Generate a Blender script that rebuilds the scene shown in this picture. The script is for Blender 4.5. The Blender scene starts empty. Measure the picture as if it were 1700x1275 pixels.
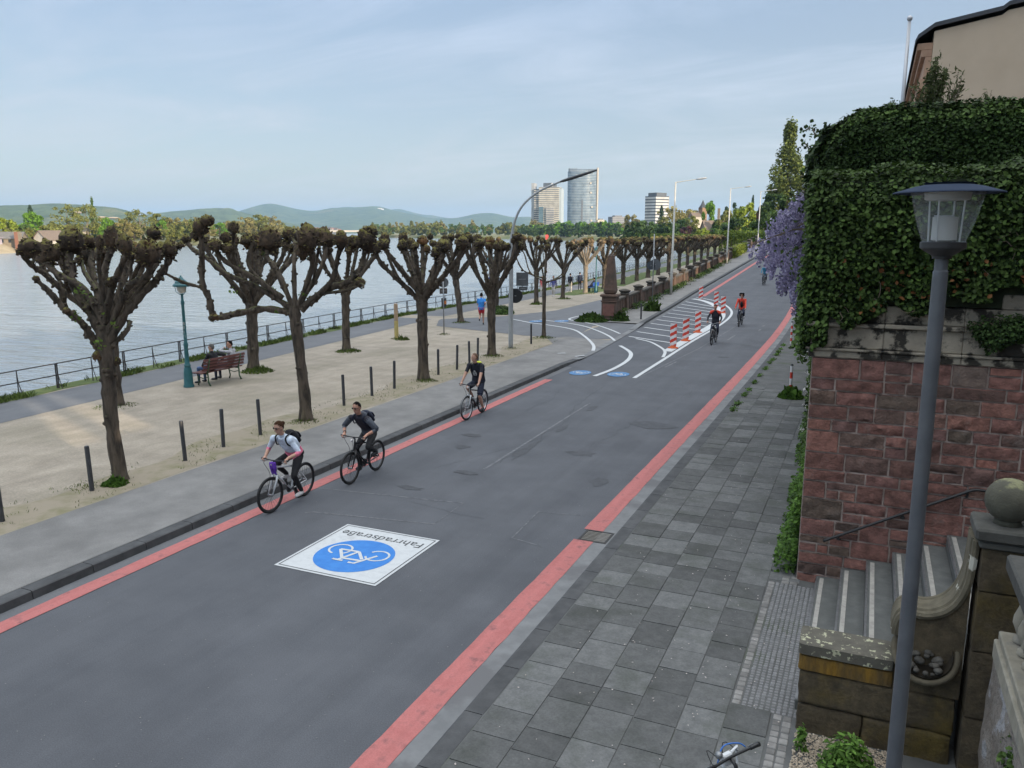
import bpy, bmesh, math, random
import numpy as np
from mathutils import Vector, Matrix, Euler, noise as mnoise
V = Vector
PI = math.pi
SC = bpy.context.scene
COL = SC.collection

# ------------------------------------------------------------------ camera
YAW, PITCH, CAMH = math.radians(24.08), math.radians(10.79), 5.2
cd = bpy.data.cameras.new("camera")
cam = bpy.data.objects.new("camera", cd)
COL.objects.link(cam)
cd.sensor_width = 36.0
cd.lens = 36.0 * 1330.0 / 1700.0
cd.clip_start = 0.05
cd.clip_end = 60000.0
cam.location = (0, 0, CAMH)
cam.rotation_euler = (math.radians(90) - PITCH, 0, YAW)
SC.camera = cam

# ------------------------------------------------------------------ sky, sun, exposure
SUN_AZ, SUN_EL = math.radians(112.0), math.radians(13.5)     # clockwise from +Y
SKY = 0.135
w = bpy.data.worlds.new("World")
SC.world = w
w.use_nodes = True
nt = w.node_tree
nt.nodes.clear()
def nd(tree, typ, **kw):
    n = tree.nodes.new(typ)
    for k, v in kw.items():
        setattr(n, k, v)
    return n
out = nd(nt, 'ShaderNodeOutputWorld')
bg = nd(nt, 'ShaderNodeBackground')
sky = nd(nt, 'ShaderNodeTexSky', sky_type='NISHITA', sun_disc=False, sun_elevation=SUN_EL, sun_rotation=SUN_AZ,
         altitude=60.0, air_density=1.0, dust_density=0.6, ozone_density=2.2)
tc = nd(nt, 'ShaderNodeTexCoord')
sep = nd(nt, 'ShaderNodeSeparateXYZ')
nt.links.new(tc.outputs['Generated'], sep.inputs[0])
zadd = nd(nt, 'ShaderNodeMath', operation='ADD'); zadd.inputs[1].default_value = 0.16
nt.links.new(sep.outputs['Z'], zadd.inputs[0])
zmax = nd(nt, 'ShaderNodeMath', operation='MAXIMUM'); zmax.inputs[1].default_value = 0.05
nt.links.new(zadd.outputs[0], zmax.inputs[0])
dx = nd(nt, 'ShaderNodeMath', operation='DIVIDE'); dy = nd(nt, 'ShaderNodeMath', operation='DIVIDE')
nt.links.new(sep.outputs['X'], dx.inputs[0]); nt.links.new(zmax.outputs[0], dx.inputs[1])
nt.links.new(sep.outputs['Y'], dy.inputs[0]); nt.links.new(zmax.outputs[0], dy.inputs[1])
cmb = nd(nt, 'ShaderNodeCombineXYZ')
nt.links.new(dx.outputs[0], cmb.inputs[0]); nt.links.new(dy.outputs[0], cmb.inputs[1])
mp = nd(nt, 'ShaderNodeMapping'); mp.inputs['Rotation'].default_value = (0, 0, 0.9); mp.inputs['Scale'].default_value = (0.6, 1.5, 1)
nt.links.new(cmb.outputs[0], mp.inputs['Vector'])
n1 = nd(nt, 'ShaderNodeTexNoise'); n1.inputs['Scale'].default_value = 1.25; n1.inputs['Detail'].default_value = 7; n1.inputs['Roughness'].default_value = 0.62; n1.inputs['Distortion'].default_value = 0.9
nt.links.new(mp.outputs[0], n1.inputs['Vector'])
rp = nd(nt, 'ShaderNodeValToRGB')
rp.color_ramp.elements[0].position = 0.43; rp.color_ramp.elements[0].color = (0, 0, 0, 1)
rp.color_ramp.elements[1].position = 0.70; rp.color_ramp.elements[1].color = (1, 1, 1, 1)
nt.links.new(n1.outputs['Fac'], rp.inputs[0])
cf = nd(nt, 'ShaderNodeMath', operation='MULTIPLY_ADD'); cf.inputs[1].default_value = 0.20; cf.inputs[2].default_value = 0.76
nt.links.new(rp.outputs[0], cf.inputs[0])
# cirrus veil; overhead part brightened out of view to light the shaded ground
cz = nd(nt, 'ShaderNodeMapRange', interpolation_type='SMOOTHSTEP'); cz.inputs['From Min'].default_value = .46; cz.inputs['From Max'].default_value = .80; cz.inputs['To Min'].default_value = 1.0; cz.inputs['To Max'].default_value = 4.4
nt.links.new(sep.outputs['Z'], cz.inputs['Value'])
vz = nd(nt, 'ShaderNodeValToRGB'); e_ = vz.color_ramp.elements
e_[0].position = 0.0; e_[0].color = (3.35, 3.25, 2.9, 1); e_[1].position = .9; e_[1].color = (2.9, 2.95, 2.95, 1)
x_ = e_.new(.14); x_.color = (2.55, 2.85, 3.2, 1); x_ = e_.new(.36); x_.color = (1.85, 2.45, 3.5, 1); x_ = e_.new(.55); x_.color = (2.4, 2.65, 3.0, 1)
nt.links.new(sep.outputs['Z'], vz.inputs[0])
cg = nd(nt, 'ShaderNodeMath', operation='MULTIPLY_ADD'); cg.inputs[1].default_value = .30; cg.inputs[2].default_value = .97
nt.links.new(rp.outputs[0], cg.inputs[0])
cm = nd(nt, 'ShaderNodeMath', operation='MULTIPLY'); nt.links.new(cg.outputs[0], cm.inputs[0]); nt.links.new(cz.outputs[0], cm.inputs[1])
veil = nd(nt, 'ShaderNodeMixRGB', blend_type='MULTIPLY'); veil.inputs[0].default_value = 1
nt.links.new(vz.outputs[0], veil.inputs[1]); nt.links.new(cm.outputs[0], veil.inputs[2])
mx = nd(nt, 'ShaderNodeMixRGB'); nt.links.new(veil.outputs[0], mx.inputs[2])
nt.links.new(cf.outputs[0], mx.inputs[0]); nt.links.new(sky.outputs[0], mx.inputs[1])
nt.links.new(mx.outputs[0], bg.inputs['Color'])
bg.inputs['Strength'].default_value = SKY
nt.links.new(bg.outputs[0], out.inputs['Surface'])

sd = bpy.data.lights.new("sun", 'SUN'); sun = bpy.data.objects.new("sun", sd); COL.objects.link(sun)
sd.energy = 5.0; sd.angle = math.radians(0.5); sd.color = (1.0, 0.83, 0.62)
sv = V((math.sin(SUN_AZ) * math.cos(SUN_EL), math.cos(SUN_AZ) * math.cos(SUN_EL), math.sin(SUN_EL)))
sun.rotation_euler = sv.to_track_quat('Z', 'Y').to_euler()
sun.location = (60, -20, 60)
SC.view_settings.view_transform = 'Standard'
SC.view_settings.look = 'None'
SC.view_settings.exposure = 0.58
SC.view_settings.gamma = 1.0
SC.view_settings.use_curve_mapping = False
SC.cycles.max_bounces = 6
SC.cycles.diffuse_bounces = 3
SC.cycles.glossy_bounces = 3
SC.cycles.transmission_bounces = 6
SC.cycles.transparent_max_bounces = 8
SC.cycles.volume_bounces = 0
SC.cycles.use_adaptive_sampling = True

# ------------------------------------------------------------------ helpers
def tag(o, label=None, cat=None, group=None, kind=None):
    if label: o['label'] = label
    if cat: o['category'] = cat
    if group: o['group'] = group
    if kind: o['kind'] = kind
    return o

def empty(name, loc=(0, 0, 0), rz=0.0, parent=None):
    o = bpy.data.objects.new(name, None)
    COL.objects.link(o)
    o.location = loc
    o.rotation_euler = (0, 0, rz)
    o.empty_display_size = 0.1
    if parent: o.parent = parent
    return o

def children(o):
    return [c for c in bpy.data.objects if c.parent == o]

def copy_tree(o, parent=None, kids=None):
    if kids is None:
        kids = {}
        for c in bpy.data.objects:
            if c.parent: kids.setdefault(c.parent.name, []).append(c)
    c = o.copy()
    COL.objects.link(c)
    if parent: c.parent = parent
    for ch in kids.get(o.name, []):
        copy_tree(ch, c, kids)
    return c

class MB:
    """collects faces and links them as ONE mesh object"""
    def __init__(s):
        s.v = []; s.f = []; s.m = []; s.X = None
    def add(s, vs, fs, m=0):
        b = len(s.v)
        if s.X is not None:
            vs = [s.X @ V(p) for p in vs]
        s.v.extend([tuple(p) for p in vs])
        for f in fs:
            s.f.append(tuple(b + i for i in f)); s.m.append(m)
    def box(s, x0, y0, z0, x1, y1, z1, m=0, b=0.0):
        if b <= 0:
            vs = [(x0, y0, z0), (x1, y0, z0), (x1, y1, z0), (x0, y1, z0), (x0, y0, z1), (x1, y0, z1), (x1, y1, z1), (x0, y1, z1)]
            s.add(vs, [(3, 2, 1, 0), (4, 5, 6, 7), (0, 1, 5, 4), (1, 2, 6, 5), (2, 3, 7, 6), (3, 0, 4, 7)], m)
            return
        # chamfered vertical and top edges
        r0 = [(x0 + b, y0), (x1 - b, y0), (x1, y0 + b), (x1, y1 - b), (x1 - b, y1), (x0 + b, y1), (x0, y1 - b), (x0, y0 + b)]
        i0 = [(x0 + b, y0 + b)] * 1
        r1 = [(min(max(x, x0 + b), x1 - b), min(max(y, y0 + b), y1 - b)) for x, y in r0]
        vs = [(x, y, z0 + b) for x, y in r0] + [(x, y, z1 - b) for x, y in r0] + [(x0 + b, y0 + b, z1), (x1 - b, y0 + b, z1), (x1 - b, y1 - b, z1), (x0 + b, y1 - b, z1)] + [(x0 + b, y0 + b, z0), (x1 - b, y0 + b, z0), (x1 - b, y1 - b, z0), (x0 + b, y1 - b, z0)]
        fs = [(i, (i + 1) % 8, 8 + (i + 1) % 8, 8 + i) for i in range(8)]
        fs += [(16, 17, 18, 19), (23, 22, 21, 20)]
        fs += [(8, 9, 17, 16), (10, 11, 18, 17), (12, 13, 19, 18), (14, 15, 16, 19), (9, 10, 17), (11, 12, 18), (13, 14, 19), (15, 8, 16)]
        fs += [(1, 0, 20, 21), (3, 2, 21, 22), (5, 4, 22, 23), (7, 6, 23, 20), (2, 1, 21), (4, 3, 22), (6, 5, 23), (0, 7, 20)]
        s.add(vs, fs, m)
    def tube(s, pts, rad, seg=8, m=0, cap=True, jit=0.0, rng=None, ell=None):
        """round tube through pts; rad a number or one per point; ell=(side axis, flatten) squashes across the side axis"""
        pts = [V(p) for p in pts]
        n = len(pts)
        if not hasattr(rad, '__len__'): rad = [rad] * n
        d0 = (pts[1] - pts[0]).normalized()
        a = d0.orthogonal().normalized() if ell is None else V(ell[0])
        vs = []
        for i in range(n):
            if i == 0: d = pts[1] - pts[0]
            elif i == n - 1: d = pts[-1] - pts[-2]
            else: d = (pts[i + 1] - pts[i]).normalized() + (pts[i] - pts[i - 1]).normalized()
            if d.length < 1e-9: d = d0.copy()
            d.normalize()
            a = (a - d * a.dot(d))
            if a.length < 1e-6: a = d.orthogonal()
            a.normalize()
            b = d.cross(a)
            for k in range(seg):
                t = 2 * PI * k / seg
                r = rad[i]
                if hasattr(r, '__len__'): ra, rb = r
                else: ra = rb = r
                if jit and rng: 
                    q = 1 + rng.uniform(-jit, jit); ra *= q; rb *= q
                vs.append(pts[i] + a * (ra * math.cos(t)) + b * (rb * math.sin(t)))
        fs = []
        for i in range(n - 1):
            for k in range(seg):
                k2 = (k + 1) % seg
                fs.append((i * seg + k, i * seg + k2, (i + 1) * seg + k2, (i + 1) * seg + k))
        if cap:
            fs.append(tuple(reversed(range(seg))))
            fs.append(tuple((n - 1) * seg + k for k in range(seg)))
        s.add(vs, fs, m)
    def lathe(s, prof, c=(0, 0, 0), seg=16, m=0, axis=None, cap=True):
        """prof [(r,z)...] round the z axis through c, or round 'axis'"""
        q = Matrix.Identity(3) if axis is None else V(axis).to_track_quat('Z', 'Y').to_matrix()
        vs = []
        for r, z in prof:
            for k in range(seg):
                t = 2 * PI * k / seg
                vs.append(V(c) + q @ V((r * math.cos(t), r * math.sin(t), z)))
        fs = []
        for i in range(len(prof) - 1):
            for k in range(seg):
                k2 = (k + 1) % seg
                fs.append((i * seg + k, i * seg + k2, (i + 1) * seg + k2, (i + 1) * seg + k))
        if cap:
            if prof[0][0] > 1e-4: fs.append(tuple(reversed(range(seg))))
            if prof[-1][0] > 1e-4: fs.append(tuple((len(prof) - 1) * seg + k for k in range(seg)))
        s.add(vs, fs, m)
    def ball(s, c, r, seg=12, rings=8, m=0, sc=(1, 1, 1), rot=None):
        vs = []; fs = []
        R = rot if rot is not None else Matrix.Identity(3)
        for i in range(rings + 1):
            ph = PI * i / rings
            for k in range(seg):
                t = 2 * PI * k / seg
                vs.append(V(c) + R @ V((r * sc[0] * math.sin(ph) * math.cos(t), r * sc[1] * math.sin(ph) * math.sin(t), -r * sc[2] * math.cos(ph))))
        for i in range(rings):
            for k in range(seg):
                k2 = (k + 1) % seg
                fs.append((i * seg + k, i * seg + k2, (i + 1) * seg + k2, (i + 1) * seg + k))
        s.add(vs, fs, m)
    def prism(s, poly, z0, z1, m=0, mtop=None):
        n = len(poly)
        vs = [(x, y, z0) for x, y in poly] + [(x, y, z1) for x, y in poly]
        fs = [(i, (i + 1) % n, n + (i + 1) % n, n + i) for i in range(n)]
        s.add(vs, fs, m)
        s.add(vs, [tuple(reversed(range(n)))], m)
        s.add(vs, [tuple(n + i for i in range(n))], m if mtop is None else mtop)
    def disc(s, c, n, r, seg=24, th=0.0, m=0):
        if th: s.lathe([(r, -th / 2), (r, th / 2)], c, seg, m, axis=n)
        else: s.lathe([(r, 0)], c, seg, m, axis=n)
    def ribbon(s, pts, wd, zf=None, m=0, dz=0.0):
        """flat strip of width wd along xy points; z from zf(x,y)+dz"""
        L = []; n = len(pts)
        for i in range(n):
            a = V(pts[max(i - 1, 0)][:2]); b = V(pts[min(i + 1, n - 1)][:2])
            d = (b - a).normalized(); q = V((-d.y, d.x))
            p = V(pts[i][:2]); h = (wd if not hasattr(wd, '__len__') else wd[i]) / 2
            for sg in (1, -1):
                p2 = p + q * h * sg
                L.append((p2.x, p2.y, (zf(p2.x, p2.y) if zf else 0) + dz))
        s.add(L, [(2 * i, 2 * i + 1, 2 * i + 3, 2 * i + 2) for i in range(n - 1)], m)
    def build(s, name, mats, parent=None, smooth=False, sharp=None):
        me = bpy.data.meshes.new(name)
        me.from_pydata(s.v, [], s.f)
        if not isinstance(mats, (list, tuple)): mats = [mats]
        for mt in mats: me.materials.append(mt)
        if len(mats) > 1: me.polygons.foreach_set('material_index', s.m)
        if smooth:
            me.polygons.foreach_set('use_smooth', [True] * len(me.polygons))
            if sharp is not None:
                me.set_sharp_from_angle(angle=math.radians(sharp))
        me.validate()
        me.update()
        o = bpy.data.objects.new(name, me)
        COL.objects.link(o)
        if parent: o.parent = parent
        return o

def smooth_pts(pts, sub=4):
    """Catmull-Rom through pts"""
    P = [V(p) for p in pts]; o = []
    for i in range(len(P) - 1):
        p0 = P[max(i - 1, 0)]; p1 = P[i]; p2 = P[i + 1]; p3 = P[min(i + 2, len(P) - 1)]
        for k in range(sub):
            t = k / sub
            o.append(0.5 * ((2 * p1) + (p2 - p0) * t + (2 * p0 - 5 * p1 + 4 * p2 - p3) * t * t + (3 * p1 - p0 - 3 * p2 + p3) * t ** 3))
    o.append(P[-1])
    return o

# ------------------------------------------------------------------ materials
MATS = {}
def M(name, c1, c2=None, scale=6.0, detail=5.0, lo=0.35, hi=0.65, rough=0.8, bump=0.0, bscale=None, island=0.0, metal=0.0, spec=0.5,
      c3=None, scale3=1.0, lo3=0.5, hi3=0.6, stretch=None, up=None, trans=0.0, alpha=1.0, dist=0.02, rough2=None, coat=0.0, grain=0.0, gscale=60, streak=None):
    """noise-mixed principled material; c3 a second larger pattern (dirt, moss, lichen); up=(colour, amount) grows on upward faces;
    island varies brightness per loose piece"""
    if name in MATS: return MATS[name]
    mt = bpy.data.materials.new(name); mt.use_nodes = True
    t = mt.node_tree; t.nodes.clear()
    o = nd(t, 'ShaderNodeOutputMaterial'); b = nd(t, 'ShaderNodeBsdfPrincipled')
    t.links.new(b.outputs[0], o.inputs['Surface'])
    tcx = nd(t, 'ShaderNodeTexCoord'); src = tcx.outputs['Object']
    if stretch:
        mpn = nd(t, 'ShaderNodeMapping'); mpn.inputs['Scale'].default_value = stretch
        t.links.new(src, mpn.inputs['Vector']); src = mpn.outputs[0]
    def noise(sc, det=detail, rg=0.6):
        n = nd(t, 'ShaderNodeTexNoise'); n.inputs['Scale'].default_value = sc; n.inputs['Detail'].default_value = det; n.inputs['Roughness'].default_value = rg
        t.links.new(src, n.inputs['Vector']); return n.outputs['Fac']
    def ramp(fac, l, h, ca=(0, 0, 0), cb=(1, 1, 1)):
        r = nd(t, 'ShaderNodeValToRGB'); e = r.color_ramp.elements
        e[0].position = l; e[0].color = (*ca[:3], 1); e[1].position = h; e[1].color = (*cb[:3], 1)
        t.links.new(fac, r.inputs[0]); return r.outputs[0]
    def mix(fac, a, bb, typ='MIX'):
        n = nd(t, 'ShaderNodeMixRGB', blend_type=typ)
        for sk, val in ((0, fac), (1, a), (2, bb)):
            if isinstance(val, (int, float)): n.inputs[sk].default_value = val
            elif isinstance(val, tuple): n.inputs[sk].default_value = (*val[:3], 1)
            else: t.links.new(val, n.inputs[sk])
        return n.outputs[0]
    col = c1
    if c2 is not None: col = ramp(noise(scale), lo, hi, c1, c2)
    if c3 is not None:
        col = mix(ramp(noise(scale3, 6), lo3, hi3), col, c3)
    for am, sc_, st_ in ((grain, gscale, None), (streak[0] if streak else 0, 1.0, streak[1] if streak else None)):
        if not am: continue
        n = nd(t, 'ShaderNodeTexNoise'); n.inputs['Scale'].default_value = sc_; n.inputs['Detail'].default_value = 4 if st_ is None else 8; n.inputs['Roughness'].default_value = .7
        if st_:
            ms = nd(t, 'ShaderNodeMapping'); ms.inputs['Scale'].default_value = st_; t.links.new(tcx.outputs['Object'], ms.inputs['Vector']); t.links.new(ms.outputs[0], n.inputs['Vector'])
        else: t.links.new(src, n.inputs['Vector'])
        mr = nd(t, 'ShaderNodeMapRange'); mr.inputs['From Min'].default_value = .3; mr.inputs['From Max'].default_value = .7; mr.inputs['To Min'].default_value = 1 - am; mr.inputs['To Max'].default_value = 1 + am
        t.links.new(n.outputs['Fac'], mr.inputs['Value']); col = mix(1.0, col, mr.outputs[0], 'MULTIPLY')
    if island:
        g = nd(t, 'ShaderNodeNewGeometry')
        mr = nd(t, 'ShaderNodeMapRange'); mr.inputs['To Min'].default_value = 1 - island; mr.inputs['To Max'].default_value = 1 + island
        t.links.new(g.outputs['Random Per Island'], mr.inputs['Value'])
        col = mix(1.0, col, mr.outputs[0], 'MULTIPLY')
    if up is not None:
        g2 = nd(t, 'ShaderNodeNewGeometry'); sx = nd(t, 'ShaderNodeSeparateXYZ'); t.links.new(g2.outputs['Normal'], sx.inputs[0])
        ad = nd(t, 'ShaderNodeMath', operation='MULTIPLY_ADD'); ad.inputs[1].default_value = 0.5
        t.links.new(sx.outputs['Z'], ad.inputs[0]); t.links.new(noise(scale * 1.7), ad.inputs[2])
        col = mix(ramp(ad.outputs[0], 1.0 - up[1], 1.15 - up[1]), col, up[0])
    if isinstance(col, tuple): b.inputs['Base Color'].default_value = (*col[:3], 1)
    else: t.links.new(col, b.inputs['Base Color'])
    b.inputs['Roughness'].default_value = rough
    if rough2 is not None:
        rr = nd(t, 'ShaderNodeMapRange'); rr.inputs['To Min'].default_value = rough; rr.inputs['To Max'].default_value = rough2
        t.links.new(noise(scale * 0.7), rr.inputs['Value']); t.links.new(rr.outputs[0], b.inputs['Roughness'])
    b.inputs['Metallic'].default_value = metal
    b.inputs['Specular IOR Level'].default_value = spec
    if coat: b.inputs['Coat Weight'].default_value = coat
    if trans: b.inputs['Transmission Weight'].default_value = trans
    if alpha < 1: b.inputs['Alpha'].default_value = alpha
    if bump:
        bp = nd(t, 'ShaderNodeBump'); bp.inputs['Strength'].default_value = bump; bp.inputs['Distance'].default_value = dist
        t.links.new(noise(bscale or scale * 3, 6), bp.inputs['Height']); t.links.new(bp.outputs[0], b.inputs['Normal'])
    MATS[name] = mt
    return mt

def leafmat(name, c1, c2, island=0.35, rough=0.55, tr=0.25):
    """leaf: colour differs per leaf (random per loose piece), a little light comes through"""
    if name in MATS: return MATS[name]
    mt = bpy.data.materials.new(name); mt.use_nodes = True
    t = mt.node_tree; t.nodes.clear()
    o = nd(t, 'ShaderNodeOutputMaterial'); b = nd(t, 'ShaderNodeBsdfPrincipled')
    g = nd(t, 'ShaderNodeNewGeometry'); r = nd(t, 'ShaderNodeValToRGB'); e = r.color_ramp.elements
    e[0].position = 0.0; e[0].color = (*[x * (1 - island) for x in c1], 1); e[1].position = 1.0; e[1].color = (*[x * (1 + island) for x in c2], 1)
    t.links.new(g.outputs['Random Per Island'], r.inputs[0])
    tcx = nd(t, 'ShaderNodeTexCoord'); n = nd(t, 'ShaderNodeTexNoise'); n.inputs['Scale'].default_value = 0.8; n.inputs['Detail'].default_value = 3
    t.links.new(tcx.outputs['Object'], n.inputs['Vector'])
    mr = nd(t, 'ShaderNodeMapRange'); mr.inputs['From Min'].default_value = 0.3; mr.inputs['From Max'].default_value = 0.7; mr.inputs['To Min'].default_value = 0.65; mr.inputs['To Max'].default_value = 1.3
    t.links.new(n.outputs['Fac'], mr.inputs['Value'])
    mu = nd(t, 'ShaderNodeMixRGB', blend_type='MULTIPLY'); mu.inputs[0].default_value = 1
    t.links.new(r.outputs[0], mu.inputs[1]); t.links.new(mr.outputs[0], mu.inputs[2])
    t.links.new(mu.outputs[0], b.inputs['Base Color']); b.inputs['Roughness'].default_value = rough; b.inputs['Specular IOR Level'].default_value = 0.15
    if tr:
        tl = nd(t, 'ShaderNodeBsdfTranslucent'); t.links.new(mu.outputs[0], tl.inputs['Color'])
        ms = nd(t, 'ShaderNodeMixShader'); ms.inputs[0].default_value = tr
        t.links.new(b.outputs[0], ms.inputs[1]); t.links.new(tl.outputs[0], ms.inputs[2]); t.links.new(ms.outputs[0], o.inputs['Surface'])
    else: t.links.new(b.outputs[0], o.inputs['Surface'])
    MATS[name] = mt
    return mt

def quads(name, ctr, U, W, mat, parent=None, fold=0.25):
    """many leaf faces at once: centres, half-length vectors U and half-width vectors W (numpy n x 3); each leaf a folded 6-corner blade"""
    n = len(ctr)
    N = np.cross(U, W); N /= (np.linalg.norm(N, axis=1, keepdims=True) + 1e-9)
    wl = np.linalg.norm(W, axis=1, keepdims=True)
    v = np.stack([ctr - U, ctr - U * .25 + W + N * wl * fold, ctr + U * .55 + W * .6 + N * wl * fold, ctr + U, ctr + U * .55 - W * .6 + N * wl * fold, ctr - U * .25 - W + N * wl * fold], 1).reshape(-1, 3)
    base = (np.arange(n) * 6)[:, None]
    f = np.concatenate([base + np.array([0, 1, 2, 3]), base + np.array([0, 3, 4, 5])], 1).reshape(-1, 4)
    me = bpy.data.meshes.new(name)
    me.vertices.add(len(v)); me.vertices.foreach_set('co', v.astype(np.float32).ravel())
    me.loops.add(f.size); me.loops.foreach_set('vertex_index', f.astype(np.int32).ravel())
    me.polygons.add(len(f)); me.polygons.foreach_set('loop_start', np.arange(0, f.size, 4, dtype=np.int32))
    try: me.polygons.foreach_set('loop_total', np.full(len(f), 4, dtype=np.int32))
    except Exception: pass
    for mm in (mat if isinstance(mat, (list, tuple)) else [mat]): me.materials.append(mm)
    me.update(calc_edges=True)
    me.validate()
    o = bpy.data.objects.new(name, me); COL.objects.link(o)
    if parent: o.parent = parent
    return o

def rnd_unit(rs, n):
    a = rs.normal(size=(n, 3)); return a / np.linalg.norm(a, axis=1, keepdims=True)

def leaf_frames(rs, n, nrm, size, asp=0.7, spread=0.6, down=0.0):
    """length and width vectors of n leaves lying roughly across the normals nrm"""
    nn = nrm + rs.normal(size=(n, 3)) * spread; nn /= np.linalg.norm(nn, axis=1, keepdims=True)
    t = rs.normal(size=(n, 3)); t[:, 2] -= down
    t -= nn * np.sum(t * nn, 1, keepdims=True); t /= np.linalg.norm(t, axis=1, keepdims=True)
    s = size * rs.uniform(.65, 1.3, size=(n, 1))
    return t * s, np.cross(nn, t) * s * asp
# ------------------------------------------------------------------ terrain functions (metres; camera stands over the origin, +Y runs up the road)
def pl(*pts):
    xs = [p[0] for p in pts]; ys = [p[1] for p in pts]
    def f(t):
        return float(sum(np.interp(t + d, xs, ys) for d in (-3, -1.5, 0, 1.5, 3)) / 5)
    return f
def zr(y): return 0.018 * ((y - 60) + math.sqrt((y - 60) ** 2 + 60)) if y > 20 else 0.0
zr0 = zr(20.01)
def zroad(y): return max(0.0, zr(y) - zr0 * (1 if y > 20 else 0))
xl = pl((-40, -10.65), (31, -10.65), (42.5, -11.45), (51, -12.1), (64, -13.0), (80, -13.4), (100, -13.9), (120, -14.25), (140, -14.6), (170, -12.0), (230, -2.0))
xr = pl((-40, -3.72), (32, -3.72), (42, -3.8), (51, -4.05), (59, -4.4), (80, -5.2), (120, -6.6), (140, -6.8), (170, -4.0), (230, 5.0))
xw = pl((-5, -0.6), (12, -0.62), (25, -1.15), (43, -1.8), (60, -2.6), (100, -4.0), (130, -4.8), (150, -4.2), (170, -1.0), (230, 8.0))
xrail = pl((-40, -20.5), (0, -23.0), (16, -24.0), (23, -24.7), (38, -26.0), (62, -28.0), (100, -31.8), (140, -35), (230, -43))
xbal = pl((30, -13.3), (45, -13.95), (50, -14.4), (57, -14.8), (66, -15.2), (75, -15.5), (100, -16.4), (145, -18.4), (230, -24))
def zprom(y): return 0.13 - 0.7 * min(1, max(0, (y - 42) / 40.0)) ** 1.0
def drop(y): return min(1, max(0, (y - 29) / 2.6)) * min(1, max(0, (44.2 - y) / 2.6))
def zleft(x, y):
    base = zprom(y)
    k = max(0.0, 1 - max(0.0, xl(y) - x) / 2.4)
    return base - 0.118 * drop(y) * k
def zup(y): return zroad(y) + 0.13
def zright(y): return zroad(y) + 0.09

def sheet(name, xa, xb, ys, nx, zf, mat, smooth=True, kind='structure'):
    vs = []; fs = []
    for y in ys:
        a, b = xa(y), xb(y)
        for i in range(nx + 1):
            x = a + (b - a) * i / nx
            vs.append((x, y, zf(x, y)))
    for j in range(len(ys) - 1):
        for i in range(nx):
            p = j * (nx + 1) + i
            fs.append((p, p + 1, p + nx + 2, p + nx + 1))
    mb = MB(); mb.add(vs, fs)
    o = mb.build(name, mat, smooth=smooth)
    return tag(o, kind=kind)
def frange(a, b, s):
    n = int(round((b - a) / s)); return [a + (b - a) * i / n for i in range(n + 1)]

# ------------------------------------------------------------------ setting materials
m_road = M('road asphalt', (.076, .081, .092), (.100, .105, .117), scale=.9, detail=9, lo=.3, hi=.7, rough=.82, bump=.35, bscale=130, c3=(.064, .068, .077), scale3=.35, lo3=.50, hi3=.78, dist=.004, spec=.35, grain=.30, gscale=70, streak=(.12, (1.3, .05, 1)))
m_pave = M('grey pavement asphalt', (.16, .157, .152), (.215, .21, .203), scale=2.2, detail=10, lo=.3, hi=.7, rough=.9, bump=.4, bscale=150, c3=(.12, .118, .115), scale3=.5, lo3=.5, hi3=.75, dist=.004, grain=.18, gscale=45, streak=(.10, (1.0, .1, 1)))
m_ramp = M('ramp asphalt', (.105, .11, .12), (.135, .14, .148), scale=1.2, detail=9, lo=.3, hi=.7, rough=.88, bump=.3, bscale=140, dist=.004, grain=.14, gscale=40, streak=(.12, (1.0, .1, 1)))
m_gravel = M('fine beige gravel', (.25, .217, .172), (.355, .31, .25), scale=1.3, detail=12, lo=.3, hi=.72, rough=.95, bump=.6, bscale=60, c3=(.225, .20, .15), scale3=.33, lo3=.5, hi3=.68, dist=.012, grain=.2, gscale=22, streak=(.12, (3.0, .7, 1)))
m_kerb = M('dark basalt kerb', (.045, .047, .05), (.075, .077, .08), scale=4, detail=8, rough=.8, bump=.4, bscale=60, island=.12, dist=.006)
m_conc = M('worn concrete strip', (.145, .15, .155), (.20, .205, .21), scale=3, detail=8, rough=.9, bump=.3, bscale=80, c3=(.13, .13, .135), scale3=1.1, lo3=.52, hi3=.62, dist=.004)
m_white = M('road paint white', (.52, .54, .55), (.44, .46, .475), scale=9, detail=8, lo=.45, hi=.75, rough=.7, bump=.2, bscale=120, dist=.003, c3=(.40, .41, .42), scale3=2.2, lo3=.58, hi3=.80, grain=.06, gscale=80)
m_worn = M('worn paint', (.16, .165, .175), (.075, .08, .09), scale=7, detail=10, lo=.4, hi=.6, rough=.8)
m_red = M('red road paint', (.37, .115, .108), (.44, .155, .145), scale=5, detail=10, lo=.3, hi=.7, rough=.8, c3=(.22, .085, .085), scale3=5, lo3=.54, hi3=.70, bump=.3, bscale=120, dist=.003, grain=.16, gscale=70, streak=(.12, (6, .25, 1)))
m_blue = M('blue road paint', (.018, .16, .50), (.03, .20, .56), scale=6, rough=.6)
m_blueworn = M('worn blue road paint', (.045, .17, .38), (.09, .20, .36), scale=4, detail=9, rough=.75)
m_ink = M('dark lettering paint', (.05, .055, .06), rough=.7)
m_grass = M('short grass', (.055, .085, .02), (.10, .13, .035), scale=3, detail=9, rough=.95, bump=.7, bscale=40, dist=.03)
m_water = None

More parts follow.
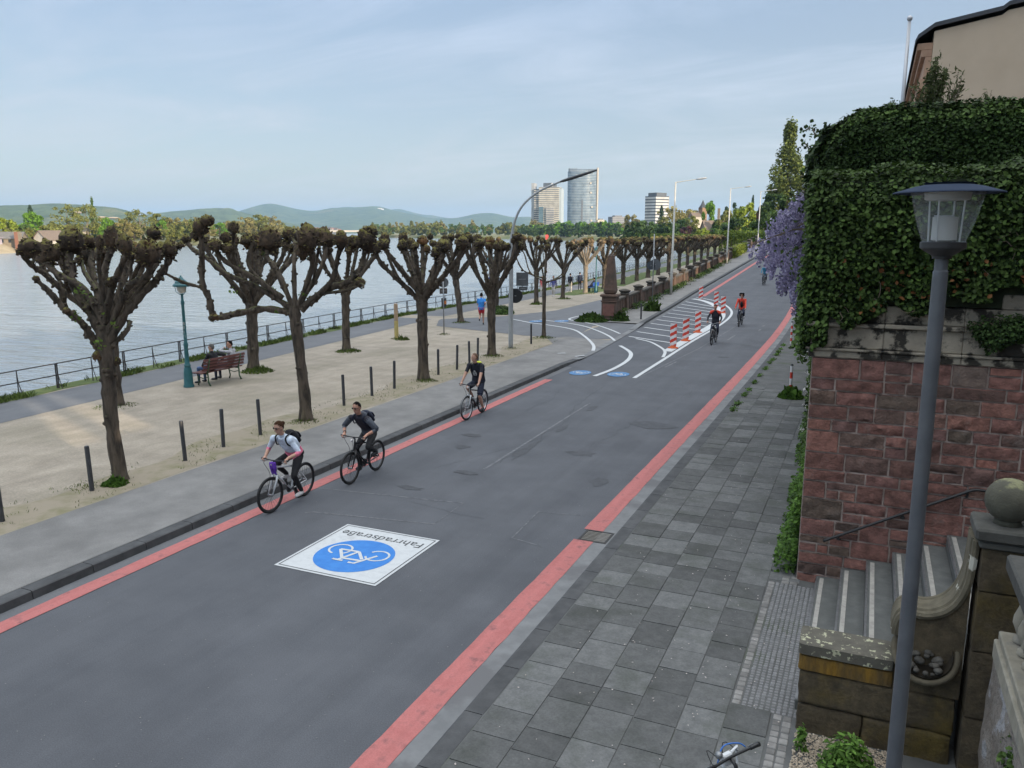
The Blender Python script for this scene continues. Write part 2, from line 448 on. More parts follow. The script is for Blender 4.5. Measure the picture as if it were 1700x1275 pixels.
# ------------------------------------------------------------------ ground, river
mb = MB()
R = 14000
rings = []
for rr in (60, 300, 1200, 4000, R):
    rings.append([(rr * math.cos(2 * PI * k / 48), rr * math.sin(2 * PI * k / 48), -6.0) for k in range(48)])
for i in range(len(rings) - 1):
    mb.add(rings[i] + rings[i + 1], [(k, (k + 1) % 48, 48 + (k + 1) % 48, 48 + k) for k in range(48)])
mb.add(rings[0], [tuple(range(48))])
m_land = M('far fields', (.07, .10, .03), (.13, .14, .06), scale=.012, detail=8, rough=.95, c3=(.16, .14, .09), scale3=.004, lo3=.55, hi3=.7)
tag(mb.build('ground', m_land), kind='structure')

near_bank = [(xrail(y) - 0.9, y) for y in (-300, -100, 0, 20, 40, 60, 80, 100, 120, 150, 190)] + [(-50, 250), (-72, 330), (-112, 480), (-180, 640), (-300, 800), (-430, 900), (-600, 965), (-790, 1150), (-1350, 1980), (-1950, 2900), (-3200, 4800)]
near_bank = [(-24, -300), (-23.4, -100)] + near_bank[2:]
far_bank = [(-3700, 4500), (-2300, 2750), (-1750, 2090), (-1010, 1200), (-720, 850), (-520, 600), (-400, 390), (-338, 225), (-325, 50), (-320, -300)]
mt = bpy.data.materials.new('river water'); mt.use_nodes = True
t = mt.node_tree; t.nodes.clear()
o_ = nd(t, 'ShaderNodeOutputMaterial'); b_ = nd(t, 'ShaderNodeBsdfPrincipled'); t.links.new(b_.outputs[0], o_.inputs[0])
b_.inputs['Base Color'].default_value = (.27, .31, .34, 1); b_.inputs['Roughness'].default_value = .14; b_.inputs['IOR'].default_value = 1.33
tcw = nd(t, 'ShaderNodeTexCoord'); last = None
for scl, rot, st, dist in (((.25, 1.0, 1), .5, 1.0, .75), ((.05, .16, 1), .35, .8, 1.8), ((1.0, 3.0, 1), .55, .8, .16)):
    mpw = nd(t, 'ShaderNodeMapping'); mpw.inputs['Scale'].default_value = scl; mpw.inputs['Rotation'].default_value = (0, 0, rot)
    t.links.new(tcw.outputs['Object'], mpw.inputs['Vector'])
    nw = nd(t, 'ShaderNodeTexNoise'); nw.inputs['Scale'].default_value = 1; nw.inputs['Detail'].default_value = 5; nw.inputs['Distortion'].default_value = .6
    t.links.new(mpw.outputs[0], nw.inputs['Vector'])
    bw = nd(t, 'ShaderNodeBump'); bw.inputs['Strength'].default_value = st; bw.inputs['Distance'].default_value = dist
    t.links.new(nw.outputs['Fac'], bw.inputs['Height'])
    if last: t.links.new(last, bw.inputs['Normal'])
    last = bw.outputs[0]
t.links.new(last, b_.inputs['Normal'])
m_water = mt
mb = MB()
fb = far_bank[::-1]
nbs = near_bank
# strip between the two banks
n = 40
def along(poly, k):
    P = [V((*p, 0)) for p in poly]; L = [0]
    for i in range(1, len(P)): L.append(L[-1] + (P[i] - P[i - 1]).length)
    s = L[-1] * k; 
    for i in range(1, len(P)):
        if s <= L[i] + 1e-6:
            return P[i - 1].lerp(P[i], (s - L[i - 1]) / (L[i] - L[i - 1]))
    return P[-1]
vs = []
for i in range(n + 1):
    a = along(nbs, i / n); c = along(fb, i / n)
    vs += [(a.x + 3, a.y - 3, -4.0), (c.x - 8, c.y, -4.0)]
mb.add(vs, [(2 * i, 2 * i + 2, 2 * i + 3, 2 * i + 1) for i in range(n)])
tag(mb.build('river_water', m_water), kind='structure')

def bank(name, edge, inland, z, mat, shore):
    """raised land behind a shoreline: a sloping shore strip, then flat land out to the inland outline"""
    mb = MB()
    top = []
    for i, p in enumerate(edge):
        a = V(edge[max(i - 1, 0)]); b = V(edge[min(i + 1, len(edge) - 1)])
        d = (b - a).normalized(); q = V((-d.y, d.x)) * shore
        top.append((p[0] + q.x, p[1] + q.y, z))
    lo = [(p[0], p[1], -4.6) for p in edge]
    k = len(edge)
    mb.add(lo + top, [(i, i + 1, k + i + 1, k + i) for i in range(k - 1)])
    mb.add(top + [(x, y, z) for x, y in inland], [tuple(range(k + len(inland)))])
    return tag(mb.build(name, mat), kind='structure')
m_bank = M('far bank meadow', (.10, .13, .035), (.19, .17, .085), scale=.05, detail=8, rough=.95, c3=(.24, .20, .13), scale3=.02, lo3=.5, hi3=.62)
bank('far_bank', list(reversed(far_bank)), [(-3500, 4400)], -0.5, m_bank, 14) if False else None
fbk = far_bank[::-1]
bank('far_bank_land', fbk, [(-9000, 4500), (-9000, -300)], -0.5, m_bank, 16)
bank('near_bank_land', [(-43.8, 232), (-50, 262), (-72, 330), (-112, 480), (-180, 640), (-300, 800), (-430, 900), (-600, 965), (-790, 1150), (-1350, 1980), (-1950, 2900)][::-1], [(2500, 232), (2500, 2900)][:], -0.6, m_bank, 9)

# ------------------------------------------------------------------ carriageway
ys = frange(-14, 62, 2) + frange(64, 230, 4)
sheet('road', lambda y: xl(y) - .03, lambda y: xr(y) + .03, ys, 6, lambda x, y: zroad(y), m_road)
# left kerb: one run of basalt stones with a dropped length at the junction
mb = MB(); rng = random.Random(3)
y = -14.0
while y < 220:
    L = 1.0 if y < 60 else 4.0
    y2 = y + L - .012
    hk = [.13 - .115 * drop(v) + (zroad(v)) for v in (y, y2)]
    vs = []
    for v, h in zip((y, y2), hk):
        X = xl(v)
        vs += [(X, v, zroad(v) - .1), (X - .03, v, h - .012), (X - .055, v, h), (X - .27, v, h + .001), (X - .27, v, zroad(v) - .2)]
    mb.add(vs, [(i, 5 + i, 6 + i, 1 + i) for i in range(4)] + [(4, 3, 2, 1, 0), (5, 6, 7, 8, 9)])
    y += L
tag(mb.build('kerb', m_kerb), kind='structure')
# concrete gutter at the left kerb foot
mb = MB(); mb.ribbon([(xl(y) + .13, y) for y in frange(-14, 29, 1)], .26, lambda x, y: zroad(y), dz=.004)
mb.ribbon([(xl(y) + .13, y) for y in frange(45, 220, 3)], .26, lambda x, y: zroad(y), dz=.004)
tag(mb.build('gutter_pavement', m_ramp), kind='structure')
# light dropped kerb strip across the junction
mb = MB(); mb.ribbon([(xl(y) - .13, y) for y in frange(30.6, 44, .5)], .34, lambda x, y: zroad(y) + .13 - .115 * drop(y), dz=.006)
tag(mb.build('dropped_kerb', m_conc), kind='structure')

# promenade: gravel sheet, then asphalt strips laid on it
ys = frange(-14, 44, 1) + frange(45.5, 230, 3)
sheet('promenade_gravel_ground', lambda y: xrail(y) - .55, lambda y: xl(y) - .26 if y < 44.5 else xbal(y), ys, 16, zleft, m_gravel)
sheet('pavement_asphalt', lambda y: -13.12 - .1 * math.sin(y * .21) * .4 - max(0, (y - 34)) * .55, lambda y: xl(y) - .27, frange(-14, 37, 1), 5, lambda x, y: zleft(x, y) + .005, m_pave)
sheet('riverside_path', lambda y: xrail(y) + .42, lambda y: xrail(y) + 2.75, frange(-14, 230, 3), 3, lambda x, y: zleft(x, y) + .006, m_ramp)
sheet('ramp_road', lambda y: float(np.interp(y, [36.2, 38, 41, 44, 50, 62, 80, 100, 150, 230], [-15.5, -21.5, -23.0, -20.6, -19.2, -19.8, -21.4, -23.5, -28.5, -36])),
      lambda y: float(np.interp(y, [36.2, 37.2, 44.4, 46, 230], [-13.6, xl(37) - .27, xl(44.4) - .27, xbal(46) - .1, xbal(230) - .1])) if y < 46 else xbal(y) - .1,
      frange(36.2, 46, .6) + frange(47, 230, 3), 8, lambda x, y: zleft(x, y) + .010, m_ramp)
sheet('upper_pavement', lambda y: xbal(y) + .02, lambda y: xl(y) - .27, frange(43.6, 230, 2), 3, lambda x, y: max(zup(y), zleft(x, y) + .016), m_pave)
# grass verge below the railing
sheet('grass_verge_ground', lambda y: xrail(y) - .5, lambda y: xrail(y) + .38 + .12 * math.sin(y * 1.7) * math.sin(y * .43), frange(-14, 230, .7), 2, lambda x, y: zleft(x, y) + .009, m_grass)
# grass strip under the far tree row and along the bollards
sheet('tree_strip_grass_ground', lambda y: xrail(y) + 2.9 + .2 * math.sin(y), lambda y: float(np.interp(y, [66, 74, 100, 230], [-23.6, -23.2, -26.0, -38.6])), frange(66, 230, 2), 3, lambda x, y: zleft(x, y) + .004, m_grass)
m_sparse = M('sparse dry grass on gravel', (.275, .235, .175), (.19, .175, .10), scale=2.4, detail=12, lo=.46, hi=.70, rough=.95, bump=.6, bscale=60, dist=.012)
sheet('verge_ground', lambda y: -14.55 + .3 * math.sin(y * .7) + .15 * math.sin(y * 2.1), lambda y: -13.16 + .05 * math.sin(y * .9), frange(-14, 36, .5), 3, lambda x, y: zleft(x, y) + .004, m_sparse)
# quay wall down to the river
mb = MB()
qy = frange(-60, 235, 5)
vs = []
for y in qy:
    X = xrail(y) - .52; z = zprom(y)
    vs += [(X + .3, y, z + .002), (X - .02, y, z + .002), (X - .6, y, -5.5), (X + .4, y, -5.5)]
mb.add(vs, [(4 * i + k, 4 * i + k + 1, 4 * i + k + 5, 4 * i + k + 4) for i in range(len(qy) - 1) for k in range(3)])
m_quay = M('quay stone', (.16, .15, .14), (.24, .23, .21), scale=2, rough=.9, bump=.5)
tag(mb.build('quay_wall', m_quay), 'grey stone quay wall dropping from the riverside path to the water', 'quay wall')

# ------------------------------------------------------------------ right side: gutter, kerb, slabs
mb = MB(); mb.ribbon([(xr(y) - .14, y) for y in frange(-14, 130, 2)], .28, lambda x, y: zroad(y), dz=.004)
tag(mb.build('concrete_gutter_pavement', m_conc), kind='structure')
mb = MB(); y = -14.0
while y < 130:
    L = 1.0 if y < 40 else 4
    vs = []
    for v in (y, y + L - .012):
        X = xr(v); z = zroad(v)
        vs += [(X, v, z - .1), (X + .02, v, z + .075), (X + .05, v, z + .088), (X + .25, v, z + .089), (X + .25, v, z - .15)]
    mb.add(vs, [(1 + i, 6 + i, 5 + i, i) for i in range(4)] + [(0, 1, 2, 3, 4), (9, 8, 7, 6, 5)])
    y += L
tag(mb.build('low_kerb', m_kerb), kind='structure')
sheet('right_pavement', lambda y: xr(y) + .24, lambda y: max(xw(y), -.55) + (0.4 if y > 12.2 else 6.0), frange(-14, 11.6, 1.6) + frange(12.3, 130, 2), 4, lambda x, y: zright(y) - .004, M('dark pavement bed', (.075, .078, .078), (.11, .113, .112), scale=2.5, detail=9, rough=.9, bump=.4, bscale=80, c3=(.06, .075, .045), scale3=1.3, lo3=.55, hi3=.7, dist=.004))
m_slab = M('concrete slabs', (.085, .088, .088), (.128, .131, .130), scale=7, detail=10, lo=.3, hi=.7, rough=.9, bump=.35, bscale=110, island=.32, c3=(.075, .08, .074), scale3=1.6, lo3=.50, hi3=.66, dist=.004, grain=.20, gscale=38)
mb = MB(); rng = random.Random(11)
cols = [-3.455, -2.96, -2.46, -1.98, -1.52, -1.08, -.64]
for ci in range(len(cols) - 1):
    y = -13 + rng.uniform(0, .5)
    while y < 27:
        L = rng.choice((.40, .50, .50, .62)) if ci < 5 else .5
        x0, x1 = cols[ci] + .006, cols[ci + 1] - .006
        if not (x1 > -1.07 and 8.3 < y + L * .5 < 11.75):
            dz = rng.uniform(-.002, .004); tl = rng.uniform(-.002, .003)
            z = .0935 + dz
            mb.add([(x0, y, z), (x1, y, z + tl), (x1, y + L - .012, z + tl), (x0, y + L - .012, z), (x0, y, z - .06), (x1, y, z - .06), (x1, y + L - .012, z - .06), (x0, y + L - .012, z - .06)],
                   [(0, 1, 2, 3), (4, 5, 1, 0), (5, 6, 2, 1), (6, 7, 3, 2), (7, 4, 0, 3)])
        y += L
tag(mb.build('slab_pavement', m_slab), kind='structure')
# small setts: a panel of studded paving framed by setts by the steps, and a sett strip at the wall foot
mb = MB(); rng = random.Random(5)
def setts(x0, x1, y0, y1, sx, sy, hz=.094):
    nx = max(1, round((x1 - x0) / sx)); ny = max(1, round((y1 - y0) / sy))
    for i in range(nx):
        for j in range(ny):
            a = x0 + (x1 - x0) * i / nx + .005 + rng.uniform(0, .004); b = x0 + (x1 - x0) * (i + 1) / nx - .005
            c = y0 + (y1 - y0) * j / ny + .005 + rng.uniform(0, .006); d = y0 + (y1 - y0) * (j + 1) / ny - .005
            h = hz + rng.uniform(-.004, .004)
            mb.box(a, c, .04, b, d, h, 0, .008)
setts(-1.07, -.97, 8.3, 11.75, .1, .1)
setts(-.62, -.42, 4.5, 8.3, .1, .105)
setts(-.9, -.66, 11.75, 12.6, .1, .1)
m_sett = M('grey setts', (.15, .145, .14), (.23, .225, .215), scale=9, rough=.85, bump=.4, island=.3, bscale=60, dist=.005)
tag(mb.build('sett_paving', m_sett), kind='structure')
mb = MB()
setts(-.965, -.36, 8.3, 11.75, .058, .058, .092)
tag(mb.build('studded_paving', M('studded grey paving', (.155, .157, .16), (.20, .20, .205), scale=6, rough=.85, island=.12)), kind='structure')

# ------------------------------------------------------------------ markings (sheets a few millimetres up)
mk = MB()
jw = random.Random(1)
def jit(n, w_): return [w_ + jw.uniform(-.012, .012) for _ in range(n)]
f_ = frange(-14, 26.2, .3); mk.ribbon([(-10.27 + jw.uniform(-.004, .004), y) for y in f_], jit(len(f_), .30), lambda x, y: zroad(y), dz=.008)
mk.ribbon([(xl(y) + .95, y) for y in frange(63.5, 190, 3)], .32, lambda x, y: zroad(y), dz=.008)
for a, b in ((-14, 12.33), (12.86, 43.0), (43.06, 130)):
    f_ = frange(a, b, .3); mk.ribbon([(xr(y) - .45 + jw.uniform(-.004, .004), y) for y in f_], jit(len(f_), .34), lambda x, y: zroad(y), dz=.008)
tag(mk.build('red_lane_marking_lines', m_red), kind='structure')
wk = MB()
def wl(pts, wd=.12, zf=None, dz=.012): wk.ribbon(smooth_pts([(*p, 0) for p in pts], 5), wd, zf or (lambda x, y: zroad(y)), dz=dz)
zj = lambda x, y: (zleft(x, y) + .012 if x < xl(y) - .02 else zroad(y))
wl([(-19.3, 43.0), (-17.4, 41.45), (-15.9, 40.7), (-14.2, 39.5), (-12.75, 37.3), (-11.5, 34.9), (-10.98, 33.3)], .15, zj)
wl([(-17.6, 43.4), (-15.95, 42.4), (-14.55, 41.5), (-12.97, 39.85), (-11.82, 38.3), (-11.1, 36.95)], .14, zj)
wl([(-16.1, 49.0), (-16.35, 46.0), (-16.0, 44.1), (-14.45, 42.75), (-12.63, 40.85), (-11.6, 39.5)], .13, zj)
wl([(-10.4, 35.5), (-9.5, 33.9), (-9.08, 32.6), (-8.86, 31.1), (-8.82, 29.4), (-8.91, 28.2), (-9.0, 27.5)], .17)
wl([(-10.4, 38.2), (-9.45, 37.3), (-8.5, 35.6), (-8.04, 34.4), (-7.77, 32.9)], .13)
wl([(-7.56, 27.7), (-7.6, 32.2), (-7.67, 38.6), (-7.62, 45.8), (-7.9, 51.2), (-8.6, 55.2), (-9.95, 59.4), (-11.35, 61.5), (-12.3, 62.3)], .15)
# broad inner border of the hatched field and its hatches
wl([(-8.0, 34.6), (-8.02, 38.6), (-8.0, 45.8), (-8.35, 50.6), (-9.2, 54.6), (-10.3, 58.0), (-11.5, 60.4), (-12.35, 61.3)], .42)
for k in range(11):
    y0 = 38.9 + k * 2.02
    yb = y0 - 1.65 - .12 * k
    x1 = float(np.interp(yb, [34, 46, 51, 55, 58, 61], [-8.2, -8.2, -8.6, -9.5, -10.5, -12]))
    wk.ribbon([(xl(y0) + .25, y0), (x1, yb)], .15, lambda x, y: zroad(y), dz=.010)
wk.ribbon([(-11.1, 31.3), (-10.9, 31.9)], .1, zj, dz=.012)
wk.ribbon([(-12.0, 31.6), (-11.75, 31.9)], .1, zj, dz=.012)
tag(wk.build('white_road_marking_lines', m_white), kind='structure')
# worn seams: old joint lines and patch outlines in the asphalt
ok = MB()
for pts, wd in (([(-10.26, 12.8), (-6.94, 13.2), (-6.9, 11.98), (-9.29, 11.61), (-9.4, 11.5)], .035), ([(-4.7, 11.8), (-5.34, 11.95), (-5.42, 13.34), (-4.6, 13.5)], .03),
                ([(-7.56, 15.4), (-7.63, 20.4), (-7.66, 23.0)], .06), ([(-7.5, 27.3), (-7.1, 33), (-6.9, 36), (-6.7, 47)], .05), ([(-6.2, 39.5), (-6.15, 41.5)], .1), ([(-5.3, 44), (-5.3, 44.6)], .12), ([(-5.35, 46), (-5.35, 46.6)], .12), ([(-7.1, 30.5), (-7.0, 32)], .08), ([(-10.2, 72), (-9.7, 73)], .1)):
    ok.ribbon(pts, wd, lambda x, y: zroad(y), dz=.004)
tag(ok.build('worn_joint_marking_lines', m_worn), kind='structure')
ok = MB(); rng = random.Random(9)
def blotch(cx, cy, rx, ry):
    nn = 12
    ok.add([(cx + rx * (1 + rng.uniform(-.35, .3)) * math.cos(2 * PI * k / nn), cy + ry * (1 + rng.uniform(-.35, .3)) * math.sin(2 * PI * k / nn), zroad(cy) + .0045 + .0002 * len(ok.f)) for k in range(nn)], [tuple(range(nn))])
for cx, cy, rx, ry in ((-4.95, 15.6, .22, .3), (-6.0, 17.5, .35, .25), (-7.35, 17.3, .12, .9), (-7.3, 19.6, .1, .5), (-7.35, 22.3, .14, .4), (-8.4, 13.6, .3, .12), (-8.9, 16.9, .2, .2), (-5.2, 21, .6, .4), (-5.5, 34, .25, .2), (-5.1, 38, .3, .25), (-7.8, 15.0, .25, .15), (-9.2, 18, .3, .15)):
    blotch(cx, cy, rx, ry)
tag(ok.build('dark_road_repair_marking', M('bitumen stain', (.036, .038, .043), (.055, .058, .066), scale=5, detail=10, lo=.35, hi=.6, rough=.7)), kind='structure')

# hairline cracks and sealed seams
ck = MB(); rng = random.Random(17)
for x, y, ang, L, wd in ((-7.45, 16, 1.58, 10, .012), (-8.6, 15, 1.2, 4, .007), (-6.2, 12.6, 2.9, 1.6, .006), (-6.0, 18, 1.5, 9, .008), (-8.9, 21, 1.7, 6, .008), (-5.0, 25, 1.9, 6, .008), (-7.0, 30, .2, 2.6, .008)):
    p = [x, y]; pts = [tuple(p)]; a = ang
    while L > 0:
        st_ = rng.uniform(.18, .4); a = ang + rng.uniform(-.35, .35); p = [p[0] + st_ * math.cos(a), p[1] + st_ * math.sin(a)]; pts.append(tuple(p)); L -= st_
    pts = [q for q in pts if -10.0 < q[0] < -4.4]
    if len(pts) > 2: ck.ribbon(pts, [wd * rng.uniform(.5, 1.3) for _ in pts], lambda x, y: zroad(y), dz=.0038)
tag(ck.build('hairline_road_marking', M('crack tar', (.03, .032, .036), (.045, .048, .054), scale=9, rough=.8)), kind='structure')
# fallen petals and grit on the right pavement
rsp = np.random.RandomState(8); n_ = 900
px_ = rsp.uniform(-3.4, -.5, n_); py_ = 4 + rsp.uniform(0, 1, n_) ** 1.3 * 26
kp = rsp.uniform(0, 1, n_) < (.25 + .75 * (px_ + 3.4) / 2.9)
px_, py_ = px_[kp], py_[kp]; P_ = np.stack([px_, py_, np.full(len(px_), .104)], 1)
U_, W_ = leaf_frames(rsp, len(P_), np.tile(np.array([[0, 0, 1.0]]), (len(P_), 1)), .011, .7, .15)
tag(quads('fallen_petals', P_, U_, W_, M('pale petal', (.52, .47, .45), (.30, .27, .24), scale=3, rough=.8)), 'pale fallen petals scattered over the right pavement', 'petals', kind='stuff')
n_ = 700; P_ = np.stack([rsp.uniform(-10, -4.4, n_), rsp.uniform(4, 30, n_), np.full(n_, .006)], 1)
U_, W_ = leaf_frames(rsp, n_, np.tile(np.array([[0, 0, 1.0]]), (n_, 1)), .009, .8, .1)
tag(quads('road_grit', P_, U_, W_, M('light grit', (.22, .215, .21), (.12, .12, .12), scale=3, rough=.9)), 'light grit scattered over the carriageway', 'grit', kind='stuff')

# big white panel with blue cycle disc and lettering, read by riders coming towards the camera
SIGN_C = V((-7.365, 10.345, 0.0)); SW, SH = 1.90, 1.97
def sgn(u, v, dz): return (SIGN_C.x - u, SIGN_C.y - v, dz)          # u to the reader's right, v to the reader's far side
mb = MB()
def rect(u0, v0, u1, v1, dz, m): mb.add([sgn(u0, v0, dz), sgn(u0, v1, dz), sgn(u1, v1, dz), sgn(u1, v0, dz)][::-1], [(3, 2, 1, 0)], m)
rect(-SW / 2, -SH / 2, SW / 2, SH / 2, .008, 0)
e = .045; q = .018
for a in ((-SW / 2 + e, -SH / 2 + e, SW / 2 - e, -SH / 2 + e + q), (-SW / 2 + e, SH / 2 - e - q, SW / 2 - e, SH / 2 - e), (-SW / 2 + e, -SH / 2 + e + q, -SW / 2 + e + q, SH / 2 - e - q), (SW / 2 - e - q, -SH / 2 + e + q, SW / 2 - e, SH / 2 - e - q)):
    rect(*a, .011, 2)
def cycle_symbol(mb, f, s, z, m, wd=.075):
    """bicycle pictogram facing the reader's left; f maps (u, v, z) to the road"""
    def stroke(pts, ww=wd):
        P = [V((a * s, b * s)) for a, b in pts]; L = []
        for i in range(len(P)):
            d = (P[min(i + 1, len(P) - 1)] - P[max(i - 1, 0)]).normalized(); qv = V((-d.y, d.x)) * ww * s / 2
            L += [f(P[i].x + qv.x, P[i].y + qv.y, z[0]), f(P[i].x - qv.x, P[i].y - qv.y, z[0])]
        z[0] += .0004
        mb.add(L, [(2 * i, 2 * i + 1, 2 * i + 3, 2 * i + 2) for i in range(len(P) - 1)], m)
    for cx, a0, a1 in ((-.58, 25, 330), (.58, 130, 440)):
        stroke([(cx + .31 * math.cos(math.radians(a0 + (a1 - a0) * k / 22)), -.22 + .31 * math.sin(math.radians(a0 + (a1 - a0) * k / 22))) for k in range(23)], .06)
    stroke([(-.58, -.22), (-.28, .42), (-.10, .42)])
    stroke([(-.36, .22), (.20, .26)]); stroke([(-.34, .14), (.02, -.26)]); stroke([(.02, -.26), (.24, .40)]); stroke([(.02, -.26), (.58, -.22)]); stroke([(.20, .26), (.58, -.22)])
    stroke([(.08, .40), (.40, .40)])
nn = 56
mb.add([sgn(.665 * math.cos(2 * PI * k / nn), .665 * .98 * math.sin(2 * PI * k / nn) + .16, .011) for k in range(nn)], [tuple(range(nn))], 1)
cycle_symbol(mb, lambda u, v, z: sgn(u * 1.0, v + .17, z), .62, [.014], 0, .085)
tag(mb.build('cycle_street_marking', [m_white, m_blue, m_ink]), kind='structure')
def text_mesh(name, body, size, mat, mtx, parent=None, align='CENTER', ext=0.0):
    cu = bpy.data.curves.new(name, 'FONT'); cu.body = body; cu.size = size; cu.align_x = align; cu.extrude = ext; cu.resolution_u = 4
    tmp = bpy.data.objects.new(name, cu); COL.objects.link(tmp)
    dg = bpy.context.evaluated_depsgraph_get()
    me = bpy.data.meshes.new_from_object(tmp.evaluated_get(dg))
    bpy.data.objects.remove(tmp); bpy.data.curves.remove(cu)
    me.transform(mtx); me.materials.clear(); me.materials.append(mat)
    o = bpy.data.objects.new(name, me); COL.objects.link(o)
    if parent: o.parent = parent
    return o
tm = text_mesh('cycle_street_lettering_marking', 'Fahrradstraße', .29, m_ink, Matrix.Translation(SIGN_C + V((0, .73, .0115))) @ Matrix.Rotation(PI, 4, 'Z') @ Matrix.Diagonal((1.0, 1.0, 1, 1)))
tag(tm, kind='structure')
# four small blue discs with white cycles
mb = MB()
for cx, cy, zf, up in ((-9.7, 27.95, zroad(28), 1), (-8.3, 28.2, zroad(28), -1), (-17.3, 42.15, zleft(-17.3, 42) + .02, 1), (-16.1, 43.0, zleft(-16.1, 43) + .02, -1)):
    mb.add([(cx + .40 * math.cos(2 * PI * k / 32), cy + .52 * math.sin(2 * PI * k / 32), zf + .013) for k in range(32)], [tuple(range(32))], 0)
    cycle_symbol(mb, lambda u, v, z: (cx - u * up, cy - v * 1.3 * up, z), .34, [zf + .016], 1, .09)
tag(mb.build('small_cycle_marking', [m_blueworn, m_white]), kind='structure')

# drain grate in the gutter
t = empty('drain_grate', (-4.03, 12.6, 0)); tag(t, 'iron drain grate with slots in the gutter, breaking the red line', 'drain grate')
mb = MB()
m_iron = M('dark cast iron', (.04, .04, .042), (.07, .066, .06), scale=14, rough=.6, metal=.6)
for a in ((-.25, -.27, -.215, .25), (.215, -.27, .25, .25), (-.215, -.27, .215, -.235), (-.215, .215, .215, .25)): mb.box(a[0], a[1], -.02, a[2], a[3], .012, 0)
mb.build('frame', m_iron, t)
mb = MB(); mb.box(-.21, -.23, -.02, .21, .21, .0015); mb.build('sump', M('black void', (.006, .006, .006)), t)
mb = MB()
for k in range(7): mb.box(-.21, -.21 + k * .06, -.005, .21, -.178 + k * .06, .0105, 0)
mb.build('bar', M('worn iron bars', (.16, .145, .12), (.22, .20, .17), scale=20, rough=.5, metal=.5), t)
# ------------------------------------------------------------------ right side: walls, steps, ivy, lamp, house
def block_wall(mb, u0, u1, v0, v1, P, rng, m=0, depth=.05, small=.5, res=.045):
    """squared rubble: courses of unequal blocks, each a rough cushion with its own relief. P(u, v, d) -> point, d outwards"""
    v = v0
    cells = []
    while v < v1 - .02:
        h = rng.choice((.17, .21, .26, .32))
        if v1 - v - h < .13: h = v1 - v
        u = u0
        while u < u1 - .01:
            w_ = rng.uniform(.26, .64)
            if u1 - u - w_ < .18: w_ = u1 - u
            if h > .24 and rng.random() < .42:
                k = rng.uniform(.38, .62)
                if rng.random() < .5 and w_ > .4:
                    kk = rng.uniform(.35, .65)
                    cells += [(u, v, u + w_ * kk, v + h * k), (u + w_ * kk, v, u + w_, v + h * k), (u, v + h * k, u + w_, v + h)]
                else: cells += [(u, v, u + w_, v + h * k), (u, v + h * k, u + w_, v + h)]
            else: cells.append((u, v, u + w_, v + h))
            u += w_
        v += h
    for a, c, b, d in cells:
        g = .0095
        a += g; b -= g; c += g; d -= g
        us = [a, a + .007] + [a + (b - a) * i / max(2, int((b - a) / res)) for i in range(1, max(2, int((b - a) / res)))] + [b - .007, b]
        vs_ = [c, c + .007] + [c + (d - c) * i / max(2, int((d - c) / res)) for i in range(1, max(2, int((d - c) / res)))] + [d - .007, d]
        nu = len(us) - 1; nv = len(vs_) - 1
        seed = rng.uniform(0, 100); amp = rng.uniform(.25, 1.0) * depth; lift = rng.uniform(.3, 1.0) * depth
        vs = []
        for j in range(nv + 1):
            for i in range(nu + 1):
                uu = us[i]; vv = vs_[j]
                e = min(uu - a, b - uu, vv - c, d - vv)
                edge = min(1.0, .78 + e / .1)
                q = mnoise.noise(V((uu * 7, vv * 9, seed))) + .5 * mnoise.noise(V((uu * 19, vv * 21, seed)))
                dd = -.004 if e < 1e-6 else max(.004, edge * (.010 + .55 * lift + .9 * amp * q))
                ju = 0 if e > 1e-6 else .006 * mnoise.noise(V((uu * 11, vv * 11, seed + 5)))
                vs.append(P(uu + ju, vv + ju, dd))
        mb.add(vs, [(j * (nu + 1) + i, j * (nu + 1) + i + 1, (j + 1) * (nu + 1) + i + 1, (j + 1) * (nu + 1) + i) for j in range(nv) for i in range(nu)], m)
    mb.add([P(u0, v0, .002), P(u1, v0, .002), P(u1, v1, .002), P(u0, v1, .002)], [(0, 1, 2, 3)], m + 1)

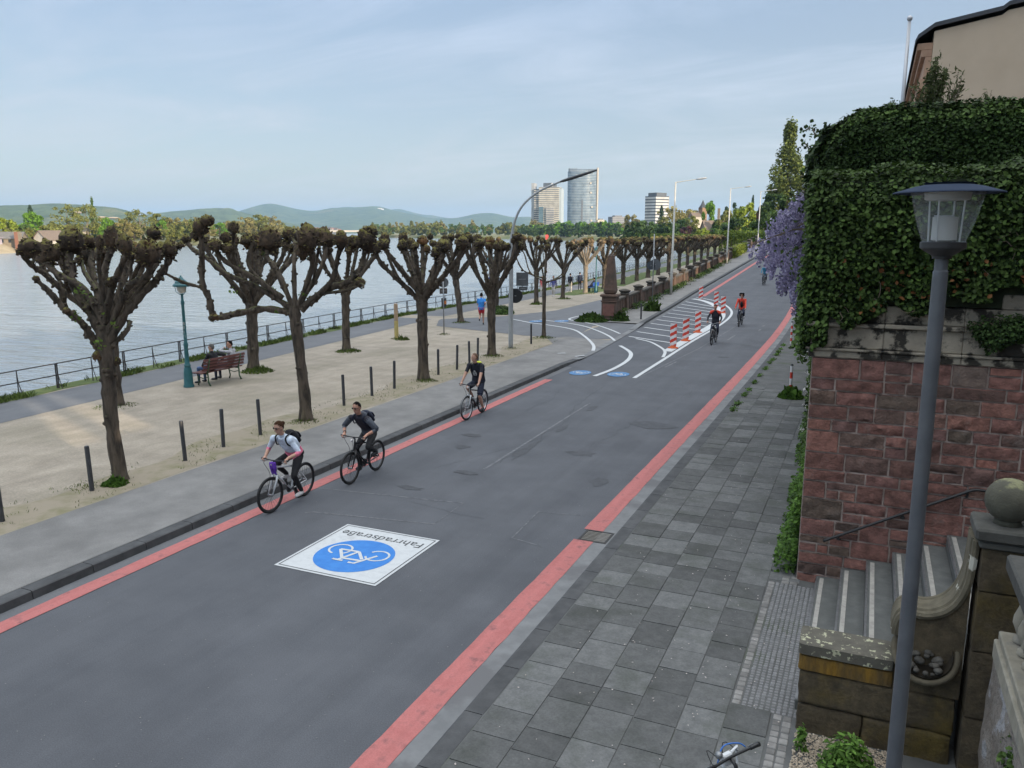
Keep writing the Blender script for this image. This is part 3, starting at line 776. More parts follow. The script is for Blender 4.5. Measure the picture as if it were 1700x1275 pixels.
def stone_mat(name):
    """red sandstone: each block its own tone from dark brown over wine red to brick, with grey weathering"""
    mt = bpy.data.materials.new(name); mt.use_nodes = True
    t = mt.node_tree; t.nodes.clear()
    o = nd(t, 'ShaderNodeOutputMaterial'); b = nd(t, 'ShaderNodeBsdfPrincipled'); t.links.new(b.outputs[0], o.inputs[0])
    g = nd(t, 'ShaderNodeNewGeometry'); r = nd(t, 'ShaderNodeValToRGB'); e = r.color_ramp.elements
    stops = [(0, (.078, .054, .044)), (.14, (.13, .068, .055)), (.32, (.19, .090, .072)), (.5, (.235, .112, .090)), (.66, (.15, .080, .070)), (.8, (.115, .085, .064)), (.9, (.26, .115, .088)), (1, (.165, .122, .10))]
    e[0].position = 0; e[0].color = (*stops[0][1], 1); e[1].position = 1; e[1].color = (*stops[-1][1], 1)
    for p, c in stops[1:-1]:
        x = e.new(p); x.color = (*c, 1)
    t.links.new(g.outputs['Random Per Island'], r.inputs[0])
    tcx = nd(t, 'ShaderNodeTexCoord'); n = nd(t, 'ShaderNodeTexNoise'); n.inputs['Scale'].default_value = 9; n.inputs['Detail'].default_value = 9; n.inputs['Roughness'].default_value = .65
    t.links.new(tcx.outputs['Object'], n.inputs['Vector'])
    mr = nd(t, 'ShaderNodeMapRange'); mr.inputs['From Min'].default_value = .3; mr.inputs['From Max'].default_value = .7; mr.inputs['To Min'].default_value = .5; mr.inputs['To Max'].default_value = 1.4
    t.links.new(n.outputs['Fac'], mr.inputs['Value'])
    mu = nd(t, 'ShaderNodeMixRGB', blend_type='MULTIPLY'); mu.inputs[0].default_value = 1; t.links.new(r.outputs[0], mu.inputs[1]); t.links.new(mr.outputs[0], mu.inputs[2])
    n2 = nd(t, 'ShaderNodeTexNoise'); n2.inputs['Scale'].default_value = 2.3; n2.inputs['Detail'].default_value = 10; n2.inputs['Roughness'].default_value = .7; t.links.new(tcx.outputs['Object'], n2.inputs['Vector'])
    r2 = nd(t, 'ShaderNodeValToRGB'); r2.color_ramp.elements[0].position = .57; r2.color_ramp.elements[1].position = .66; t.links.new(n2.outputs['Fac'], r2.inputs[0])
    f2 = nd(t, 'ShaderNodeMath', operation='MULTIPLY'); f2.inputs[1].default_value = .5; t.links.new(r2.outputs[0], f2.inputs[0])
    m2 = nd(t, 'ShaderNodeMixRGB'); m2.inputs[2].default_value = (.20, .17, .15, 1); t.links.new(f2.outputs[0], m2.inputs[0]); t.links.new(mu.outputs[0], m2.inputs[1])
    t.links.new(m2.outputs[0], b.inputs['Base Color']); b.inputs['Roughness'].default_value = .9
    bp = nd(t, 'ShaderNodeBump'); bp.inputs['Strength'].default_value = .9; bp.inputs['Distance'].default_value = .02
    n3 = nd(t, 'ShaderNodeTexNoise'); n3.inputs['Scale'].default_value = 30; n3.inputs['Detail'].default_value = 8; t.links.new(tcx.outputs['Object'], n3.inputs['Vector'])
    t.links.new(n3.outputs['Fac'], bp.inputs['Height']); t.links.new(bp.outputs[0], b.inputs['Normal'])
    return mt
m_stone = stone_mat('red sandstone blocks')
m_mortar = M('grey pink mortar', (.30, .235, .205), (.38, .31, .275), scale=12, rough=.95, bump=.4)
m_lime = M('weathered pale stone', (.34, .30, .235), (.25, .22, .175), scale=5, detail=9, rough=.9, bump=.5, bscale=50, c3=(.032, .028, .022), scale3=3.0, lo3=.49, hi3=.55)
m_darkstone = M('dark mossy sandstone', (.052, .040, .024), (.095, .074, .044), scale=5, detail=10, rough=.92, bump=.7, bscale=28, c3=(.10, .072, .018), scale3=1.3, lo3=.50, hi3=.66, dist=.02, grain=.30, gscale=13, streak=(.32, (3.2, 3.2, .7)))
m_coping = M('lichen spotted coping', (.085, .08, .065), (.12, .112, .09), scale=7, detail=9, rough=.92, bump=.5, bscale=50, c3=(.42, .42, .29), scale3=15, lo3=.57, hi3=.62)
m_ochre = M('ochre stained stone', (.21, .115, .012), (.085, .058, .025), scale=2.2, detail=9, rough=.9, bump=.6, bscale=35, stretch=(1.8, 1.8, .45), lo=.4, hi=.62, grain=.3, gscale=14)
m_step = M('grey step stone', (.085, .09, .088), (.122, .127, .122), scale=6, detail=9, rough=.85, bump=.3, bscale=90, c3=(.085, .09, .085), scale3=1.8, lo3=.5, hi3=.66)
m_nosing = M('pale nosing strip', (.40, .385, .35), (.28, .27, .25), scale=12, detail=8, rough=.7)
m_metal = M('galvanised grey steel', (.22, .23, .24), (.30, .31, .32), scale=15, rough=.45, metal=.7)
m_black = M('black painted steel', (.012, .013, .015), (.022, .023, .025), scale=20, rough=.4)

WY = 12.0
wall = empty('stone_wall', (-.5, WY, 0.09)); tag(wall, 'red sandstone block wall beside the steps, with a pale weathered cornice under ivy', 'stone wall')
rng = random.Random(21)
mb = MB()
def PW(u, v, d): return V((u + .5, -d, v - .09))                       # local to the wall's base
block_wall(mb, -.70, 4.2, 0.0, 3.46, lambda u, v, d: V((u + .5, -d, v - .09)), rng)
# the return face along the pavement, seen on edge
def PR(u, v, d):
    return V((xw(WY + u) - .02 + .5 - d * .6, u, v - .09))
block_wall(mb, .06, 9.0, 0.0, 3.46, PR, rng, res=.11)
mb.build('masonry', [m_stone, m_mortar], wall, smooth=True, sharp=50)
mb = MB()
def band(z0, z1, pr, m=0, b=.012):
    """a moulding course along the front and back along the pavement side"""
    x = -.70
    cuts = [-.70 - pr, .2, 1.15, 2.1, 4.2]
    for i in range(4):
        mb.box(cuts[i] + .5 + (.003 if i else 0), -pr, z0 - .09, cuts[i + 1] + .5, .3, z1 - .09, m, b)
    for k in range(7):
        y0 = WY + .32 + k * 1.25
        mb.box(xw(y0 + .6) - .02 - pr + .5, .32 + k * 1.25 - .015, z0 - .09, .25, .32 + (k + 1) * 1.25 - .02, z1 - .09, m, b)
band(3.463, 3.56, .05); band(3.563, 3.60, .09, 0); band(3.603, 3.90, .035); band(3.903, 3.96, .10); band(3.963, 4.20, .0)
for k, (x0, x1) in enumerate(((1.55, 2.7), (2.7, 4.2))): mb.box(x0 + .503, .01, 4.205 - .09, x1 + .5, .3, 4.40 - .09, 0, .012)
mb.build('cornice', m_lime, wall)
# core behind, so nothing shows through
mb = MB(); mb.box(-.45 + .5, .06, -.3, 4.6, 10, 4.1); mb.box(-.697 + .5, .004, -.2, .05, .5, 3.37); mb.build('core', m_mortar, wall)
# the wall running on along the pavement
fw = MB()
for k in range(44):
    y0 = WY + 9 + k * 3.0
    x0, x1 = xw(y0), xw(y0 + 3)
    z0 = zright(y0) - .4; h = zroad(y0) + (4.2 if y0 < 34 else 3.4 if y0 < 60 else 3.0)
    fw.add([(x0, y0, z0), (x1, y0 + 2.99, z0), (x1, y0 + 2.99, h), (x0, y0, h), (x0 + .7, y0, h), (x1 + .7, y0 + 2.99, h), (x0 + .7, y0, z0), (x1 + .7, y0 + 2.99, z0)], [(0, 1, 2, 3), (3, 2, 5, 4), (0, 3, 4, 6), (1, 7, 5, 2), (4, 5, 7, 6)])
o = fw.build('garden_wall', M('rubble garden wall', (.12, .08, .065), (.20, .14, .115), scale=2.5, detail=9, rough=.95, bump=.9, bscale=6, c3=(.09, .085, .06), scale3=.7, lo3=.5, hi3=.6, dist=.06))
tag(o, 'long rubble garden wall running up the street beyond the ivy corner', 'wall')

# terrace behind the wall (planted upper garden that rises to the house)
mb = MB()
m_soil = M('garden soil', (.05, .04, .028), (.085, .07, .05), scale=3, rough=.95, bump=.6)
mb.add([(-.3, WY + .2, 4.1), (30, WY + .2, 4.1), (30, 14.3, 4.1), (-.6, 14.3, 4.1)], [(0, 1, 2, 3)])
mb.add([(-.3, 14.4, 6.9), (30, 14.4, 6.9), (34, 60, 7.6), (-.4, 60, 5.0), (-1.0, 30, 6.3)], [(0, 1, 2, 3, 4)])
mb.add([(-.9, 60, 4.0), (34, 60, 7.4), (40, 230, 13), (-6, 230, 8.5), (-2.6, 100, 5.3)], [(0, 1, 2, 3, 4)])
tag(mb.build('terrace_garden_ground', m_soil), kind='structure')
up = MB()
up.box(-.3, 14.02, 4.0, 12, 14.35, 6.75)
tag(up.build('upper_retaining_wall', M('retaining wall render', (.11, .10, .085), (.16, .15, .13), scale=2, rough=.95, bump=.4)), 'upper garden retaining wall almost hidden under dark ivy', 'retaining wall')

# steps climbing to the right between wall and parapet
st = empty('stone_steps', (-.42, 10.3, .09)); tag(st, 'grey stone steps with pale nosing strips climbing along the red wall', 'steps')
mb = MB(); ns = MB(); rs_ = MB()
for k in range(9):
    x0 = -.42 + k * .325; zt = .09 + .11 + .18 * k
    mb.box(x0 + .42, 8.48 - 10.3, -.2, x0 + .42 + (.326 if k < 8 else 2.2), WY - .012 - 10.3, zt - .09 - .0, 0, .006)
    ns.box(x0 + .42 + .05, 8.5 - 10.3, zt - .095, x0 + .42 + .105, WY - .1 - 10.3, zt - .09 + .004, 0)
    rs_.box(x0 + .42 - .004, 8.5 - 10.3, zt - .09 - .045, x0 + .42 + .022, WY - .06 - 10.3, zt - .09 + .003, 0)
mb.build('tread', m_step, st); ns.build('nosing', m_nosing, st); rs_.build('edge_rail', m_metal, st)
# handrail on the wall
hr = empty('handrail', (-.36, WY - .06, .8)); tag(hr, 'black steel handrail fixed to the red wall above the steps', 'handrail')
mb = MB(); mb.tube([(0, -.045, -.02), (.03, -.045, 0), (1.77, -.045, .98), (1.84, -.045, 1.005), (2.12, -.045, 1.005), (2.14, -.02, 1.005)], .021, 10)
mb.build('rail', m_black, hr, smooth=True)
for x, z in ((.2, .08), (1.0, .53), (1.75, .95)):
    b2 = MB(); b2.tube([(x, -.045, z), (x, -.045, z - .05), (x, .05, z - .07)], .009, 6); b2.lathe([(.03, 0), (.03, .008)], (x, .05, z - .07), 10, axis=(0, -1, 0)); b2.build('bracket', m_black, hr)

# low parapet with coping at the foot of the steps
pw = empty('low_parapet_wall', (-.38, 8.1, .05)); tag(pw, 'low mossy parapet wall with ochre stained, lichen spotted coping beside the steps', 'parapet wall')
mb = MB(); rng = random.Random(4)
def rough_box(mb, x0, y0, z0, x1, y1, z1, amp, seed, res=.06, m=0, b=.015):
    """a stone block with a rough dressed surface"""
    bmx = bmesh.new(); bmesh.ops.create_cube(bmx, size=1)
    n = max(1, int(max(x1 - x0, z1 - z0, y1 - y0) / res))
    bmesh.ops.subdivide_edges(bmx, edges=bmx.edges[:], cuts=min(n, 14), use_grid_fill=True)
    for v in bmx.verts:
        p = V((x0 + (v.co.x + .5) * (x1 - x0), y0 + (v.co.y + .5) * (y1 - y0), z0 + (v.co.z + .5) * (z1 - z0)))
        ex = sum(1 for c in v.co if abs(abs(c) - .5) < 1e-4)
        cen = V(((x0 + x1) / 2, (y0 + y1) / 2, (z0 + z1) / 2))
        nrm = V([(c if abs(abs(c) - .5) < 1e-4 else 0) for c in v.co])
        if nrm.length: nrm.normalize()
        q = mnoise.noise(p * 6 + V((seed, 0, 0))) + .6 * mnoise.noise(p * 15 + V((0, seed, 0)))
        v.co = p + nrm * (amp * q - (b if ex >= 2 else 0))
    bmx.verts.index_update()
    mb.add([v.co.copy() for v in bmx.verts], [tuple(v.index for v in f.verts) for f in bmx.faces], m); bmx.free()
for k, (z0, z1) in enumerate(((-.1, .34), (.345, .72))):
    for j, (x0, x1) in enumerate(((0, .62), (.625, 1.42)) if k == 0 else ((0, .9), (.905, 1.42))):
        rough_box(mb, x0, .0, z0, x1, .36, z1, .014, k * 7 + j, .07)
mb.build('masonry', m_darkstone, pw, smooth=True, sharp=45)
mb = MB(); rough_box(mb, -.012, -.015, .725, .86, .37, .90, .006, 3, .06); mb.build('frieze', m_ochre, pw, smooth=True, sharp=45)
mb = MB(); rough_box(mb, -.02, -.03, .905, .86, .40, 1.03, .004, 6, .06); mb.build('coping', m_coping, pw, smooth=True, sharp=40)
# scroll block with a round basin and a sweeping coping up to the pillar
mb = MB()
prof = [(.865, .73), (.865, 1.44), (.90, 1.50), (.98, 1.52), (1.10, 1.525), (1.20, 1.56), (1.29, 1.63), (1.36, 1.74), (1.41, 1.90), (1.43, 2.10), (1.44, 2.34), (1.44, .73)]
n = len(prof)
mb.add([(x, .02, z) for x, z in prof] + [(x, .36, z) for x, z in prof], [tuple(range(n)), tuple(reversed(range(n, 2 * n)))] + [(i, n + i, n + (i + 1) % n, (i + 1) % n) for i in range(n)])
mb.build('scroll_block', m_darkstone, pw)
mb = MB()
top = [V((.84, .19, 1.30)), V((.85, .19, 1.42)), V((.89, .19, 1.51)), V((.98, .19, 1.535))] + [V((x, .19, z + .015)) for x, z in prof[4:11]]
top = smooth_pts(top, 4)
pf_ = [(-.20, -.03), (-.215, .0), (-.20, .028), (-.165, .03), (-.15, .016), (-.12, .016), (-.105, .036), (.105, .036), (.12, .016), (.15, .016), (.165, .03), (.20, .028), (.215, .0), (.20, -.03)]
L_ = []
for i, p_ in enumerate(top):
    d_ = (top[min(i + 1, len(top) - 1)] - top[max(i - 1, 0)]).normalized(); nn_ = V((-d_.z, 0, d_.x))
    L_ += [p_ + V((0, o2, 0)) + nn_ * h2 for o2, h2 in pf_]
k_ = len(pf_); mb.add(L_, [(i * k_ + j, i * k_ + (j + 1) % k_, (i + 1) * k_ + (j + 1) % k_, (i + 1) * k_ + j) for i in range(len(top) - 1) for j in range(k_)] + [tuple(range(k_)), tuple(reversed(range((len(top) - 1) * k_, len(top) * k_)))])
mb.build('sweeping_coping', M('moulded mossy coping', (.085, .074, .05), (.13, .115, .08), scale=9, detail=9, rough=.9, bump=.4, bscale=60, c3=(.44, .43, .37), scale3=4, lo3=.60, hi3=.64), pw)
mb = MB()
mb.lathe([(.24, -.05), (.29, -.05), (.305, .0), (.295, .02), (.27, .028), (.25, .015), (.245, -.05)], (1.12, .005, 1.16), 28, axis=(0, -.82, .57), cap=False)
mb.build('basin_rim', M('worn basin stone', (.075, .064, .042), (.115, .10, .07), scale=8, rough=.9, bump=.4), pw, smooth=True)
mb = MB(); mb.lathe([(.0, -.10), (.17, -.085), (.235, .0), (.235, .03)], (1.12, .0, 1.16), 24, axis=(0, -.82, .57), cap=False); mb.build('basin_hollow', M('dark basin earth', (.016, .013, .009), (.032, .024, .014), scale=9, rough=.95), pw, smooth=True)  # hollow lining darker than the rim
mb = MB(); rng = random.Random(8)
for k in range(26):
    a = rng.uniform(0, 2 * PI); r = .17 * math.sqrt(rng.random())
    mb.ball((1.12 + r * math.cos(a), -.07 + r * math.sin(a) * .5, 1.07 + r * math.sin(a) * .7 * .82 + rng.uniform(0, .02)), rng.uniform(.018, .045), 7, 5, 0, (1, 1, .7))
mb.build('pebbles', M('grey pebbles', (.045, .042, .036), (.085, .08, .07), scale=6, rough=.9, island=.4), pw, smooth=True)

# newel pillar with ball
np_ = empty('newel_pillar', (1.30, 8.22, .05)); tag(np_, 'square dark stone pillar topped by a big mossy stone ball', 'pillar')
mb = MB()
for k, (z0, z1) in enumerate(((-.1, .62), (.625, 1.3), (1.303, 1.9), (1.903, 2.32))): rough_box(mb, -.20, -.20, z0, .20, .20, z1, .006, 30 + k, .08, 0, .012)
mb.build('shaft', m_darkstone, np_, smooth=True, sharp=40)
mb = MB(); mb.box(-.23, -.23, 2.324, .23, .23, 2.40, 0, .015); mb.box(-.27, -.27, 2.403, .27, .27, 2.52, 0, .02); mb.build('cap', M('dark pillar cap', (.05, .05, .045), (.08, .08, .072), scale=6, rough=.9, bump=.4, c3=(.30, .29, .25), scale3=8, lo3=.66, hi3=.69), np_)
mb = MB(); mb.lathe([(.12, 2.52), (.10, 2.56), (.10, 2.58)], (0, 0, 0), 20); mb.ball((0, 0, 2.74), .205, 24, 16)
mb.build('ball', M('mossy stone ball', (.062, .06, .045), (.09, .088, .065), scale=6, detail=9, rough=.92, bump=.5, bscale=40, up=((.20, .20, .11), .12)), np_, smooth=True)

# balustrade running towards the viewer from the pillar, on a rough plastered wall
bl = empty('stone_balustrade', (1.32, 7.95, .05)); tag(bl, 'pale stone balustrade with turned balusters on a peeling plaster wall by the pillar', 'balustrade')
BX = .05
mb = MB()
vs = []; ny = 30; nz = 14
for i in range(ny + 1):
    for j in range(nz + 1):
        y = -4.4 * i / ny; z = -.3 + 1.72 * j / nz
        q = mnoise.noise(V((y * 2.2, z * 2.2, 3))) * .05 + mnoise.noise(V((y * 7, z * 7, 9))) * .03 + abs(mnoise.noise(V((y * 14, z * 6, 1)))) * .02
        vs.append((BX - .10 - .05 * (1 - j / nz) + q, y, z))
mb.add(vs, [(i * (nz + 1) + j, i * (nz + 1) + j + 1, (i + 1) * (nz + 1) + j + 1, (i + 1) * (nz + 1) + j) for i in range(ny) for j in range(nz)])
mb.build('plaster_wall', M('peeling plaster', (.16, .135, .115), (.25, .225, .20), scale=3, detail=10, rough=.95, bump=1.0, bscale=14, c3=(.30, .30, .31), scale3=3.4, lo3=.56, hi3=.61, dist=.05), bl, smooth=True)
m_bal = M('pale baluster stone', (.21, .195, .155), (.29, .27, .22), scale=6, detail=8, rough=.85, bump=.3, c3=(.20, .19, .165), scale3=4, lo3=.54, hi3=.64)
mb = MB(); mb.box(BX - .14, -4.4, 1.423, BX + .22, -.2, 1.60, 0, .012); mb.box(BX - .11, -4.4, 1.603, BX + .19, -.2, 1.68, 0, .01); mb.build('plinth', m_bal, bl)
bprof = [(.055, 1.683), (.075, 1.69), (.075, 1.72), (.045, 1.745), (.06, 1.79), (.088, 1.86), (.085, 1.91), (.055, 2.0), (.040, 2.08), (.042, 2.12), (.062, 2.13), (.062, 2.15), (.045, 2.165), (.06, 2.20), (.075, 2.225), (.075, 2.25)]
for k in range(17):
    b2 = MB(); b2.lathe(bprof, (BX + .04, -.38 - k * .24, 0), 14); b2.build('baluster', m_bal, bl, smooth=True, sharp=50)
mb = MB(); mb.box(BX - .12, -4.4, 2.253, BX + .20, -.2, 2.40, 0, .02); mb.build('rail', M('dark balustrade rail', (.045, .045, .042), (.07, .07, .065), scale=6, rough=.9, bump=.4), bl)

# gravel bed with plants in front of the parapet
gb = MB(); rng = random.Random(2)
gb.add([(-.38, 5.2, .085), (1.2, 5.2, .085), (1.2, 8.09, .085), (-.38, 8.09, .085)], [(0, 1, 2, 3)])
tag(gb.build('bed_ground', M('gravel bed base', (.20, .165, .125), (.30, .26, .20), scale=30, detail=6, rough=.95, bump=.8)), kind='structure')
gv = MB()
for k in range(5200):
    x = rng.uniform(-.37, .5); y = rng.uniform(6.6, 8.08); r = rng.uniform(.007, .015)
    a = rng.uniform(0, 6.28); z = .09 + rng.uniform(0, .012)
    c, s = math.cos(a) * r, math.sin(a) * r
    gv.add([(x + c, y + s, z), (x - s, y + c, z), (x - c, y - s, z), (x + s, y - c, z), (x, y, z + r * .9)], [(0, 1, 4), (1, 2, 4), (2, 3, 4), (3, 0, 4)])
tag(gv.build('gravel', M('beige gravel stones', (.32, .26, .19), (.45, .39, .31), scale=40, rough=.9, island=.35)), 'beige gravel in the small bed below the parapet', 'gravel', kind='stuff')

# ------------------------------------------------------------------ ivy and other climbing leaves
def leaf_sheet(name, n, PF, size, mat, seed, parent=None, spread=.62, asp=.8, down=1.1):
    """n leaves scattered over surface PF(rs, n) -> points, outward normals"""
    rs = np.random.RandomState(seed)
    P, N = PF(rs, n)
    if down > .5: N = N + np.array([[0, 0, .5]])
    U, W_ = leaf_frames(rs, len(P), N, size, asp, spread, down)
    return quads(name, P, U, W_, mat, parent)
def nz2(x, y, s=0.0):
    return mnoise.noise(V((x, y, s)))
def ivy_face(x0, x1, zlo, zhi, Y, puff, seed):
    def PF(rs, n):
        x = rs.uniform(x0, x1, n); k = rs.uniform(0, 1, n)
        lo = np.array([zlo(a) for a in x]); hi = np.array([zhi(a) for a in x])
        z = lo + (hi - lo) * k
        bul = np.array([nz2(a * 1.3, b * 1.3, seed) * .5 + nz2(a * 3.7, b * 3.7, seed + 3) * .3 for a, b in zip(x, z)])
        edge = np.clip((hi - z) / .35, 0, 1)
        y = Y - puff * (.35 + .5 * edge) * (1 + bul) + rs.uniform(-.03, .13, n)
        # rounded to the top and to the free left edge
        lf = np.clip((x - x0) / .5, 0, 1)
        y = y + .35 * (1 - np.sqrt(np.clip(1 - (1 - edge) ** 2, 0, 1))) + .45 * (1 - np.sqrt(np.clip(1 - (1 - lf) ** 2, 0, 1)))
        P = np.stack([x, y, z], 1)
        N = np.stack([-.9 * (1 - lf), -np.ones(n), .35 + .8 * (1 - edge)], 1); N /= np.linalg.norm(N, axis=1, keepdims=True)
        return P, N
    return PF
m_ivy = leafmat('dark ivy leaf', (.012, .026, .007), (.036, .066, .018), .45, .62, .12)
m_ivy2 = leafmat('mid ivy leaf', (.026, .050, .011), (.066, .112, .026), .4, .6, .18)
m_ivyb = leafmat('brown ivy leaf', (.13, .05, .02), (.20, .09, .035), .3, .6, .1)
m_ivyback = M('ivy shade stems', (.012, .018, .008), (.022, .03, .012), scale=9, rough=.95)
iv = empty('ivy', (.6, WY, 4.2)); tag(iv, 'thick ivy hanging over the pale cornice of the red wall, in front of the lamp post level', 'ivy')
iv['label'] = 'thick lower ivy mass hanging over the pale cornice of the red wall'
zlo1 = lambda x: 4.02 + (.16 if x > .2 else 0) + .06 * math.sin(x * 9) + .11 * nz2(x * 2.2, 1.0) + (.28 if x > 1.4 else .14 if x > .75 else 0) - (.42 if x < -.52 else 0.0) - .3 * math.exp(-((x + .3) / .12) ** 2) * .4
zhi1 = lambda x: 5.98 + .06 * math.sin(x * 5) + .06 * nz2(x * 2.5, 4.0) + (.10 if x > 1.35 else 0) * min(1, (x - 1.35) * 4 if x > 1.35 else 0)
inv = Matrix.Translation((-.6, -WY, -4.2))
def place(o, par):
    o.parent = par; o.matrix_parent_inverse = Matrix.Translation(-par.location)
    return o
place(leaf_sheet('leaves', 50000, ivy_face(-.90, 3.4, zlo1, zhi1, WY + .05, .22, 1.0), .028, m_ivy, 1), iv)
place(leaf_sheet('leaves', 8200, ivy_face(-.94, 3.4, zlo1, zhi1, WY + .01, .27, 1.0), .032, m_ivy2, 2), iv)
place(leaf_sheet('dead_leaves', 170, ivy_face(-.7, 3.0, lambda x: zlo1(x) + .05, lambda x: 5.1, WY, .27, 1.0), .038, m_ivyb, 3), iv)
# top and the side along the pavement
def ivy_side(y0, y1, zl, zh, puff, seed):
    def PF(rs, n):
        y = rs.uniform(y0, y1, n); k = rs.uniform(0, 1, n)
        lo = np.array([zl(a) for a in y]); hi = np.array([zh(a) for a in y]); z = lo + (hi - lo) * k
        X = np.array([xw(a) for a in y])
        bul = np.array([nz2(a * 1.1, b * 1.1, seed) * .6 + nz2(a * 3, b * 3, seed + 2) * .3 for a, b in zip(y, z)])
        x = X - puff * (.5 + .5 * np.clip((hi - z) / .4, 0, 1)) * (1 + bul) + rs.uniform(-.05, .12, n)
        return np.stack([x, y, z], 1), np.tile(np.array([[-.9, -.3, .35]]), (n, 1))
    return PF
place(leaf_sheet('leaves', 16000, ivy_side(WY - .1, 24, lambda y: 3.9 - .25 * math.sin(y * 2.0) - (.5 if y < 13.2 else 0), lambda y: 6.0 + .1 * math.sin(y), .22, 5.0), .036, m_ivy2, 4), iv)
def ivy_top(rs, n):
    x = rs.uniform(-.85, 3.4, n); y = rs.uniform(WY, 14.2, n)
    z = np.array([5.95 + .10 * nz2(a * 2, b * 2) for a, b in zip(x, y)]) + rs.uniform(-.05, .1, n)
    return np.stack([x, y, z], 1), np.tile(np.array([[0, -.2, 1.0]]), (n, 1))
place(leaf_sheet('leaves', 9000, ivy_top, .033, m_ivy2, 5), iv)
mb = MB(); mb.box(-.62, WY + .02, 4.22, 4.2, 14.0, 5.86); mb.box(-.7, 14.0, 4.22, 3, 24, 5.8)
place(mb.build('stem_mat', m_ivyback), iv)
mb = MB(); rng = random.Random(6)
for k in range(26):
    x = rng.uniform(-.7, 2.8); z = zlo1(x) + rng.uniform(0, .5); p = V((x, WY - .14, z)); pts = [p.copy()]
    for j in range(6):
        p = p + V((rng.uniform(-.09, .09), rng.uniform(-.02, .01), rng.uniform(-.03, .09))); pts.append(p.copy())
    mb.tube(pts, .006, 5)
place(mb.build('stem', M('ivy stem', (.14, .11, .08), (.20, .16, .12), scale=9, rough=.9)), iv)
# the higher ivy behind
iv2 = empty('ivy', (.5, 14, 5.9)); tag(iv2, 'tall dark ivy on the upper terrace wall, its rounded left end against the sky', 'ivy')
def zhi2(x): return 7.06 - .55 * max(0, min(1, (-.30 - x) / .62)) ** 2 + .05 * nz2(x * 3, 7.0)
zlo2 = lambda x: 5.7
def shift(PF, dx=0):
    return PF
place(leaf_sheet('leaves', 60000, ivy_face(-1.0, 3.9, zlo2, zhi2, 14.0, .19, 11.0), .027, m_ivy, 7), iv2)
place(leaf_sheet('leaves', 2600, ivy_face(-1.02, 3.9, lambda x: zhi2(x) - .22, lambda x: zhi2(x) + .03, 14.0, .22, 11.0), .030, m_ivy2, 8), iv2)
place(leaf_sheet('leaves', 9000, ivy_side(14, 20, lambda y: 5.6, lambda y: 6.85 - .02 * (y - 14), .34, 15.0), .05, m_ivy, 9), iv2)
def ivy_top2(rs, n):
    x = rs.uniform(-.85, 3.9, n); y = rs.uniform(14, 15.6, n)
    z = np.array([zhi2(a) - .03 + .06 * nz2(a * 2, b * 2) for a, b in zip(x, y)]) + rs.uniform(-.04, .08, n)
    return np.stack([x, y, z], 1), np.tile(np.array([[0, -.2, 1.0]]), (n, 1))
place(leaf_sheet('leaves', 9000, ivy_top2, .031, m_ivy, 10), iv2)
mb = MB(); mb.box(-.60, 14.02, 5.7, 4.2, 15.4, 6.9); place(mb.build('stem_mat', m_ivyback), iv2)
mb = MB(); tw = []
for (y, z, L, up_, s) in ((16.5, 6.55, .36, .75, 1), (15.5, 6.85, .25, .55, 2), (17.5, 6.25, .38, .2, 3), (17, 6.0, .3, -.12, 4)):
    p = V((xw(y) - .25, y, z)); pts = [p + V((-L * k / 5, 0, up_ * L * k / 5 + .05 * math.sin(k * 1.7 + s))) for k in range(6)]
    mb = MB(); mb.tube(pts, [.018, .016, .014, .012, .011, .016], 6); tw += pts; place(mb.build('stem', MATS['ivy stem']), iv2)
def twl(rs, n):
    idx = rs.randint(0, len(tw), n); P = np.array([tuple(tw[i]) for i in idx]) + rs.normal(size=(n, 3)) * .06
    return P, rnd_unit(rs, n)
place(leaf_sheet('leaves', 190, twl, .035, m_ivy, 12), iv2)
# shrub of small leaves in the cornice
sp = empty('wall_shrub', (1.62, WY - .06, 3.95)); tag(sp, 'small dark shrub growing out of the pale cornice at the right end of the wall', 'shrub')
def shb(rs, n):
    d = rnd_unit(rs, n) * (rs.uniform(0, 1, (n, 1)) ** .4)
    P = d * np.array([[.46, .16, .20]]) + np.array([[1.62, WY - .12, 3.98]]); P[:, 2] -= .22 * np.clip(1 - np.abs(P[:, 0] - 1.45) / .25, 0, 1) * rs.uniform(0, 1, n)
    return P, d + np.array([[0, -.5, .3]])
place(leaf_sheet('leaves', 3200, shb, .020, m_ivy, 13), sp)
mb = MB()
for k in range(9): mb.tube([(1.62, WY + .05, 3.9), (1.62 + (k - 4) * .05, WY - .1, 3.97), (1.62 + (k - 4) * .1, WY - .2, 4.05)], .006, 5)
place(mb.build('stem', MATS['ivy stem']), sp)
# weeds along the foot of the wall
m_weed = leafmat('bright weed leaf', (.045, .095, .018), (.10, .19, .035), .3, .5, .3)
wd = empty('wall_foot_weeds', (-.8, 14, .09)); tag(wd, 'bright green weeds and creeper along the foot of the wall corner', 'weeds')
def wf(rs, n):
    y = 12.0 + rs.uniform(0, 1, n) ** 1.25 * 10.0
    h = np.clip(.85 - .05 * (y - 12.0) + .38 * np.sin(y * 2.1) + .25 * np.sin(y * 5.3), .08, 1.2); z = .1 + h * rs.uniform(0, 1, n) ** 1.3
    X = np.array([xw(a) for a in y]); x = X - .08 - rs.uniform(0, 1, n) ** 1.5 * (.34 * np.clip(1.1 - (z - .1) / (h + .05), .1, 1))
    k = np.array([nz2(a * 2.1, b * 2.4, 8.0) + .4 * nz2(a * 6, b * 6, 3.0) for a, b in zip(y, z)]) > -.12
    return np.stack([x, y, z], 1)[k], np.tile(np.array([[-.7, -.3, .8]]), (int(k.sum()), 1))
place(leaf_sheet('leaves', 12000, wf, .030, m_weed, 14, spread=.8), wd)
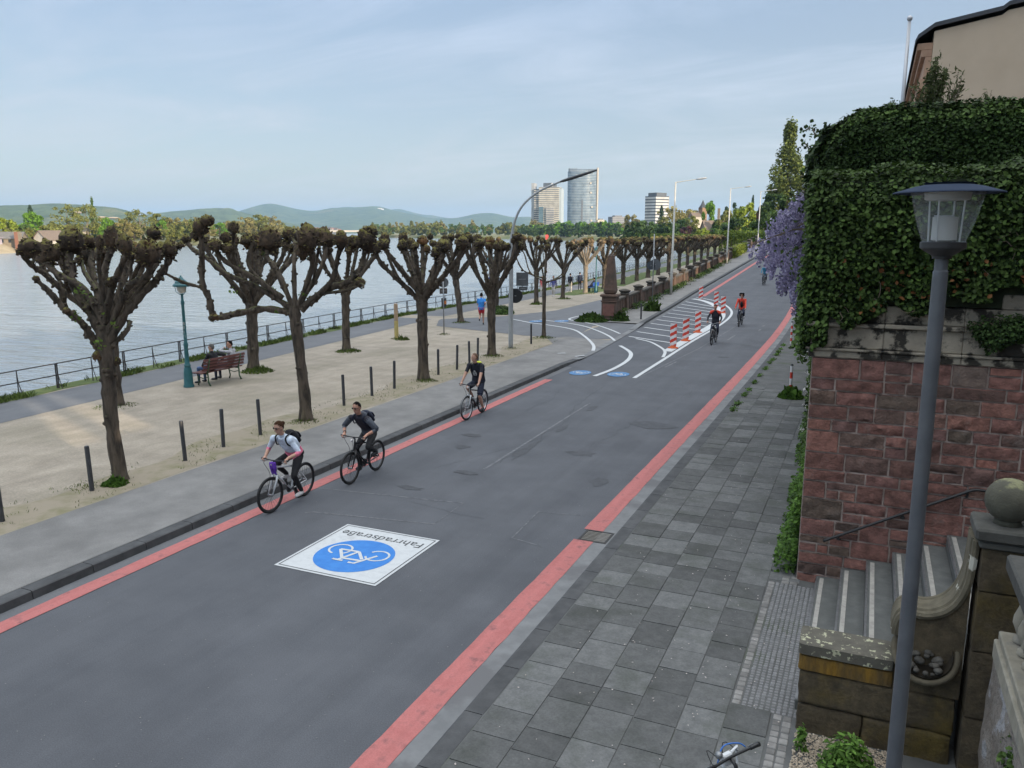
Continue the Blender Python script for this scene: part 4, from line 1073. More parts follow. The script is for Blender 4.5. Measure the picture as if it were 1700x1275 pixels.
def wf2(rs, n):
    y = rs.uniform(16, 30, n); z = .1 + rs.uniform(0, 1, n) ** 1.2 * 3.6
    X = np.array([xw(a) for a in y]); return np.stack([X - .08 - rs.uniform(0, .16, n), y, z], 1), np.tile(np.array([[-1, -.2, .4]]), (n, 1))
place(leaf_sheet('leaves', 6500, wf2, .036, m_ivy2, 15), wd)
def wf3(rs, n):
    c = rs.randint(0, 26, n); y = 17 + c * .55; z = 1.2 + (c * 37 % 11) / 11 * 1.9
    P = np.stack([np.array([xw(a) for a in y]) - .24, y, z], 1) + rs.normal(size=(n, 3)) * .045
    return P, rnd_unit(rs, n)
place(leaf_sheet('blossoms', 420, wf3, .03, M('white blossom', (.62, .60, .58), rough=.7), 16), wd)
def wf4(rs, n):
    y = rs.uniform(22, 40, n); P = np.stack([np.array([xr(a) for a in y]) + .30 + rs.normal(size=n) * .05, y, .1 + rs.uniform(0, .05, n)], 1)
    k = np.array([nz2(a * 1.3, 2.0) for a in y]) > .05
    return P[k], np.tile(np.array([[0, 0, 1.0]]), (int(k.sum()), 1))
kw = empty('kerb_weeds', (-3.4, 30, .09)); tag(kw, 'low weeds growing in the joint behind the right kerb', 'weeds')
place(leaf_sheet('leaves', 2600, wf4, .028, m_weed, 17, spread=.8), kw)
# plants in the gravel bed
for i, (x, y, r, h, nn, lab) in enumerate(((.12, 7.55, .26, .42, 900, 'bushy green perennial in the gravel bed beside the lamp post'), (-.30, 7.75, .06, .30, 90, 'single thin upright weed at the left end of the gravel bed'), (.62, 7.3, .25, .3, 700, 'leafy green plant in the gravel bed to the right of the lamp post'))):
    pt = empty('bed_plant', (x, y, .09)); tag(pt, lab, 'plant')
    def pf(rs, n, x=x, y=y, r=r, h=h):
        d = rnd_unit(rs, n); d[:, 2] = np.abs(d[:, 2]); k = rs.uniform(0.2, 1, (n, 1)) ** .6
        return np.array([[x, y, .1]]) + d * k * np.array([[r, r, h]]), d + np.array([[0, 0, .4]])
    place(leaf_sheet('leaves', nn, pf, .035, m_weed if i != 2 else m_ivy2, 40 + i, asp=.4), pt)
    for k in range(7): mb = MB(); mb.tube([(x, y, .08), (x + .4 * r * math.cos(k), y + .4 * r * math.sin(k), .1 + h * .6)], .004, 4); place(mb.build('stem', m_weed), pt)
pt = empty('wall_plant', (1.36, 6.9, 1.1)); tag(pt, 'leafy plant growing on the peeling plaster wall at the right edge', 'plant')
def pf(rs, n):
    d = rnd_unit(rs, n); return np.array([[1.38, 6.85, 1.05]]) + d * rs.uniform(.2, 1, (n, 1)) * np.array([[.16, .3, .34]]), d + np.array([[-.5, 0, .4]])
place(leaf_sheet('leaves', 1100, pf, .026, m_ivy2, 44), pt)
mb = MB(); mb.tube([(1.3, 6.9, .75), (1.3, 6.88, 1.2)], .01, 5); place(mb.build('stem', MATS['ivy stem']), pt)

# ------------------------------------------------------------------ wisteria on the garden wall
ws = empty('wisteria', (-1.3, 22, 5)); tag(ws, 'lilac wisteria in full bloom hanging from the ivy over the right pavement', 'wisteria')
rng = random.Random(12); rs = np.random.RandomState(12)
# racemes hang from a spreading canopy; each a tapering cluster of petals
cent = []
for k in range(820):
    a = rng.random()
    y = rng.uniform(17.5, 25.5); 
    t_ = rng.random()
    # outline: reaches furthest out at mid height, narrows downwards
    z = rng.uniform(3.7, 6.15)
    reach = float(np.interp(z, [3.4, 3.9, 4.5, 5.0, 5.35, 5.8, 6.2], [.40, .85, 1.35, 1.80, 1.55, 1.05, .45]))
    lob = .82 + .25 * nz2(z * 3.1, y * .6, 4.0)
    x = xw(y) - reach * lob * math.sqrt(rng.random()) 
    cent.append((x, y, z))
P = []; N = []
for (x, y, z) in cent:
    L = rng.uniform(.22, .42); n = int(46 * L / .3)
    k = rs.uniform(0, 1, n); r = .065 * (1 - k) ** .7 + .012
    an = rs.uniform(0, 2 * PI, n)
    P.append(np.stack([x + r * np.cos(an), y + r * np.sin(an), z - k * L], 1)); N.append(np.stack([np.cos(an), np.sin(an), np.full(n, .3)], 1))
P = np.concatenate(P); N = np.concatenate(N)
U, W_ = leaf_frames(rs, len(P), N, .026, .8, .5)
place(quads('blossoms', P, U, W_, leafmat('lilac petal', (.25, .22, .39), (.50, .46, .62), .2, .75, .3)), ws)
def wl_(rs, n):
    idx = rs.randint(0, len(cent), n); P = np.array([cent[i] for i in idx]) + rs.normal(size=(n, 3)) * .16 + np.array([[.15, 0, .08]]); return P, rnd_unit(rs, n)
place(leaf_sheet('leaves', 1500, wl_, .045, m_ivy2, 18), ws)
mb = MB()
for k in range(34):
    c = cent[rng.randrange(len(cent))]; a = V((xw(c[1]) + .1, c[1], min(5.9, c[2] + .35))); b = V((c[0], c[1], c[2]))
    mb.tube([a, a.lerp(b, .5) + V((0, 0, .14)), b], [.03, .02, .008], 6)
place(mb.build('stem', MATS['ivy stem']), ws)
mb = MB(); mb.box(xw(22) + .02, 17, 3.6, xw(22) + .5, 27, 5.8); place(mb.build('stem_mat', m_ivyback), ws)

# ------------------------------------------------------------------ house on the terrace, flagpole, garden bits
hs = empty('villa', (.95, 24.0, 6.5)); tag(hs, 'beige rendered villa with dark roof edge and reddish cornice above the ivy', 'house')
mb = MB()
Y0, Y1, X0, X1 = 0.0, 16.0, 0.0, 13.0
gz = [(0, 3.66), (1.45, 3.90), (1.58, 4.0), (6.5, 4.7), (13, 3.4)]
front = [(X0, Y0, -2)] + [(X1, Y0, -2)] + [(x, Y0, z) for x, z in reversed(gz)]
back = [(x, Y1, z) for x, _, z in front]
n = len(front)
mb.add(front + back, [tuple(range(n)), tuple(reversed(range(n, 2 * n)))] + [(i, n + i, n + (i + 1) % n, (i + 1) % n) for i in (0, 1, n - 1)])
mb.build('wall', M('beige render', (.52, .42, .315), (.57, .465, .355), scale=1.2, detail=8, rough=.95, bump=.15, bscale=40), hs)
mb = MB()
rf = [(-.42, 3.36), (-.36, 3.50), (0.0, 3.75), (1.45, 3.99), (1.58, 4.09), (6.5, 4.79), (13.4, 3.4)]
m_roof = M('slate grey roof', (.035, .04, .05), (.055, .06, .07), scale=5, rough=.6)
n = len(rf)
mb.add([(x, -.10, z) for x, z in rf] + [(x, -.10, z + .10) for x, z in rf] + [(x, 16.1, z) for x, z in rf] + [(x, 16.1, z + .10) for x, z in rf],
       [(i, i + 1, n + i + 1, n + i) for i in range(n - 1)] + [(n + i, n + i + 1, 3 * n + i + 1, 3 * n + i) for i in range(n - 1)] + [(2 * n + i, 2 * n + i + 1, i + 1, i) for i in range(n - 1)] + [(0, n, 3 * n, 2 * n)] + [(3 * n + i, 3 * n + i + 1, 2 * n + i + 1, 2 * n + i) for i in range(n - 1)])
mb.build('roof', m_roof, hs)
m_corn = M('reddish sandstone cornice', (.36, .22, .15), (.44, .29, .20), scale=3, rough=.9)
mb = MB()
for z0, z1, pr in ((3.23, 3.40, .36), (3.06, 3.23, .26), (2.55, 3.06, .16), (2.28, 2.55, .24), (2.1, 2.28, .12)): mb.box(-pr, .02, z0 + .002, -.004, 15.9, z1, 0, .01)
mb.build('cornice', m_corn, hs)
for k in range(5):
    y = 1.2 + k * 3
    w2 = MB(); w2.box(-.10, y, -.6, -.003, y + 1.5, 1.5, 0, .02); fr = w2.build('window', m_corn, hs)
    w2 = MB(); w2.box(-.106, y + .2, -.5, -.101, y + 1.3, 1.35); w2.build('pane', M('dark window glass', (.03, .035, .04), rough=.1), fr)
# chimney
mb = MB(); mb.box(6.1, 6, 5.2, 6.9, 7, 6.6, 0, .02); mb.build('chimney', m_corn, hs)
fp = empty('flagpole', (.36, 24, 6.4)); tag(fp, 'bare pale flagpole with a small knob standing beside the villa', 'flagpole')
mb = MB(); mb.tube([(0, 0, 0), (0, 0, 4.05)], [.055, .04], 10); mb.build('pole', M('pale aluminium', (.45, .46, .48), rough=.4, metal=.4), fp, smooth=True)
mb = MB(); mb.ball((0, 0, 4.12), .07, 12, 8); mb.build('finial', MATS['pale aluminium'], fp, smooth=True)
gs = empty('garden_stone', (2.02, 15.2, 6.6)); tag(gs, 'brown rounded stone post sticking out above the upper ivy before the villa', 'stone post')
mb = MB(); mb.tube([(0, 0, 0), (0, 0, .48), (0, 0, .58), (0, 0, .64)], [.13, .125, .10, .04], 10); mb.build('stone', M('brown stone', (.13, .10, .075), (.18, .14, .11), scale=5, rough=.9, bump=.4), gs)
mb = MB(); mb.tube([(0, 0, .62), (0, 0, .80)], .006, 5); mb.tube([(-.05, 0, .74), (.05, 0, .74)], .005, 5); mb.build('cross', m_black, gs)
# airy shrubs against the villa
m_bam = leafmat('narrow olive leaf', (.055, .075, .028), (.12, .145, .06), .25, .5, .2)
for i, (x, y, h, r, nn, lab) in enumerate(((.74, 16.2, 1.18, .17, 2000, 'tallest dark leafy bush above the upper ivy, in front of the villa corner'), (1.02, 16.4, .84, .15, 380, 'mid height wispy bush right of the tall one before the villa wall'), (.45, 16.0, .72, .14, 240, 'wispy bush just right of the flagpole above the ivy'), (.16, 15.9, .42, .13, 200, 'low wispy bush at the foot of the flagpole'), (1.30, 16.0, .42, .12, 150, 'low sparse bush before the beige villa wall'), (1.52, 16.0, .5, .06, 60, 'single thin sprig standing before the beige villa wall'))):
    bs = empty('wispy_bush', (x, y, 6.9)); tag(bs, lab, 'bush', 'wispy bushes above the upper ivy')
    stems = []
    rng = random.Random(70 + i); mb = MB()
    for k in range(4 if nn < 300 else 9):
        a = rng.uniform(0, 6.28); tip = V((r * .8 * math.cos(a), r * .8 * math.sin(a), h * rng.uniform(.6, 1.0) + .15))
        mb = MB(); mb.tube([(0, 0, -.1), tip * .5 + V((0, 0, .05)), tip], [.01, .007, .003], 4); stems.append(tip); mb.build('stem', MATS['ivy stem'], bs)
    def bf(rs, n, stems=stems):
        idx = rs.randint(0, len(stems), n); k = rs.uniform(.2, 1.03, (n, 1)); T = np.array([tuple(s) for s in stems])[idx]
        return T * k + rs.normal(size=(n, 3)) * .035, rnd_unit(rs, n)
    leaf_sheet('leaves', nn, bf, .042, m_bam, 50 + i, bs, asp=.28)

# ------------------------------------------------------------------ the lamp in front
lp = empty('street_lamp', (.368, 5.15, .148)); tag(lp, 'tall grey post lamp with clear glass lantern and flat disc roof, close in front', 'street lamp')
ZB = .09
m_post = M('blue grey painted post', (.075, .083, .095), (.10, .108, .12), scale=6, detail=6, rough=.42, bump=.05)
mb = MB(); mb.tube([(0.0, 0, -.1), (-.02, 0, 4.80)], [.050, .040], 20); mb.tube([(-.02, 0, 4.80), (-.0202, 0, 4.83), (-.0205, 0, 4.835), (-.021, 0, 4.90)], [.040, .039, .035, .035], 20)
mb.box(-.035, -.0545, .55, .03, -.048, .95)
mb.build('post', m_post, lp, smooth=True, sharp=35)
cx = -.021
mb = MB(); mb.lathe([(.05, 4.900), (.052, 4.916), (.085, 4.938), (.112, 4.955), (.112, 4.958)], (cx, 0, -.0), 28); mb.lathe([(.114, 4.958), (.118, 4.961), (.118, 4.992), (.110, 4.995)], (cx, 0, 0), 28)
mb.build('collar', M('black lamp base', (.012, .012, .014), (.03, .03, .032), scale=8, rough=.45), lp, smooth=True, sharp=35)
def glassmat(name, tint=(.93, .95, .96), clear=.80):
    mt = bpy.data.materials.new(name); mt.use_nodes = True; t = mt.node_tree; t.nodes.clear()
    o = nd(t, 'ShaderNodeOutputMaterial'); tr = nd(t, 'ShaderNodeBsdfTransparent'); tr.inputs[0].default_value = (*tint, 1); gl = nd(t, 'ShaderNodeBsdfPrincipled')
    gl.inputs['Base Color'].default_value = (.55, .57, .58, 1); gl.inputs['Roughness'].default_value = .12
    ms = nd(t, 'ShaderNodeMixShader'); ms.inputs[0].default_value = 1 - clear
    t.links.new(tr.outputs[0], ms.inputs[1]); t.links.new(gl.outputs[0], ms.inputs[2]); t.links.new(ms.outputs[0], o.inputs[0]); MATS[name] = mt
    return mt
m_glass = glassmat('dusty lantern glass')
mb = MB(); mb.lathe([(.110, 4.994), (.135, 5.064), (.160, 5.148), (.178, 5.225), (.186, 5.265)], (cx, 0, 0), 32, cap=False); mb.build('glass', m_glass, lp, smooth=True)
mb = MB(); mb.lathe([(.0, 5.309), (.12, 5.306), (.18, 5.294), (.24, 5.276), (.278, 5.265), (.282, 5.259), (.276, 5.258), (.19, 5.267), (.0, 5.267)], (cx, 0, 0), 36, cap=False); mb.lathe([(.12, 5.307), (.13, 5.315), (.0, 5.318)], (cx, 0, 0), 36, cap=False)
mb.build('lamp_roof', M('slate blue lamp roof', (.030, .042, .070), (.042, .055, .085), scale=5, rough=.85, spec=.05), lp, smooth=True, sharp=30)
mb = MB(); mb.lathe([(.105, 5.220), (.115, 5.225), (.118, 5.264)], (cx, 0, 0), 24); mb.lathe([(.045, 4.995), (.065, 5.003), (.065, 5.131), (.0, 5.136)], (cx, 0, 0), 20)
mb.build('reflector', M('white enamel', (.62, .60, .56), rough=.4), lp, smooth=True, sharp=35)
mb = MB()
for k in range(4):
    a = PI / 4 + k * PI / 2 + .3; mb.tube([(cx + .085 * math.cos(a), .085 * math.sin(a), 4.995), (cx + .095 * math.cos(a), .095 * math.sin(a), 5.225)], .005, 6)
mb.tube([(cx - .06, -.03, 5.136), (cx + .03, -.05, 5.136)], .004, 6)
mb.build('wire_frame', M('bright wire', (.6, .6, .6), rough=.3, metal=.3), lp)
# ------------------------------------------------------------------ pollarded lime trees
m_bark = M('grey brown bark', (.036, .028, .021), (.112, .088, .065), scale=5, detail=10, lo=.38, hi=.60, rough=.95, bump=1.0, bscale=16, stretch=(1.8, 1.8, .4), c3=(.155, .125, .07), scale3=1.1, lo3=.60, hi3=.72, up=((.085, .088, .028), .18), dist=.03)
m_barkpale = M('pale or sunlit bark', (.17, .14, .105), (.25, .21, .16), scale=5, detail=10, rough=.95, bump=.9, bscale=22, stretch=(1.6, 1.6, .5), dist=.03)  # pale trunks; on the one pollard its paleness stands in for sunlight
m_burr = M('knobby burr bark', (.020, .014, .009), (.075, .050, .031), scale=9, detail=9, rough=.95, bump=1.0, bscale=16, island=.45, c3=(.15, .075, .032), scale3=.9, lo3=.56, hi3=.66, up=((.14, .125, .03), .27), dist=.04)
m_tuft = leafmat('grass tuft blade', (.05, .085, .018), (.11, .15, .035), .3, .6, .2)
m_bud = leafmat('young lime leaf', (.08, .15, .02), (.14, .22, .04), .25, .5, .3)

def burr(mb, c, r, rng, axis=V((0, 0, 1)), tall=1.15, dens=1.0):
    """a pollard fist: lumpy head, studded with stubs and twig stumps"""
    q = axis.to_track_quat('Z', 'Y').to_matrix()
    seed = rng.uniform(0, 50)
    seg, rings = 12, 9
    vs = []; fs = []
    for i in range(rings + 1):
        ph = PI * i / rings
        for k in range(seg):
            t = 2 * PI * k / seg
            d = V((math.sin(ph) * math.cos(t), math.sin(ph) * math.sin(t), -math.cos(ph) * tall))
            f = 1 + .30 * mnoise.noise(d * 1.8 + V((seed, 0, 0))) + .22 * mnoise.noise(d * 4.5 + V((0, seed, 0))) - (.28 if d.z < -.5 else 0)
            vs.append(c + q @ (d * r * f))
    for i in range(rings):
        for k in range(seg):
            k2 = (k + 1) % seg
            fs.append((i * seg + k, i * seg + k2, (i + 1) * seg + k2, (i + 1) * seg + k))
    mb.add(vs, fs)
    for k in range(int(46 * dens)):
        d = V((rng.gauss(0, 1), rng.gauss(0, 1), rng.gauss(.25, .9))).normalized()
        p = c + q @ (V((d.x, d.y, d.z * tall)) * r * .86)
        dd = (q @ d + V((0, 0, .35))).normalized()
        L = r * rng.uniform(.18, .42); rr = r * rng.uniform(.07, .17)
        mb.tube([p, p + dd * L * .6, p + dd * L], [rr, rr * .9, rr * .35], 5)

def lumpy(mb, pts, r0, r1, rng, seg=9, knob=.8):
    """a limb: wavering girth, swollen joints, little bosses along it"""
    P = smooth_pts(pts, 5); n = len(P); r0 *= .80; r1 *= .95
    rad = []
    for i in range(n):
        k = i / (n - 1); r = r0 + (r1 - r0) * k
        rad.append(r * (1 + .16 * math.sin(i * 2.1 + rng.random()) + rng.uniform(-.10, .14)))
    mb.tube(P, rad, seg, jit=.09, rng=rng)
    for i in range(1, n):
        for _ in range(3):
            if rng.random() < knob:
                d = V((rng.gauss(0, 1), rng.gauss(0, 1), rng.gauss(0, .8))).normalized(); r = rad[i]
                p = P[i] + d * r * .75
                q_ = rng.uniform(.7, 1.35); mb.tube([p - d * r * .3, p + d * r * .45 * q_, p + d * r * .8 * q_], [r * .5, r * .5, r * .22], 5)

def make_pollard(base, label, group, trunk, limbs, burrs, rng, mat=None, bmat=None, lean=0.0, tuft=True, seg=9, dens=1.0, sparse=False):
    """trunk: [(p, radius)]; limbs: [(pts, r0, r1)]; burrs: [(c, r, tall)] in metres from the base"""
    t = empty('pollard_tree', base); tag(t, label, 'tree', group)
    mb = MB()
    P = smooth_pts([p for p, r in trunk], 4); R = np.interp(np.linspace(0, len(trunk) - 1, len(P)), range(len(trunk)), [r for p, r in trunk])
    R = [r * (1 + .07 * math.sin(i * 1.9) + rng.uniform(-.05, .06)) for i, r in enumerate(R)]
    R = [r * .9 for r in R]; R[0] *= 1.3
    P[0] = P[0] - V((0, 0, .08))
    mb.tube(P, R, seg + 5, jit=.06, rng=rng)
    for k in range(10 if not sparse else 5):
        i = rng.randrange(2, len(P)); d = V((rng.gauss(0, 1), rng.gauss(0, 1), 0)).normalized(); r = R[i]
        p = P[i] + d * r * .8; mb.tube([p - d * r * .3, p + d * r * .2, p + d * r * .42], [r * .42, r * .36, r * .15], 6)
    for pts, r0, r1 in limbs: lumpy(mb, pts, r0, r1, rng, seg)
    mb.build('trunk', mat or m_bark, t, smooth=True, sharp=60)
    mb = MB()
    for c, r, tall in burrs: burr(mb, V(c), r, rng, V((rng.uniform(-.2, .2), rng.uniform(-.2, .2), 1)), tall, dens)
    mb.build('crown', bmat or m_burr, t, smooth=True, sharp=70)
    return t

def tuft_at(name, label, loc, r, h, n, seed, mat=None, group=None, asp=.12):
    o = empty(name, loc); tag(o, label, 'grass tuft' if 'grass' in name else 'weed', group)
    rs = np.random.RandomState(seed)
    a = rs.uniform(0, 2 * PI, n); k = np.sqrt(rs.uniform(0, 1, n))
    P = np.stack([r * k * np.cos(a), r * k * np.sin(a), np.zeros(n)], 1)
    U = np.stack([rs.normal(size=n) * .3, rs.normal(size=n) * .3, np.ones(n)], 1) * (h * rs.uniform(.4, 1.1, (n, 1)) * (1.15 - k[:, None]) / 2)
    W_ = np.cross(U, rnd_unit(rs, n)); W_ /= np.linalg.norm(W_, axis=1, keepdims=True); W_ *= h * .5 * asp
    quads('leaves', P + U, U, W_, mat or m_tuft, o)
    return o

CR, CF = V((math.cos(YAW), math.sin(YAW), 0)), V((-math.sin(YAW), math.cos(YAW), 0))
def from_photo(base, origin, sc, rng, limbs, burrs, trunk_px, dep):
    """outline measured across the view; each limb gets its own depth"""
    ox, oy = origin
    def W3(px, py, d):
        dr = CR * (px - 850) + (CF * math.cos(PITCH) - V((0, 0, math.sin(PITCH)))) * 1330 - (V((0, 0, math.cos(PITCH))) + CF * math.sin(PITCH)) * (py - 637.5)
        q = base.dot(CF) + d; return V((0, 0, CAMH)) + dr * (q / dr.dot(CF)) - base
    tk = [(W3(px, py, 0), r) for px, py, r in trunk_px]
    L = []
    for pts, r0, r1, d in limbs:
        n = len(pts)
        L.append(([W3(px, py, d * (i / (n - 1)) ** 1.2) for i, (px, py) in enumerate(pts)], r0, r1))
    B = [(W3(px, py, d), r * .74 / sc, tall * 1.2) for px, py, r, tall, d in burrs]
    return tk, L, B

# first tree of the front row
rng = random.Random(101)
Z = lambda a: [(320 * 0 + x / 3.984, 320 + y / 3.984) for x, y in a]
limbs = [
    (Z([(690, 1080), (610, 960), (540, 860), (430, 770), (330, 660), (240, 575)]), .105, .045, -.5),
    (Z([(430, 770), (400, 640), (300, 540), (210, 480), (150, 410)]), .07, .05, -.7),
    (Z([(680, 980), (600, 800), (520, 680), (470, 560), (460, 440), (465, 380)]), .10, .08, .55),
    (Z([(690, 900), (650, 750), (635, 620), (605, 480), (598, 360)]), .085, .05, .9),
    (Z([(690, 880), (560, 640), (400, 550), (320, 480), (300, 420)]), .08, .06, .3),
    (Z([(720, 980), (830, 800), (930, 680), (1040, 570), (1100, 480), (1130, 400)]), .11, .06, .2),
    (Z([(715, 920), (800, 720), (860, 610), (960, 560), (1000, 470), (995, 430)]), .085, .06, -.5),
    (Z([(700, 860), (735, 650), (790, 510), (840, 400), (845, 350)]), .08, .05, -.8),
    (Z([(690, 820), (685, 600), (700, 480), (735, 380), (745, 340)]), .085, .06, .1),
    (Z([(860, 600), (915, 490), (960, 400), (1010, 310)]), .05, .045, -.3),
    (Z([(735, 1020), (840, 910), (855, 850)]), .07, .04, .35), (Z([(700, 760), (660, 560), (650, 420), (660, 350)]), .05, .04, -.6),
    (Z([(640, 640), (560, 520), (545, 450)]), .045, .03, .8), (Z([(860, 720), (1000, 540), (1030, 440), (1190, 360)]), .05, .035, .5)]
burrs = [(50, 413, 21, .9, -.7), (36, 418, 11, .7, -.7), (79, 425, 22, 1.3, .3), (118, 405, 27, 1.05, .55), (116, 448, 15, 1.3, .5), (120, 385, 14, .7, .6), (150, 405, 14, 1.3, .9), (166, 405, 10, 1.4, -.6), (186, 400, 17, 1.5, .1), (207, 408, 15, 1.5, -.8), (255, 390, 14, 1.2, -.3), (248, 422, 24, 1.1, -.5), (236, 418, 13, 1.0, -.4), (283, 418, 15, 1.4, .2), (262, 415, 11, 1.0, .0), (299, 408, 9, .9, .5), (182, 470, 10, 1, -.3), (110, 517, 8, .8, -.4), (115, 475, 12, 1.3, .4), (60, 463, 7, .8, -.5), (163, 592, 12, .8, -.1), (193, 600, 10, .8, .1)]
tk = [(200, 797, .165), (191, 740, .155), (184, 690, .150), (180, 640, .16), (178, 605, .175), (174, 570, .17), (172, 540, .12)]
a, b, c = from_photo(V((-13.92, 11.25, .13)), (200, 797), 82.5, rng, limbs, burrs, tk, 0)
T1 = make_pollard((-13.92, 11.25, .13), 'nearest pollarded lime tree, widest knobby crown, warm sun tone put into its bark', 'pollarded trees beside the bollards', a, b, c, rng)  # warm bark blotches stand in for sunlight on this trunk

# second tree of the front row
rng = random.Random(102)
limbs = [
    ([(488, 520), (440, 513), (395, 520), (357, 526), (347, 495), (336, 470), (335, 420), (334, 385)], .115, .07, -.5),
    ([(338, 478), (308, 470), (290, 462), (272, 452)], .06, .035, -.6),
    ([(484, 512), (430, 478), (375, 455), (345, 430), (318, 412), (310, 398)], .10, .045, .3),
    ([(470, 495), (420, 460), (390, 445), (365, 425), (358, 410)], .085, .055, -.7),
    ([(400, 450), (388, 425), (388, 385)], .06, .045, -.4),
    ([(486, 510), (460, 450), (442, 425), (445, 400)], .09, .075, .6),
    ([(490, 510), (488, 440), (490, 405), (478, 388)], .08, .05, .9),
    ([(495, 510), (518, 440), (511, 400)], .085, .07, -.8),
    ([(495, 510), (535, 440), (541, 395)], .08, .06, .5),
    ([(500, 515), (540, 482), (580, 466), (600, 440), (608, 405)], .11, .07, .2),
    ([(498, 512), (548, 470), (560, 430), (568, 402)], .09, .06, -.4), ([(530, 488), (575, 482), (600, 472), (603, 478)], .06, .03, -.2),
    ([(440, 470), (412, 440), (420, 400)], .05, .05, .2), ([(520, 470), (526, 430), (530, 410)], .05, .04, -.2)]
burrs = [(333, 380, 16, 1.1, -.5), (344, 368, 14, .8, -.5), (326, 392, 11, 1.0, -.4), (309, 398, 10, 1.0, .3), (356, 408, 15, .8, -.7), (388, 380, 11, 1.3, -.4), (374, 397, 11, 1.1, -.5), (377, 412, 12, .8, -.6), (410, 402, 14, 1.1, .2), (447, 402, 25, 1.15, .6), (440, 390, 12, .9, .5), (479, 392, 14, 1.2, .9), (488, 396, 12, 1.0, .8), (511, 398, 22, 1.3, -.8), (502, 420, 14, 1.2, -.7), (541, 398, 20, 1.1, .5), (528, 388, 12, .8, .4), (566, 402, 15, 1.3, -.4), (609, 402, 22, 1.25, .2), (616, 386, 14, .9, .2), (588, 405, 13, 1.2, -.1), (597, 470, 12, .8, 0), (355, 528, 10, .7, -.5), (272, 452, 6, .9, -.6)]
tk = [(508, 697, .20), (505, 650, .17), (500, 610, .155), (494, 560, .16), (490, 530, .18), (488, 508, .15)]
a, b, c = from_photo(V((-13.86, 17.2, .13)), (508, 697), 61.0, rng, limbs, burrs, tk, 0)
T2 = make_pollard((-13.86, 17.2, .13), 'second pollarded lime by the bollards, one long low limb reaching over the bench', 'pollarded trees beside the bollards', a, b, c, rng)

def auto_pollard(base, label, group, seed, H=4.9, fork=2.2, spread=1.7, nl=9, tr=.17, mat=None, bmat=None, br=.23, thin=False, seg=8, dens=1.0, lean=(0, 0), flat=0.0):
    rng = random.Random(seed)
    tk = [(V((0, 0, 0)), tr * 1.1), (V((lean[0] * .3, lean[1] * .3, fork * .35)), tr * .95), (V((lean[0] * .7, lean[1] * .7, fork * .75)), tr * .97), (V((lean[0], lean[1], fork)), tr * 1.1), (V((lean[0], lean[1], fork + .22)), tr * .8)]
    L = []; B = []
    for k in range(nl):
        az = 2 * PI * (k + rng.uniform(-.3, .3)) / nl
        inner = (k % 3 == 2)
        rad = spread * (rng.uniform(.25, .5) if inner else rng.uniform(.75, 1.05))
        d = V((math.cos(az), math.sin(az), 0))
        zt = H - (.35 if thin else .2) + rng.uniform(-.28, .15)
        f = V((lean[0], lean[1], fork + rng.uniform(-.15, .15)))
        e = f + d * rad + V((0, 0, zt - fork - br * .6)); e.z = zt - br * .7
        if flat and not inner: m1 = f + d * rad * .62 + V((0, 0, .25 * (zt - fork)))
        else: m1 = f + d * rad * .48 + V((0, 0, .42 * (zt - fork)))
        m2 = f + d * rad * .86 + V((0, 0, .74 * (zt - fork)))
        r0 = tr * (.42 if thin else .6)
        L.append(([f, m1, m2, e], r0, r0 * .55))
        B.append((e + V((0, 0, .06)), br * rng.uniform(.75, 1.15), rng.uniform(1.0, 1.5)))
        if rng.random() < (.5 if thin else .9):
            az2 = az + rng.uniform(-.8, .8); e2 = m1.lerp(m2, .4) + V((math.cos(az2), math.sin(az2), 0)) * rng.uniform(.2, .5); e2.z = H - .4 + rng.uniform(-.3, .2)
            L.append(([m1, m1.lerp(e2, .5) + d * .07, e2], r0 * .6, r0 * .4)); B.append((e2 + V((0, 0, .05)), br * rng.uniform(.55, .9), rng.uniform(1.0, 1.5)))
        if rng.random() < .35: B.append((m1 + d * .05, br * .42, .9))
    return make_pollard(base, label, group, tk, L, B, rng, mat, bmat, seg=seg, dens=dens, sparse=thin)

T3 = auto_pollard((-14.01, 23.8, .13), 'third pollarded lime by the bollards, straight limbs fanned like a V', 'pollarded trees beside the bollards', 203, 4.95, 2.75, 1.75, 10, .205, br=.19)
T4 = auto_pollard((-14.22, 29.75, .13), 'fourth pollarded lime by the bollards, with lumps at its fork, near the curved lamp', 'pollarded trees beside the bollards', 209, 4.95, 2.3, 1.5, 9, .19, br=.19)
rng = random.Random(7)
T5 = auto_pollard((-14.39, 36.0, .13), 'slim dark young pollarded tree with thin sparse limbs at the junction corner', 'pollarded trees beside the bollards', 215, 4.7, 2.7, 1.7, 7, .105, br=.14, thin=True, flat=1)
# back row by the riverside path
backrow = [(-20.22, 16.48, 'pollarded lime behind the nearest one, mostly hidden by its trunk'), (-20.72, 22.85, 'gnarled pollarded lime rising right behind the bench'), (-20.47, 28.3, 'pollarded lime on the promenade between the second and third front trees'), (-21.14, 40.2, 'pollarded lime with a bent trunk next to the round sign back'), (-21.75, 46.2, 'pollarded lime rising out of a dark green bush on the promenade'), (-22.57, 54.9, 'pollarded lime beside the two walkers in red and blue tops'), (-23.0, 61.6, 'pollarded lime where the sunlit gravel begins')]
for i, (x, y, lab) in enumerate(backrow):
    auto_pollard((x, y, zprom(y)), lab, 'pollarded trees along the riverside path', 300 + i, 4.85 + (.1 if i % 2 else 0), 2.35, 1.75, 9, .19 if i != 1 else .23, br=.20, seg=7, dens=.8, lean=((.0, .0), (.1, 0), (0, .1), (-.35, .1), (0, 0), (0, 0), (.1, 0))[i])
